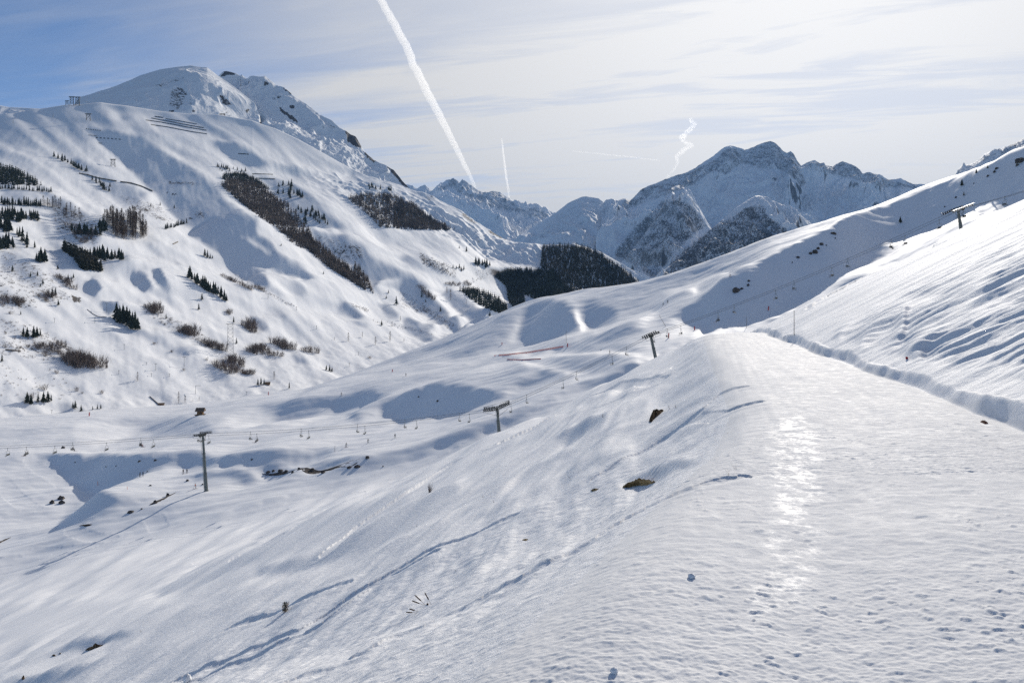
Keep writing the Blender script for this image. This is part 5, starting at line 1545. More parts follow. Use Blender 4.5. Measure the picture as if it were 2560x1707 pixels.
def lift_tower(i):
    head, y = HEADS[i], TW[i][4]
    foot = at(TW[i][2], TW[i][3], y)
    g = AB.ground(TW[i][2], y)
    foot.z = min(foot.z, g.z) - .8
    base = foot.copy()
    o = empty("lift_tower", base, TLAB[i], "lift tower", "towers of the chairlift across the valley")
    H_ = head - base
    tan = (HEADS[i + 1] - HEADS[i - 1]).normalized()
    dn, up_ = (HEADS[i] - HEADS[i - 1]).normalized(), (HEADS[i + 1] - HEADS[i]).normalized()
    ax = H_.normalized()
    n = Vector((0, 1, 0))
    v = tan.cross(n) * -1
    top = H_ + ax * 0.35
    k = 1.0 if i == 1 else 1.0
    pole = MB().tube((0, 0, 0), H_ * .34, .62, .56, 12).tube(H_ * .34, H_ * .68, .50, .46, 12).tube(H_ * .68, top, .40, .36, 12)
    for f_ in (.34, .68):
        pole.tube(H_ * f_ - ax * .08, H_ * f_ + ax * .08, .72 - f_ * .25, None, 12)
    pole.tube((0, 0, -.3), ax * 1.0, .85, .8, 10)
    pole.build("pole", M_STEEL, o)
    lad = MB()
    off = Vector((-.55, -.45, 0))
    for s_ in (-.2, .2):
        lad.tube(off + n * s_ + ax * 1.5, off + n * s_ + top, .025, None, 4)
    for q in range(int(H_.length / .4) - 4):
        lad.tube(off + n * -.2 + ax * (1.6 + .4 * q), off + n * .2 + ax * (1.6 + .4 * q), .018, None, 4)
    lad.build("ladder", M_STEEL, o)
    arm = MB().box(H_ + v * .1, (.42, ROPE_Y * 2 + .8, .42), (tan, n, v)).box(H_ + v * .42, (.25, ROPE_Y * 2 + .4, .12), (tan, n, v))
    arm.build("crossarm", M_DARK, o)
    gan = MB()
    a_, b_ = H_ + v * .3 - n * 1.3, H_ + v * .3 + n * 1.3
    gh = 1.9
    for p in (a_, b_):
        gan.tube(p - tan * .5, p + v * gh, .06, None, 5).tube(p + tan * .5, p + v * gh, .06, None, 5)
    gan.tube(a_ + v * gh - n * 1.2, b_ + v * gh + n * 1.2, .09, None, 6)
    if i == 2:
        gan.tube(a_ + v * gh, H_ - tan * 3.4 - n * ROPE_Y + v * .3, .045, None, 5).tube(a_ + v * gh, H_ + tan * 3.4 - n * ROPE_Y + v * .3, .045, None, 5)
    gan.build("gantry", M_DARK, o)
    Ltr = {1: 2.1, 2: 4.4, 3: 2.3, 4: 3.0}[i]
    for s_ in (-1, 1):
        cen = H_ + n * (s_ * ROPE_Y) - v * .1
        tr = MB()
        e0, e1 = cen - dn * Ltr, cen + up_ * Ltr
        for (p, q) in ((e0, cen), (cen, e1)):
            tr.tube(p + v * .12, q + v * .12, .11, None, 6).tube(p - v * .42 + n * .12, q - v * .42 + n * .12, .05, None, 5)
        for t in np.linspace(0.02, .98, int(Ltr * 2 / .62)):
            p = e0.lerp(cen, t * 2) if t < .5 else cen.lerp(e1, t * 2 - 1)
            tr.tube(p + v * .2, p - v * .45, .05, None, 4)
        tr.tube(cen + v * .1, H_ + n * (s_ * (ROPE_Y - .3)) + v * .1, .16, None, 6)
        # catwalk rail beside the wheels
        for t in (0, .33, .66, 1):
            p = e0.lerp(e1, t) + n * s_ * .75
            tr.tube(p - v * .35, p + v * .75, .03, None, 4)
        tr.tube(e0 + n * s_ * .75 + v * .75, e1 + n * s_ * .75 + v * .75, .03, None, 4)
        tr.box((e0 + e1) / 2 + n * s_ * .5 - v * .4, ((e1 - e0).length, .5, .05), ((e1 - e0).normalized(), n, (e1 - e0).normalized().cross(n) * -1))
        t_o = tr.build("wheel_train", M_PALE if (i == 4 and s_ < 0) else M_DARK, o)
        wh = MB()
        for t in np.linspace(0.04, .96, int(Ltr * 2 / .55)):
            p = e0.lerp(cen, t * 2) if t < .5 else cen.lerp(e1, t * 2 - 1)
            wh.tube(p - v * .12 - n * .07, p - v * .12 + n * .07, .20, None, 10)
        w_o = wh.build("wheels", M_RUBBER, t_o)
    return o


for i in range(1, 5):
    lift_tower(i)
SAG = [1.2, 1.4, .5, 1.6, 2.0]


def rope_pt(side, span, t):
    p = HEADS[span].lerp(HEADS[span + 1], t)
    p.z -= SAG[span] * 4 * t * (1 - t) + .05
    p.y += side * ROPE_Y
    return p


for side, lb in ((-1, "nearer of the two steel haul ropes of the chairlift"), (1, "farther of the two steel haul ropes of the chairlift")):
    mb = MB()
    prev = None
    for sp in range(5):
        for k in range(15):
            p = rope_pt(side, sp, k / 14)
            if prev is not None and (p - prev).length > .01:
                mb.tube(prev, p, .045, None, 5, cap=False)
            prev = p
    tag(mb.build("lift_cable", M_ROPE), lb, "cable", "haul ropes of the chairlift")


def chair_proto():
    o = empty("lift_chair", (0, 0, 0), "empty chair", "lift chair", "chairs on the chairlift")
    h = MB().tube((0, 0, .1), (0, 0, -1.05), .05, None, 6).box((0, 0, .02), (.34, .14, .16)).tube((0, -.85, -1.05), (0, .85, -1.05), .05, None, 6)
    h.build("hanger", M_STEEL, o)
    fr = MB()
    for y in (-.85, .85):
        fr.tube((0, y, -1.05), (.22, y, -2.0), .035, None, 5).tube((.22, y, -2.0), (.16, y, -2.55), .035, None, 5).tube((.16, y, -2.55), (-.5, y, -2.48), .035, None, 5)
    fr.tube((.22, -.85, -2.0), (.22, .85, -2.0), .03, None, 5)
    fr.build("frame", M_STEEL, o)
    MB().box((-.16, 0, -2.48), (.55, 1.8, .09)).build("seat", M_DARK, o)
    MB().box((.22, 0, -2.12), (.08, 1.75, .42), (Vector((.98, 0, .17)), Vector((0, 1, 0)), Vector((-.17, 0, .98)))).build("backrest", M_DARK, o)
    br = MB().tube((.16, -.8, -2.2), (-.42, -.8, -2.0), .025, None, 4).tube((-.42, -.8, -2.0), (-.42, .8, -2.0), .025, None, 4).tube((.16, .8, -2.2), (-.42, .8, -2.0), .025, None, 4)
    br.tube((-.42, 0, -2.0), (-.6, 0, -2.95), .025, None, 4).tube((-.6, -.7, -2.95), (-.6, .7, -2.95), .025, None, 4)
    br.build("safety_bar", M_STEEL, o)
    return o


CHAIR = chair_proto()
_first = [True]


def chair(px, side, label):
    best = None
    for sp in range(5):
        for k in range(200):
            p = rope_pt(side, sp, (k + .5) / 200)
            d = abs(CX + p.x / p.y * F - px)
            if best is None or d < best[0]:
                best = (d, p)
    p = best[1]
    if _first[0]:
        _first[0] = False
        o = CHAIR
        o.location = p
        o.rotation_euler = (0, 0, 0 if side < 0 else math.pi)
        o['label'] = label
        return o, p
    return copy_thing(CHAIR, p, 0 if side < 0 else math.pi, 1.0, label), p


# ------------------------------------------------------------------ people
def cloth(name, col):
    return varied(name, col, tuple(x * .7 for x in col), 9.0, 0.85, 0.1)


M_SKIN = varied("skin", (0.50, 0.32, 0.24), (0.42, 0.26, 0.19), 12.0, 0.6, 0.3)
M_BLACKC, M_RED, M_ORANGE, M_NAVY, M_GREY = cloth("black_cloth", (0.018, 0.018, 0.022)), cloth("red_cloth", (0.50, 0.03, 0.035)), cloth("orange_cloth", (0.72, 0.13, 0.03)), cloth("navy_cloth", (0.02, 0.03, 0.07)), cloth("grey_cloth", (0.09, 0.09, 0.10))
M_SKI = varied("ski_top", (0.05, 0.05, 0.06), (0.30, 0.06, 0.05), 3.0, 0.35, 0.5)


def body_mesh(name, joints, bones, mats):
    """one continuous figure grown round a skeleton; trousers, jacket and skin follow the body's height"""
    me = bpy.data.meshes.new(name)
    me.from_pydata([j[:3] for j in joints], bones, [])
    o = bpy.data.objects.new(name, me)
    S.collection.objects.link(o)
    sk = o.modifiers.new("skin", 'SKIN')
    for v_, j in zip(me.skin_vertices[0].data, joints):
        v_.radius = (j[3], j[3] * (j[4] if len(j) > 4 else .85))
    me.skin_vertices[0].data[0].use_root = True
    sub = o.modifiers.new("sub", 'SUBSURF')
    sub.levels = 1
    dg = bpy.context.evaluated_depsgraph_get()
    out = bpy.data.meshes.new_from_object(o.evaluated_get(dg))
    out.name = name
    bpy.data.objects.remove(o)
    out.materials.clear()
    for m in mats:
        out.materials.append(m)
    return out


def dress(me, rule):
    for p in me.polygons:
        p.material_index = rule(p.center)
        p.use_smooth = True


def standing(name, jacket, trousers, lean=.12, arms=1):
    # pelvis, spine, neck, head, shoulders-arms with mitten hands, legs with knees bent in a skier's stance
    J_ = [(0, 0, .92, .15, .75), (0, -.04 - lean * .4, 1.14, .15, .75), (0, -.06 - lean, 1.36, .17, .7), (0, -.05 - lean * 1.1, 1.49, .062, 1), (0, -.07 - lean * 1.2, 1.60, .092, 1.1), (0, -.08 - lean * 1.2, 1.70, .088, 1.1),
          (-.19, -.06 - lean, 1.38, .075), (-.33, -.10 - lean, 1.13, .058), (-.36, -.36 - lean, 1.02, .048), (-.36, -.45 - lean, 1.02, .048),
          (.19, -.06 - lean, 1.38, .075), (.33, -.10 - lean, 1.13, .058), (.36, -.36 - lean, 1.02, .048), (.36, -.45 - lean, 1.02, .048),
          (-.11, 0, .84, .105), (-.14, -.12, .49, .080), (-.15, .02, .12, .062), (-.15, -.14, .06, .058), (.11, 0, .84, .105), (.14, -.12, .49, .080), (.15, .02, .12, .062), (.15, -.14, .06, .058)]
    B_ = [(0, 1), (1, 2), (2, 3), (3, 4), (4, 5), (2, 6), (6, 7), (7, 8), (8, 9), (2, 10), (10, 11), (11, 12), (12, 13), (0, 14), (14, 15), (15, 16), (16, 17), (0, 18), (18, 19), (19, 20), (20, 21)]
    me = body_mesh(name, J_, B_, [trousers, jacket, M_SKIN, M_BLACKC])
    dress(me, lambda q: 3 if q.z < .2 or (abs(q.x) > .3 and q.y < -.30 - lean) else 0 if q.z < .93 and abs(q.x) < .29 else 1 if q.z < 1.49 else 2)
    return me


def sitting(name, jacket, trousers):
    J_ = [(0, .02, .12, .15, .8), (0, .08, .36, .15, .75), (0, .08, .58, .17, .7), (0, .06, .70, .062, 1), (0, .04, .81, .092, 1.1), (0, .03, .91, .088, 1.1),
          (-.19, .06, .60, .075), (-.27, -.08, .36, .058), (-.20, -.34, .32, .048), (-.19, -.42, .32, .046), (.19, .06, .60, .075), (.27, -.08, .36, .058), (.20, -.34, .32, .048), (.19, -.42, .32, .046),
          (-.12, -.04, .10, .105), (-.14, -.46, .10, .082), (-.14, -.52, -.34, .064), (-.14, -.66, -.40, .058), (.12, -.04, .10, .105), (.14, -.46, .10, .082), (.14, -.52, -.34, .064), (.14, -.66, -.40, .058)]
    B_ = [(0, 1), (1, 2), (2, 3), (3, 4), (4, 5), (2, 6), (6, 7), (7, 8), (8, 9), (2, 10), (10, 11), (11, 12), (12, 13), (0, 14), (14, 15), (15, 16), (16, 17), (0, 18), (18, 19), (19, 20), (20, 21)]
    me = body_mesh(name, J_, B_, [trousers, jacket, M_SKIN, M_BLACKC])
    dress(me, lambda q: 3 if q.z < -.26 or (q.y < -.36 and q.z > .26) else 1 if (q.z > .16 and q.z < .70 and q.y > -.37) else 2 if q.z >= .70 else 0)
    return me


def helmet_mesh(cen, mat):
    mb = MB()
    n, m = 12, 5
    vs, fs = [], []
    for j in range(m + 1):
        a = math.pi / 2 * j / m
        for k in range(n):
            b = 2 * math.pi * k / n
            vs.append((cen[0] + .125 * math.cos(a) * math.cos(b), cen[1] + .15 * math.cos(a) * math.sin(b) + .01, cen[2] - .02 + .15 * math.sin(a) - (.07 if j == 0 and math.sin(b) > -.2 else 0)))
    for j in range(m):
        for k in range(n):
            fs.append((j * n + k, j * n + (k + 1) % n, (j + 1) * n + (k + 1) % n, (j + 1) * n + k))
    mb.add(vs, fs)
    me = mesh_of(mb, "helmet", [mat])
    me.polygons.foreach_set("use_smooth", [True] * len(me.polygons))
    return me


HELM_S, HELM_T = helmet_mesh((0, -.21, 1.68), M_BLACKC), helmet_mesh((0, .03, .89), M_BLACKC)
SKI = mesh_of(MB().box((0, -.1, .02), (.10, 1.45, .025)).box((0, -.88, .07), (.09, .2, .02), (Vector((1, 0, 0)), Vector((0, .9, -.44)), Vector((0, .44, .9)))), "ski", [M_SKI])
POLE = mesh_of(MB().tube((0, 0, 0), (0, .12, 1.05), .012, .012, 5).tube((0, .01, .08), (0, .012, .1), .05, None, 8), "ski_pole", [M_DARK])
_bodies = {}


def person(px, py, label, jacket, trousers, rz, lay=None, skis=True, lean=.12, poles=True):
    key = (jacket.name, trousers.name, lean)
    if key not in _bodies:
        _bodies[key] = standing("body", jacket, trousers, lean)
    p = (lay or AB).hit(px, py)
    o = link("person", _bodies[key], None)
    tag(o, label, "person", "skiers and walkers on the slopes")
    o.location = p + Vector((0, 0, .03))
    o.rotation_euler = (0, 0, rz)
    h = link("helmet", HELM_S, None, o)
    h.location = (0, -.0 - (lean - .12) * 1.2, 0)
    if skis:
        for sx in (-.15, .15):
            k = link("ski", SKI, None, o)
            k.location = (sx, 0, 0)
    if poles:
        for sx in (-.42, .42):
            k = link("ski_pole", POLE, None, o)
            k.location = (sx, -.58 - lean, .0)
    return o


SITB = {}


def rider(p, side, y, label, jacket, trousers):
    key = (jacket.name, trousers.name)
    if key not in SITB:
        SITB[key] = sitting("body", jacket, trousers)
    o = link("person", SITB[key], None)
    tag(o, label, "person", "skiers riding the chairlift")
    s_ = 1 if side < 0 else -1
    o.location = p + Vector((s_ * .02, y, -2.46))
    o.rotation_euler = (0, 0, R(-90) if side < 0 else R(90))
    link("helmet", HELM_T, None, o)
    for sx in (-.14, .14):
        k = link("ski", SKI, None, o)
        k.location = (sx, -.58, -.48)


CH = [(17, -1, "empty lift chair nearest the left edge of the picture", 0), (65, -1, "lift chair carrying skiers, first one in from the left edge", 2), (136, -1, "empty lift chair between the two leftmost loaded chairs", 0), (180, 1, "lift chair carrying skiers, third loaded one left of the tall tower", 1),
      (264, -1, "lone empty lift chair midway between the left edge and the tall tower", 0), (351, 1, "lift chair with skiers closest to the tall tower on its left", 2), (383, -1, "empty lift chair just left of the tall tower, beside a loaded one", 0), (499, 1, "empty lift chair hanging left under the head of the tall tower", 0),
      (523, -1, "empty lift chair hanging right under the head of the tall tower", 0), (625, 1, "empty lift chair first to the right of the tall tower", 0), (643, -1, "lift chair with one rider right of the tall tower", 1), (752, 1, "upper chair of the second pair right of the tall tower", 0), (771, -1, "lower chair of the second pair right of the tall tower", 0),
      (892, 1, "upper chair of the third pair right of the tall tower", 0), (913, -1, "lower chair of the third pair right of the tall tower", 0), (1014, 1, "upper chair above the climbing walkers", 0), (1042, -1, "lower chair above the climbing walkers", 0), (1147, 1, "left chair of the pair left of the middle tower", 0), (1174, -1, "right chair of the pair left of the middle tower", 0),
      (1278, -1, "empty chair under the right end of the middle tower's wheels", 0), (1316, 1, "first empty chair uphill of the middle tower", 0), (1407, -1, "left chair of the pair above the smooth hollow", 0), (1442, 1, "right chair of the pair above the smooth hollow", 0), (1530, -1, "left chair of the pair just below the leaning tower", 0), (1566, 1, "right chair of the pair just below the leaning tower", 0),
      (1667, 1, "chair hanging behind the red padded post by the track's crest", 0), (1701, -1, "chair between the two red posts by the track's crest", 0), (1797, -1, "chair with a rider above the crest of the track", 1), (1836, 1, "empty chair right of the one with a rider above the track", 0), (1939, -1, "left chair of the pair in the shade above the bank's end", 0), (1984, 1, "right chair of the pair in the shade above the bank's end", 0),
      (2081, -1, "left chair of the middle pair against the shaded face", 0), (2119, 1, "right chair of the middle pair against the shaded face", 0), (2228, 1, "chair with a rider against the shaded face", 1), (2263, -1, "empty chair right of the rider against the shaded face", 0), (2350, -1, "white seated chair left of the far right tower", 0), (2411, -1, "chair just behind the pole of the far right tower", 0), (2511, 1, "last chair near the right edge of the picture", 0)]
for px, side, lb, n in CH:
    ch, p = chair(px, side, lb)
    for k in range(n):
        rider(p, side, (-.4 if n > 1 else .3) + .8 * k, "%s rider on the %s" % (("dark clothed", "red trousered")[k], lb.split(',')[0].replace("lift chair carrying skiers", "loaded chair " + lb.split(',')[-1].strip()).replace("lift chair with skiers ", "loaded chair ")), (M_BLACKC, M_NAVY)[k], (M_BLACKC, M_RED)[k])

SK = [(11, 1283, 706, "walker in black on the left of the first pair on the valley floor", M_BLACKC, M_BLACKC, 2.6, False), (11, 1311, 700, "taller walker in black on the right of the first pair on the valley floor", M_NAVY, M_BLACKC, 2.8, False),
      (11, 1682, 676, "dark skier on the left of the pair left of the tall lift tower", M_BLACKC, M_BLACKC, .3, True), (11, 1716, 672, "dark skier on the right of the pair left of the tall lift tower", M_GREY, M_BLACKC, .2, True), (11, 1798, 812, "skier in an orange jacket beside the foot of the tall tower", M_ORANGE, M_GREY, -1.2, True),
      (12, 1339, 506, "grey clad walker striding below the lift, centre left", M_GREY, M_BLACKC, 1.2, True), (12, 1541, 468, "dark figure next to a small sledge on the valley slope", M_BLACKC, M_BLACKC, 1.0, False), (12, 1790, 422, "slim dark figure standing under the lift cables, centre", M_GREY, M_GREY, .4, False),
      (5, 1296, 1500, "lone dark skier on the sunny valley snow left of the big shaded hollow", M_BLACKC, M_NAVY, .6, True), (5, 1890, 1322, "slim dark skier right of the small red post on the valley side", M_GREY, M_BLACKC, .2, True), (9, 1921, 386, "dark skier running across the bright piste left of the leaning tower", M_BLACKC, M_BLACKC, 1.4, True),
      (7, 1192, 1368, "tiny dark skier high on the open piste under the far peaks", M_BLACKC, M_BLACKC, .5, True), (18, 694, 1404, "tiny skier on the left of two above the leaning tower", M_GREY, M_BLACKC, .4, True), (18, 714, 1392, "tiny skier on the right of two above the leaning tower", M_BLACKC, M_BLACKC, .4, True)]
for k, x, y, lb, ja, tr, rz, sk in SK:
    person(*c(k, (x, y))[0], lb, ja, tr, rz, skis=sk, poles=sk, lean=.12 if sk else .05)


# ------------------------------------------------------------------ hut, markers, nets, poles
M_PLANK = varied("weathered_planks", (0.16, 0.095, 0.05), (0.30, 0.18, 0.09), 2.2, 0.85, 0.15)
M_SHINGLE = varied("brown_shingle", (0.12, 0.085, 0.065), (0.22, 0.16, 0.12), 5.0, 0.9, 0.1)
M_EARTH = varied("bare_earth", (0.055, 0.036, 0.022), (0.16, 0.105, 0.06), 3.0, 0.95, 0.05)
M_GRASS = varied("dry_grass", (0.20, 0.13, 0.06), (0.36, 0.25, 0.12), 6.0, 0.9, 0.1)
M_ROCK = varied("dark_rock", (0.045, 0.04, 0.038), (0.14, 0.12, 0.105), 1.2, 0.9, 0.1)
M_PAD = varied("red_padding", (0.55, 0.03, 0.04), (0.40, 0.02, 0.03), 2.0, 0.6, 0.3)
M_NET = varied("red_net", (0.85, 0.32, 0.26), (0.75, 0.22, 0.18), 6.0, 0.8, 0.1)
M_WOODP = varied("wooden_pole", (0.13, 0.10, 0.075), (0.22, 0.17, 0.12), 4.0, 0.85, 0.1)
M_JUNIPER = varied("juniper", (0.05, 0.055, 0.02), (0.20, 0.10, 0.04), 7.0, 0.95, 0.05)
M_STALK = varied("dry_stalk", (0.055, 0.032, 0.022), (0.11, 0.07, 0.045), 9.0, 0.9, 0.1)


def hut(px, py, w, label):
    p = AB.hit(px, py)
    k = metres(p, w)
    o = empty("wooden_hut", p - Vector((0, 0, .1)), label, "hut", None, R(8))
    a, h = k * .32, k * .50
    MB().box((0, 0, h / 2), (2 * a, 2 * a, h)).build("wall", M_PLANK, o)
    rf = MB()
    e, z0, z1 = k * .52, h * .92, k * .92
    z2 = k * .62
    rf.add([(-e, -e, z2 - .35 * k * .2), (e, -e, z2 - .35 * k * .2), (e, e, z2 - .07 * k), (-e, e, z2 - .07 * k), (-e, -e, h), (e, -e, h), (e, e, h), (-e, e, h), (-e * .96, 0, z1), (e * .96, 0, z1), (-e * .96, 0, h + .1 * k), (e * .96, 0, h + .1 * k)],
           [(4, 7, 6, 5), (0, 4, 5, 1), (2, 6, 7, 3), (0, 1, 9, 8), (2, 3, 8, 9), (0, 8, 3, 7, 4), (1, 5, 6, 2, 9)])
    rf.build("roof", M_SHINGLE, o)
    MB().box((.1 * k, -a - .04, h * .42), (k * .18, .08, h * .8)).build("door", M_SHINGLE, o)
    dk = MB().box((0, 0, .12), (k * .95, k * .9, .16))
    for sx in (-1, 1):
        for sy in (-1, 1):
            dk.tube((sx * k * .44, sy * k * .4, -2.0), (sx * k * .44, sy * k * .4, .1), .09, None, 6)
    dk.build("platform", M_PLANK, o)
    return o


def patch(name, pts, mat, label, cat, lay=None, rise=.25, rag=.25, seed=1, up=0.0, group=None):
    """bare ground or rock breaking through the snow: an irregular low mound draped on the slope"""
    lay = lay or AB
    W3 = [lay.hit(x, y) for x, y in pts]
    cen = sum(W3, Vector()) / len(W3)
    size = max((q - cen).length for q in W3)
    rise = min(rise, .10 * size)
    r = random.Random(seed)
    n, m = len(W3) * 4, 6
    ring = []
    for k in range(n):
        t = k / 4
        i = int(t)
        q = W3[i].lerp(W3[(i + 1) % len(W3)], t - i)
        ring.append(cen + (q - cen) * (1 + rag * r.uniform(-1, .6)))
    vs, fs = [], []
    pxy = lambda q: (CX + q.x / q.y * F)
    for j in range(m + 1):
        f_ = 1 - j / m
        for q in ring:
            w = cen + (q - cen) * max(f_, .02)
            g = lay.ground(pxy(w), w.y)
            hgt = rise * (1 - f_ ** 2) * (1 + .5 * r.uniform(-1, 1)) + (up if j else -.25 * rise - .1)
            vs.append((w.x - cen.x, w.y - cen.y, g.z + hgt - cen.z))
    for j in range(m):
        for k in range(n):
            fs.append((j * n + k, j * n + (k + 1) % n, (j + 1) * n + (k + 1) % n, (j + 1) * n + k))
    fs.append(tuple(m * n + k for k in range(n)))
    mb = MB().add(vs, fs)
    return tag(mb.build(name, mat, None, cen), label, cat, group)


def rock(px, py, wpx, hpx, label, lay=None, group="rocks showing through the snow", seed=0, mat=None):
    p = (lay or AB).hit(px, py)
    w, h = metres(p, wpx), metres(p, hpx)
    r = random.Random(seed + int(px * 7 + py))
    vs, fs = [], []
    n, m = 9, 4
    for j in range(m):
        a = math.pi / 2 * j / (m - .6)
        for k in range(n):
            b = 2 * math.pi * k / n
            q = r.uniform(.72, 1.12)
            vs.append((w * .5 * math.cos(a) * math.cos(b) * q, w * .42 * math.cos(a) * math.sin(b) * q, h * (math.sin(a) * q - (.5 if j == 0 else 0))))
    for j in range(m - 1):
        for k in range(n):
            fs.append((j * n + k, j * n + (k + 1) % n, (j + 1) * n + (k + 1) % n, (j + 1) * n + k))
    fs.append(tuple((m - 1) * n + k for k in range(n)))
    return tag(MB().add(vs, fs).build("rock", mat or M_ROCK, None, p), label, "rock", group)


def padded_post(px, py, hpx, label, lean=0.0):
    p = AB.hit(px, py)
    h = metres(p, hpx)
    o = empty("padded_post", p, label, "safety post", "red padded posts along the pistes")
    o.rotation_euler = (0, lean, 0)
    MB().tube((0, 0, -.3), (0, 0, h * 1.05), .07, None, 8).build("post", M_WOODP, o)
    pad = MB().tube((0, 0, .1), (0, 0, h * .93), .28, .26, 10).box((0, -.22, h * .5), (.42, .18, h * .8))
    pad.build("pad", M_PAD, o)
    return o


def net(k, pts, hpx, label):
    P_ = [AB.hit(x, y) for x, y in up_line(c(k, *pts), 14)]
    o = empty("safety_net", P_[0], label, "safety net", "red safety nets beside the piste")
    mb = MB()
    for p, q in zip(P_[:-1], P_[1:]):
        h = metres(p, hpx)
        for f_ in (.12, .30, .48, .66, .84, 1.0):
            mb.tube(p - P_[0] + Vector((0, 0, h * f_)), q - P_[0] + Vector((0, 0, h * f_)), .05, None, 4)
        for t in (.2, .4, .6, .8):
            w = p.lerp(q, t) - P_[0]
            mb.tube(w + Vector((0, 0, .05)), w + Vector((0, 0, h)), .05, None, 4)
    mb.build("mesh_panel", M_NET, o)
    for p in P_[::2]:
        MB().tube((0, 0, -.3), (0, 0, metres(p, hpx) * 1.15), .06, None, 6).build("post", M_PAD, o, p - P_[0])
    return o


def pole(px, py, hpx, label, lay=None, r=.05, mat=None, lean=0.0, group="thin marker poles", rpx=None):
    p = (lay or AB).hit(px, py)
    h = metres(p, hpx)
    rr = max(r, metres(p, rpx or .5))
    return tag(MB().tube((0, 0, -.3), (math.tan(lean) * h, 0, h), rr, rr * .7, 6).build("marker_pole", mat or M_WOODP, None, p), label, "pole", group)


hut(*c(11, (1840, 138))[0], 21, "small brown wooden hut with overhanging roof on a knoll above the lift line")
patch("earth_patch", c(11, (1765, 138), (1800, 128), (1910, 124), (1880, 140), (1820, 146)), M_EARTH, "strip of bare brown earth around the wooden hut", "bare ground", None, .35, .2, 3)
for k, x, y, h, lb, ln in ((11, 820, 147, 38, "red padded post leftmost on the valley snow, below the mountain foot", 0), (5, 628, 1496, 32, "red padded post on the far edge of the valley snow, right of the hut", 0), (5, 1766, 1284, 26, "small red padded post on the sunny valley side above the tall tower's cables", 0),
                           (9, 1535, 322, 38, "red padded post at the upper end of the long red net", .15), (10, 628, 238, 50, "red padded post just right of the leaning lift tower", .1), (10, 868, 166, 36, "red padded post on the left of the track's crest", 0),
                           (15, 2, 352, 40, "red padded post at the lower end of the shaded face, over the bank", .1), (10, -900, 300, 22, "tiny red padded post far left of the leaning tower", 0)):
    padded_post(*c(k, (x, y))[0], h * .272, lb, ln)
net(9, [(865, 408), (1000, 395), (1190, 374), (1360, 345), (1500, 322)], 3.2, "longer upper red safety net climbing to a padded post")
net(9, [(985, 437), (1130, 442), (1295, 432)], 1.8, "shorter lower red safety net beside the bright piste")
pole(*c(15, (240, 580))[0], 62, "tall thin pole standing on the bank edge right of the track's crest", r=.015)
pole(*c(10, (1345, 140))[0], 26, "thin pole at the far end of the bank where it meets the shaded face", r=.015, group="thin marker poles")
pole(*c(10, (605, 130))[0], 28, "thin slanting pole above the leaning lift tower", r=.02, lean=-.55)
pole(*c(9, (1525, 285))[0], 30, "thin bamboo pole above the red padded post by the net", r=.03)
pole(*c(12, (1238, 545))[0], 14, "thin pole beside the striding walker", r=.03)
pole(*c(11, (897, 780))[0], 10, "orange stick on the edge of the gully, valley floor", r=.03, mat=M_ORANGE)
pole(*c(11, (1168, 820))[0], 8, "short orange stick right of the one on the gully edge", r=.03, mat=M_ORANGE)
for x, y, h in ((1268, 800, 52),):
    padded_post(*c(15, (x, y))[0], h * .2, "narrow red and dark marker stick in the drifts of the bank", .12).scale = (.12, .12, .6)

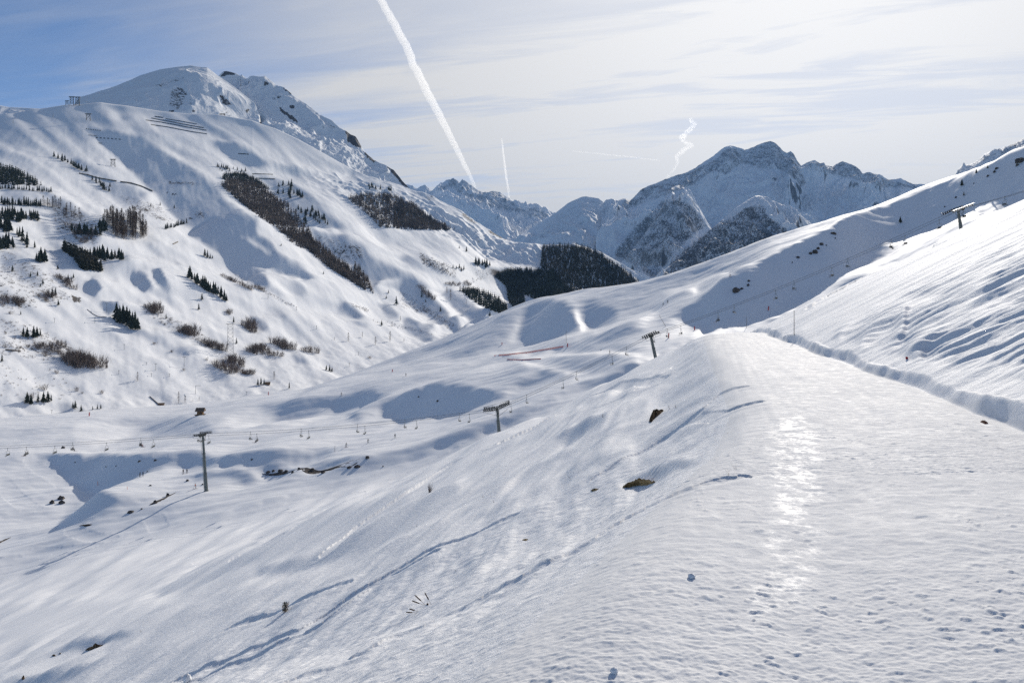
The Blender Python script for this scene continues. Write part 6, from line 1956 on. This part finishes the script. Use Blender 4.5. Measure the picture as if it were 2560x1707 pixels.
# ---- rocks, bare earth and plants
rock(*c(7, (1250, 1500))[0], 22, 10, "largest dark rock low on the shaded face beyond the track")
for k, x, y, w, h, lb in ((7, 1360, 1448, 8, 5, "small dark rock just above the largest one on the shaded face"), (7, 1366, 1408, 8, 4, "upper small dark rock above the largest one on the shaded face"), (7, 1300, 1478, 10, 4, "flat rock touching the largest one on the shaded face"),
                          (8, 430, 1145, 16, 8, "brown rock in the middle of the cluster under the sunlit crest"), (8, 390, 1155, 10, 5, "brown rock on the left of the cluster under the sunlit crest"), (8, 460, 1110, 9, 5, "brown rock on the right of the cluster under the sunlit crest"), (8, 490, 1070, 12, 5, "flat rock above the brown cluster under the sunlit crest"),
                          (8, 535, 1080, 4, 3, "tiny rock right of the brown cluster"), (8, 275, 1190, 10, 4, "low rock downhill of the brown cluster"), (8, 222, 1238, 3, 4, "tiny rock lowest below the brown cluster"), (8, 600, 970, 16, 4, "flat stony strip highest on the left of the shaded face"),
                          (8, 2320, 305, 30, 9, "large brown outcrop at the right edge near the sky"), (8, 2290, 345, 10, 4, "small rock under the brown outcrop at the right edge"), (8, 2080, 408, 8, 5, "dark rock left of the outcrop, middle of three"), (8, 2100, 375, 10, 4, "dark rock left of the outcrop, upper of three"), (8, 2018, 445, 7, 4, "dark rock left of the outcrop, lower of three"),
                          (8, 1890, 512, 3, 3, "tiny stone right of the small pine on the shaded face"), (8, 1725, 642, 6, 4, "small dark stone left of the low bush on the shaded face"), (8, 1622, 726, 4, 3, "tiny stone left above the far right tower"), (8, 618, 1015, 4, 3, "tiny stone under the flat stony strip"),
                          (12, 1535, 606, 12, 6, "reddish rock where the stream bed ends, centre left"), (12, 1440, 685, 18, 5, "dark rock along the stream bed, rightmost but one"), (12, 1370, 692, 14, 4, "dark rock along the stream bed, third from its right end"), (12, 1130, 742, 14, 5, "dark rock at the bend of the stream bed"), (12, 1030, 722, 14, 7, "reddish rock in the middle of the stream bed"),
                          (12, 910, 712, 10, 6, "dark rock in the stony part of the stream bed"), (12, 850, 741, 8, 5, "small dark rock lower in the stony part of the stream bed"), (12, 790, 735, 12, 6, "dark rock left of centre in the stony part of the stream bed"), (12, 738, 728, 14, 6, "dark rock at the left of the stony part of the stream bed"), (12, 672, 727, 9, 5, "dark rock left of the stony part of the stream bed"),
                          (12, 625, 738, 12, 5, "leftmost dark rock of the stream bed right of the tall tower"), (11, 1425, 945, 12, 8, "dark rock on the stream bank left of the tower's shadow"), (11, 1540, 880, 12, 8, "dark rock on the stream bank near the orange skier"), (11, 1200, 1030, 18, 5, "long low rock on the stream bank, middle left"), (11, 1300, 1000, 6, 3, "small rock right of the long low one on the stream bank"),
                          (11, 480, 945, 14, 8, "dark rock of the trio left of the shaded gully"), (11, 560, 905, 22, 8, "snow capped rock, topmost of the trio left of the shaded gully"), (11, 565, 945, 18, 7, "brown rock, lowest of the trio left of the shaded gully"), (11, 578, 442, 11, 6, "lone dark rock under the left end of the cables"),
                          (11, 1380, 786, 8, 3, "small dark rock on the ridge between the gullies"), (11, 1720, 741, 9, 4, "small dark rock left of the tall tower"), (11, 1353, 657, 5, 2, "tiny dark rock right of the two walkers"), (11, 1860, 775, 5, 3, "tiny dark rock at the foot of the tall tower"), (11, 1425, 553, 8, 3, "dark stone on the rim of the long gully, middle"),
                          (11, 1280, 561, 8, 3, "dark stone on the rim of the long gully, left"), (11, 2312, 546, 6, 3, "dark stone on the rim of the long gully, right of the tower"), (11, 975, 612, 4, 2, "tiny stone in the shaded wall of the gully, left"), (11, 1065, 605, 4, 2, "tiny stone in the shaded wall of the gully, centre"), (11, 690, 571, 4, 2, "tiny stone in the shaded wall of the gully, far left"),
                          (12, 476, 621, 6, 2, "dark stone on the gully rim right of the tall tower"), (12, 1680, 684, 4, 3, "tiny rock at the right end of the stream"), (9, 345, 820, 6, 4, "lone dark stone in the big smooth hollow"), (9, 170, 780, 5, 3, "dark stone at the tip of the bright drift in the hollow"), (9, 1845, 350, 3, 2, "tiny stone on the shaded mound by the drift")):
    rock(*c(k, (x, y))[0], w, h, lb)
for k, x, y, h, lb in ((8, 1780, 532, 62, "lone small pine on the shaded face above the far right tower"), (8, 1215, 872, 56, "lone dark pine in the middle of the shaded face"), (8, 1912, 416, 42, "small conifer just under the sunlit crest, right"), (8, 2016, 371, 28, "tiny conifer on the sunlit crest near the right edge"), (8, 1798, 622, 38, "low bushy pine below the lone small pine")):
    conifer(*c(k, (x, y))[0], h * .272, lb, "pines on the shaded face", AB, True)
patch("stream_bed", c(12, (560, 742), (760, 724), (960, 716), (1140, 726), (1300, 694), (1440, 676), (1535, 606), (1545, 616), (1460, 692), (1320, 704), (1160, 742), (950, 742), (760, 742), (600, 756)), M_ROCK, "dark open crack of the stream winding between snow banks", "stream bed", None, .12, .04, 5)
patch("stream_bed", c(11, (710, 1158), (780, 1165), (830, 1152), (860, 1138), (800, 1150)), M_EARTH, "short dark crack under a snow lip left of the tower's shadow", "stream bed", None, .25, .1, 6)
patch("stream_bed", c(11, (-80, 1330), (40, 1275), (120, 1245), (110, 1258), (30, 1295), (-80, 1350)), M_ROCK, "dark crack of the stream at the left edge", "stream bed", None, .2, .1, 7)
patch("stream_bed", c(11, (1350, 965), (1500, 905), (1560, 865), (1640, 830), (1630, 838), (1560, 878), (1500, 918), (1360, 972)), M_ROCK, "narrow dark cut of the stream left of the tall tower", "stream bed", None, .12, .06, 8)
patch("earth_patch", c(10, (440, 1025), (450, 980), (475, 925), (520, 912), (590, 905), (560, 935), (510, 975), (470, 1020)), M_EARTH, "dark brown hole of bare earth in the slope below the track", "bare ground", None, .18, .12, 11)
patch("earth_patch", c(10, (180, 1600), (260, 1572), (420, 1560), (560, 1530), (480, 1565), (330, 1590), (240, 1605)), M_GRASS, "long streak of yellow brown grass under a snow step", "bare ground", None, .10, .12, 12)
patch("earth_patch", c(10, (-95, 1640), (-60, 1622), (-5, 1622), (-30, 1640), (-80, 1652)), M_GRASS, "small tuft of brown grass left of the long grass streak", "bare ground", None, .12, .15, 13)
patch("earth_patch", c(13, (760, 1250), (830, 1232), (880, 1212), (970, 1208), (940, 1232), (860, 1248)), M_EARTH, "dark reddish earth in a shaded hollow at the lower left", "bare ground", None, .16, .14, 14)
patch("earth_patch", c(13, (470, 1322), (500, 1314), (515, 1318), (495, 1325)), M_EARTH, "small dark earth spot left of the reddish earth in the hollow", "bare ground", None, .12, .14, 15)
patch("earth_patch", c(13, (540, 1302), (548, 1285), (562, 1292), (558, 1302)), M_EARTH, "tiny dark earth spot at the edge of the lower left hollow", "bare ground", None, .15, .14, 16)
patch("earth_patch", c(15, (1940, 1376), (1965, 1362), (2010, 1380), (2030, 1395), (1990, 1398)), varied("red_earth", (0.16, 0.05, 0.03), (0.06, 0.03, 0.02), 8.0, 0.9, 0.1), "reddish earth showing under the bank beside the track", "bare ground", None, .10, .12, 17)
patch("earth_patch", c(9, (1110, 2090), (1150, 2078), (1190, 2082), (1160, 2100)), M_GRASS, "faint patch of dry grass on the open slope", "bare ground", None, .05, .2, 18)


def tuft(px, py, hpx, n, label, seed, lean=0.0, mat=None, spread=.6, thick=.5, name="grass_tuft", cat="grass tuft", knob=0):
    """dry stems standing out of the snow"""
    p = AB.hit(px, py)
    h = metres(p, hpx)
    r = random.Random(seed)
    mb = MB()
    w = metres(p, thick)
    for k in range(n):
        a = r.random() * 6.283
        d = Vector((math.cos(a) * spread * r.random() + lean, math.sin(a) * spread * r.random() * .5, 1)).normalized()
        L = h * r.uniform(.5, 1.05)
        b = Vector((r.uniform(-.2, .2) * h * spread, r.uniform(-.2, .2) * h * spread, -.02))
        mid = b + d * L * .55
        e = mid + (d + Vector((r.uniform(-.3, .3), r.uniform(-.2, .2), -.05))).normalized() * L * .45
        mb.tube(b, mid, w * .5, w * .4, 4).tube(mid, e, w * .4, w * .15, 4)
        for j in range(knob):
            t = r.uniform(.4, 1)
            q = b.lerp(mid, t)
            mb.tube(q, q + Vector((r.uniform(-.4, .4), r.uniform(-.3, .3), .45)) * L * .45, w * .3, w * .1, 4)
    return tag(mb.build(name, mat or M_STALK, None, p), label, cat, "dry plants on the slope")


def juniper(px, py, hpx, label):
    p = AB.hit(px, py)
    h = metres(p, hpx)
    o = empty("juniper_bush", p, label, "bush")
    r = random.Random(5)
    mb = MB()
    for k in range(420):
        a, b = r.random() * 6.283, r.random() ** .6
        q = Vector((math.cos(a) * .30 * b, math.sin(a) * .30 * b, r.uniform(0, 1))) * h
        q.x += .16 * h * q.z / h
        q *= 1 - .25 * abs(q.z / h - .45)
        d = Vector((r.uniform(-1, 1), r.uniform(-1, 1), r.uniform(.1, 1))).normalized() * h * .14
        s_ = Vector((-d.y, d.x, r.uniform(-.03, .03))).normalized() * h * .028
        mb.add([q - s_, q + s_, q + d], [(0, 1, 2)])
    mb.build("foliage", M_JUNIPER, o)
    st = MB()
    for k in range(6):
        st.tube((0, 0, -.03), (r.uniform(-.15, .2) * h, r.uniform(-.15, .15) * h, h * .7), .02 * h, .008 * h, 5)
    st.build("stems", M_BARK, o)


def stalk(px, py, tx, ty, label, head=.55):
    p = AB.hit(px, py)
    q = Vector(((tx - CX) / F * p.y, p.y - .05, -(ty - HY) / F * p.y)) - p
    o = empty("dry_stalk", p, label, "dry plant", "dry flower stalks on the slope")
    MB().tube(q * -.05, q * (1 - head), metres(p, .9) * .5, metres(p, .8) * .5, 5).build("stem", M_WOODP, o)
    hd = MB()
    r = random.Random(int(px))
    prev, pr = q * (1 - head), .3
    for k in range(1, 8):
        e = q * (1 - head + head * k / 7)
        hd.tube(prev, e, metres(p, 1.5) * (pr), metres(p, 1.5) * r.uniform(.75, 1.1) * (.5 if k == 7 else 1), 7)
        prev, pr = e, 1
    hd.build("seed_head", M_STALK, o)
    return o


juniper(*c(14, (262, 915))[0], 27, "small rusty green juniper bush alone on the lower slope")
for a, b, lb in (((1610, 848), (1552, 722), "upright dry flower stalk, tallest on the right of the bunch"), ((1555, 850), (1462, 746), "slanting dry stalk second from the right of the bunch"), ((1545, 852), (1436, 798), "dry stalk leaning left in the middle of the bunch"), ((1490, 912), (1412, 870), "short dry stalk, upper of the two low left ones"), ((1475, 922), (1382, 902), "short dry stalk lying lowest at the left")):
    stalk(*c(14, a)[0], *c(14, b)[0], lb, .62)
patch("plant_stump", c(14, (1560, 850), (1570, 838), (1585, 848), (1580, 858)), M_STALK, "dark dry seed head sunk in the snow under the stalks", "dry plant", None, .05, .1, 21)
tuft(*c(12, (2110, 920))[0], 27, 22, "leafless twiggy bush on the open slope right of centre left", 3, .05, M_TWIG, .75, .55, "twig_bush", "bush", 2)
tuft(*c(9, (1865, 965))[0], 15, 5, "reddish dry stem left of the dark earth hole", 4, -.3, M_STALK, .3, .5)
tuft(*c(9, (1570, 1530))[0], 18, 2, "slanting dry stem above the grass streak", 5, -.8, M_STALK, .1, .6)
for i_, (k, x, y, h, lb) in enumerate(((14, 1480, 130, 7, "pair of short dry stems on the middle slope"), (9, 760, 1700, 9, "dry stems left of the small grass tuft"), (9, 860, 1745, 8, "second group of dry stems left of the small grass tuft"), (10, 640, 890, 20, "thin stems beside the dark earth hole"), (10, 700, 880, 14, "single stem right of the dark earth hole"),
                                      (10, 1250, 1440, 24, "pale thin grass stems near the track's left edge"), (10, 1190, 1500, 30, "long pale grass stems lower by the track's left edge"), (10, 1170, 1110, 7, "sparse dry grass on the steep slope under the track edge"), (14, 900, 1330, 14, "frosted pale sprig at the lower middle of the slope"), (14, 410, 1560, 14, "frosted pale sprig at the bottom edge of the picture"),
                                      (13, 1295, 1100, 9, "pale dry stems above the reddish earth hollow"), (12, 2350, 1640, 8, "tiny dry stems by the ski tracks"))):
    tuft(*c(k, (x, y))[0], h, 5, lb, 30 + i_, -.25, M_GRASS if i_ in (5, 6, 8, 9, 10) else M_STALK, .5, .35)
patch("earth_patch", c(13, (195, 1530), (205, 1508), (225, 1510), (230, 1530), (212, 1545)), M_EARTH, "rusty tuft of earth and grass near the bottom left corner", "bare ground", None, .14, .15, 23)


def snow_lump(px, py, w, h, label, seed):
    p = AB.hit(px, py)
    w, h = metres(p, w), metres(p, h)
    vs, fs = [], []
    r = random.Random(seed)
    n, m = 14, 7
    for j in range(m):
        a = -.6 + (math.pi / 2 + .6) * j / (m - .7)
        for k in range(n):
            b = 2 * math.pi * k / n
            q = r.uniform(.80, 1.12)
            vs.append((w * .5 * math.cos(a) * math.cos(b) * q, w * .5 * math.cos(a) * math.sin(b) * q, h * .55 + h * .5 * math.sin(a) * q))
    for j in range(m - 1):
        for k in range(n):
            fs.append((j * n + k, j * n + (k + 1) % n, (j + 1) * n + (k + 1) % n, (j + 1) * n + k))
    fs.append(tuple((m - 1) * n + k for k in range(n)))
    mb = MB().add(vs, fs)
    tag(mb.build("snow_lump", M_SLOPE, None, p - Vector((0, 0, h * .3)), True), label, "snow lump", "loose lumps of snow")


for q in ((13, 1720, 1552, 20, 24, "round lump of snow at the bottom edge, lower left"), (16, 840, 600, 20, 14, "largest snow lump left of the shiny strip"), (16, 130, 1470, 20, 18, "round snow lump near the bottom edge, left of the track")):
    snow_lump(*c(q[0], q[1:3])[0], q[3], q[4], q[5], int(q[1]))

# ------------------------------------------------------------------ works on the mountain side: lift gantries, pylon, snow fences, walls, drag lift poles
def portal(k, x, y, wc, hc, label, rungs=2, lay=None, name="lift_gantry", cat="lift gantry", group="lift gantries on the mountain side", rpx=.55):
    px, py = c(k, (x, y))[0]
    p = (lay or lay_c1).hit(px, py)
    w, h = metres(p, wc * .272), metres(p, hc * .272)
    r = metres(p, rpx)
    o = empty(name, p, label, cat, group)
    for s_ in (-1, 1):
        MB().tube((s_ * w * .42, 0, -1), (s_ * w * .36, 0, h), r, r * .8, 6).build("leg", M_DARK, o)
    cb = MB().box((0, 0, h), (w * 1.25, r * 2.5, r * 2.2))
    cb.build("crossbeam", M_DARK, o)
    br = MB()
    for i in range(rungs):
        z0, z1 = h * (i + .3) / (rungs + .4), h * (i + 1.2) / (rungs + .4)
        br.tube((-w * .4, 0, z0), (w * .4, 0, z1), r * .55, None, 5).tube((w * .4, 0, z0), (-w * .4, 0, z1), r * .55, None, 5).tube((-w * .4, 0, z1), (w * .4, 0, z1), r * .55, None, 5)
    br.build("bracing", M_DARK, o)
    return o


portal(1, 660, 600, 44, 76, "left one of the twin lift gantries on the skyline ridge", 3, rpx=.8)
portal(1, 712, 602, 44, 76, "right one of the twin lift gantries on the skyline ridge", 3, rpx=.8)
portal(1, 615, 600, 30, 40, "low gantry at the left foot of the twins on the skyline ridge", 2, rpx=.6)
portal(1, 810, 742, 44, 62, "squat lift gantry below the skyline ridge", 1, rpx=.8)
portal(1, 1037, 1165, 46, 68, "open lift gantry standing on the sunlit rib", 2, rpx=.7)
portal(4, 2115, 745, 64, 270, "tall lattice pylon above the thicket on the lower slope", 7, name="lattice_pylon", cat="pylon", group=None, rpx=.45)
for k, x, y, h, lb in ((1, 120, 765, 45, "tiny lift mast on the ridge near the left edge"), (1, 487, 712, 34, "tiny lift mast left of the squat gantry")):
    pole(*c(k, (x, y))[0], h * .272, lb, lay_c1, .2, M_STEEL, group="lift masts on the ridge", rpx=.4)


def fence(k, pts, hpx, label, gaps=0, n=16, mat=None, group="snow fences on the mountain side", name="snow_fence", cat="snow fence"):
    P_ = [lay_c1.hit(x, y) for x, y in up_line(c(k, *pts), n)]
    o = empty(name, P_[0], label, cat, group)
    mb, ps = MB(), MB()
    for i_, (p, q) in enumerate(zip(P_[:-1], P_[1:])):
        h = metres(p, hpx)
        if gaps and i_ % 2:
            continue
        a, b = p - P_[0], q - P_[0]
        d = (b - a).normalized()
        nn = Vector((-d.y, d.x, 0)).normalized()
        up = Vector((0, 0, 1))
        t = .12
        mb.add([a - nn * t - up * .4, b - nn * t - up * .4, b - nn * t + up * h, a - nn * t + up * h, a + nn * t - up * .4, b + nn * t - up * .4, b + nn * t + up * h, a + nn * t + up * h],
               [(0, 1, 2, 3), (5, 4, 7, 6), (3, 2, 6, 7), (0, 4, 5, 1), (0, 3, 7, 4), (1, 5, 6, 2)])
        ps.tube(a - up, a + up * h * 1.15, .14, None, 5)
    mb.build("panel", mat or M_DARK, o)
    ps.build("posts", M_WOODP, o)
    return o


for k, pts, h, lb, g in ((1, [(1420, 706), (1500, 717)], 2.0, "shortest snow fence at the top of the set of dark fences", 0), (1, [(1520, 727), (1650, 747), (1810, 777)], 1.6, "uppermost long snow fence on the right of the set", 0), (1, [(1390, 721), (1540, 749), (1700, 780), (1870, 810)], 1.9, "second long snow fence of the set", 0),
                         (1, [(1338, 739), (1500, 762), (1700, 800), (1895, 834)], 1.9, "third long snow fence of the set, farthest to the left", 0), (1, [(1385, 781), (1550, 805), (1750, 845), (1900, 867)], 1.9, "lowest long snow fence of the set", 0), (1, [(2185, 1047), (2285, 1053)], 1.9, "lone short snow fence in the hollow right of the bowl", 0),
                         (2, [(480, 1086), (575, 1088), (670, 1092)], 2.0, "upper of two level snow fences above the long brown wood", 0), (2, [(520, 1127), (600, 1129), (690, 1134)], 2.0, "lower of two level snow fences above the long brown wood", 0),
                         (1, [(790, 820), (860, 830), (935, 838)], 2.2, "top dotted row of snow fence panels in the bowl", 1), (1, [(815, 876), (900, 888)], 2.0, "short dotted row of snow fence panels in the bowl", 1), (1, [(880, 901), (1000, 909), (1125, 919)], 2.2, "longest dotted row of snow fence panels in the bowl", 1), (1, [(905, 951), (940, 953)], 2.0, "tiny dotted fence row lowest in the bowl", 1)):
    fence(k, pts, h, lb, g, 12 if g == 0 else 15)
M_WALL = varied("stone_wall", (0.16, 0.13, 0.10), (0.26, 0.22, 0.17), .4, 0.9, 0.1)
for k, pts, h, lb in ((3, [(725, 202), (800, 215), (900, 245), (980, 258), (1070, 274)], 3.2, "brown retaining wall of a road cut, left part"), (3, [(1105, 280), (1200, 292), (1300, 322), (1400, 366)], 3.6, "grey brown retaining wall of a road cut, right part"), (3, [(1590, 850), (1635, 828)], 2.6, "short dark wall where the snow road meets the spur"),
                      (4, [(50, 718), (120, 726), (180, 728)], 3.4, "low brown wall at the far left under small shrubs"), (4, [(1375, 1145), (1420, 1185), (1460, 1220)], 2.4, "curved brown snow bank wall near the crest of the valley snow"), (4, [(800, 345), (850, 385), (900, 412), (970, 418)], 1.4, "thin dark edge of a cutting below the snow road")):
    fence(k, pts, h, lb, 0, 10, M_WALL, "walls on the mountain side", "retaining_wall", "wall")


def chalet(k, x, y, w, h, label):
    p = lay_c1.hit(*c(k, (x, y))[0])
    a, b = metres(p, w * .272), metres(p, h * .272)
    o = empty("chalet", p, label, "chalet", None, R(20))
    MB().box((0, 0, b * .3), (a, a * .7, b * .7)).build("wall", M_PLANK, o)
    MB().add([(-a * .6, -a * .45, b * .6), (a * .6, -a * .45, b * .6), (a * .6, a * .45, b * .6), (-a * .6, a * .45, b * .6), (-a * .6, 0, b), (a * .6, 0, b)], [(0, 3, 2, 1), (0, 1, 5, 4), (2, 3, 4, 5), (0, 4, 3), (1, 2, 5)]).build("roof", M_SHINGLE, o)
    MB().box((a * .1, -a * .36, b * .2), (a * .2, .1, b * .4)).build("door", M_SHINGLE, o)


chalet(5, 620, 1400, 44, 26, "small brown chalet beside dark conifers at the crest of the valley snow")
chalet(4, 1480, 1222, 50, 22, "low brown shed at the end of the curved wall")
chalet(5, 405, 1300, 36, 18, "small dark shed beneath the wide thicket")


def lift_pole(k, x, y, h, label, arm=0):
    px, py = c(k, (x, y))[0]
    p = lay_c1.hit(px, py)
    hh = metres(p, h * .272)
    r = metres(p, .42)
    o = empty("drag_lift_pole", p, label, "lift pole", "drag lift poles on the lower slope")
    MB().tube((0, 0, -1), (0, 0, hh), r, r * .8, 6).build("mast", M_STEEL, o)
    a = max(hh * .22, 1.0) if not arm else arm * metres(p, .272)
    MB().box((a * .5 if arm else 0, 0, hh), (a * (1 if arm else 1.6), r * 1.6, r * 1.8)).build("crossarm", M_DARK, o)


for k, x, y, h, lb, arm in ((4, 980, 370, 84, "tall pole with crossarm in the shade left of the bold spruce clump", 0), (4, 870, 470, 55, "pole on the run below the snow road", 0), (4, 1140, 712, 48, "pole in the middle of the lower piste", 0), (4, 1430, 902, 60, "pole at the left of the stretch above the valley snow", 0), (4, 1090, 937, 34, "short pole low on the piste", 0),
                             (4, 1345, 852, 22, "tiny pole above the taller pole of the lower run", 0), (4, 1690, 872, 92, "tall pole above a low shrub, lower run", 0), (4, 1795, 1118, 76, "pole with one long arm to the right near the valley snow", 50), (4, 1555, 957, 24, "tiny pole casting a shadow on the lower run", 0), (4, 1390, 960, 30, "thin pole beside the left stretch of the lower run", 0),
                             (5, 885, 722, 34, "pole high on the long central run", 0), (5, 1070, 892, 32, "pole midway down the long central run", 0), (5, 1235, 992, 24, "pole lower down the long central run", 0), (5, 625, 612, 42, "thin pole on the rim beside the central run", 0), (5, 1487, 265, 50, "pole in the shaded slope right of the long brown wood", 0), (5, 1455, 1132, 28, "pole near the bottom of the central run", 0),
                             (5, 1370, 1232, 28, "pole at the crest of the valley snow, centre", 0), (5, 428, 1492, 26, "pole with crossarm on the far edge of the valley snow", 0), (11, 475, 132, 40, "faint pole left of the leftmost red post", 0), (4, 500, 465, 40, "dark pole with crossarm beside the snow road, left", 0)):
    lift_pole(k, x, y, h, lb, arm)

# ------------------------------------------------------------------ vapour trails high above
def contrail(name_label, pts, y_of, dens, seed, wob=.15, group="vapour trails in the sky"):
    """pts: (column, row, width) of the trail in the picture; it lies in the level y_of(row) far beyond the ranges"""
    vs, fs = [], []
    n = 12
    q = np.array(pts, float)
    s = np.concatenate([[0], np.cumsum(np.hypot(np.diff(q[:, 0]), np.diff(q[:, 1])))])
    T_ = np.linspace(0, s[-1], int(s[-1] / 2.5) + 4)
    xx, yy, ww = [np.interp(T_, s, q[:, i]) for i in range(3)]
    w1 = fbm(T_ / 26, T_ * 0 + seed, 3, seed) * wob; w2 = fbm(T_ / 14, T_ * 0 + seed + .5, 3, seed + 3) * wob
    cen = [at(xx[k] + w1[k] * ww[k], yy[k], y_of(yy[k])) for k in range(len(T_))]
    for k in range(len(T_)):
        tg = (cen[min(k + 2, len(T_) - 1)] - cen[max(k - 2, 0)]).normalized()
        e1 = tg.cross(Vector((0, 1, .3))).normalized()
        e2 = tg.cross(e1)
        r = ww[k] / F * cen[k].y * .5 * (1 + .6 * w2[k]) * (0.25 if k in (0, len(T_) - 1) else 1)
        for j in range(n):
            b = 2 * math.pi * j / n
            vs.append(cen[k] + (e1 * math.cos(b) + e2 * math.sin(b)) * r)
    for k in range(len(T_) - 1):
        for j in range(n):
            fs.append((k * n + j, k * n + (j + 1) % n, (k + 1) * n + (j + 1) % n, (k + 1) * n + j))
    fs += [tuple(range(n - 1, -1, -1)), tuple((len(T_) - 1) * n + j for j in range(n))]
    m = bpy.data.materials.new("vapour")
    m.use_nodes = True
    nt = m.node_tree
    nt.nodes.clear()
    out = N(nt, 'ShaderNodeOutputMaterial')
    v = N(nt, 'ShaderNodeVolumePrincipled')
    v.inputs['Color'].default_value = (1, 1, 1, 1)
    v.inputs['Density'].default_value = dens
    v.inputs['Anisotropy'].default_value = 0.68
    nt.links.new(v.outputs[0], out.inputs['Volume'])
    tag(MB().add(vs, fs).build("vapour_trail", m), name_label, "vapour trail", group)


lvl = lambda row: 9500.0 / max((HY - row) / F, .09)
contrail("long broad white vapour trail slanting down from the top to the central peaks", [(925, -60, 22), (952, 0, 21), (985, 60, 21), (1020, 125, 22), (1035, 165, 20), (1050, 195, 22), (1075, 245, 22), (1105, 300, 19), (1135, 360, 16), (1160, 410, 13), (1178, 445, 10), (1192, 480, 6)], lambda r: 23500.0 + 26 * max(r, -60), .0014, 1, .12)
contrail("short thin upright vapour trail over the central peaks", [(1254, 346, 3.5), (1258, 380, 5), (1264, 430, 6), (1270, 470, 6), (1274, 500, 4)], lambda r: 33000.0, .0042, 2, .1)
contrail("twisted faint vapour trail left of the high massif", [(1722, 296, 10), (1738, 312, 12), (1722, 326, 14), (1704, 345, 16), (1712, 356, 10), (1728, 364, 12), (1706, 378, 13), (1690, 392, 12), (1696, 405, 8), (1684, 425, 7), (1664, 446, 5)], lambda r: 30000.0, .0005, 3, .25)
contrail("faint level vapour trail right of the thin upright one", [(1430, 378, 3), (1500, 385, 3.5), (1580, 393, 3.5), (1650, 402, 3)], lambda r: 32000.0, .0011, 4, .1)


# ------------------------------------------------------------------ the air
def build_haze():
    m = bpy.data.materials.new("air")
    m.use_nodes = True
    nt = m.node_tree
    nt.nodes.clear()
    out = N(nt, 'ShaderNodeOutputMaterial')
    v = N(nt, 'ShaderNodeVolumePrincipled')
    v.inputs['Color'].default_value = (0.34, 0.60, 1.0, 1)
    v.inputs['Density'].default_value = 2.4e-5
    v.inputs['Anisotropy'].default_value = 0.0
    nt.links.new(v.outputs[0], out.inputs['Volume'])
    x0, x1, y0, y1, z0, z1 = -16000, 16000, -900, 18500, -1300, 2300
    co = [(x, y, z) for x in (x0, x1) for y in (y0, y1) for z in (z0, z1)]
    me = bpy.data.meshes.new("haze")
    me.from_pydata(co, [], [(0, 1, 3, 2), (4, 6, 7, 5), (0, 4, 5, 1), (2, 3, 7, 6), (0, 2, 6, 4), (1, 5, 7, 3)])
    o = link("haze", me, m)
    o["kind"] = "stuff"


build_haze()
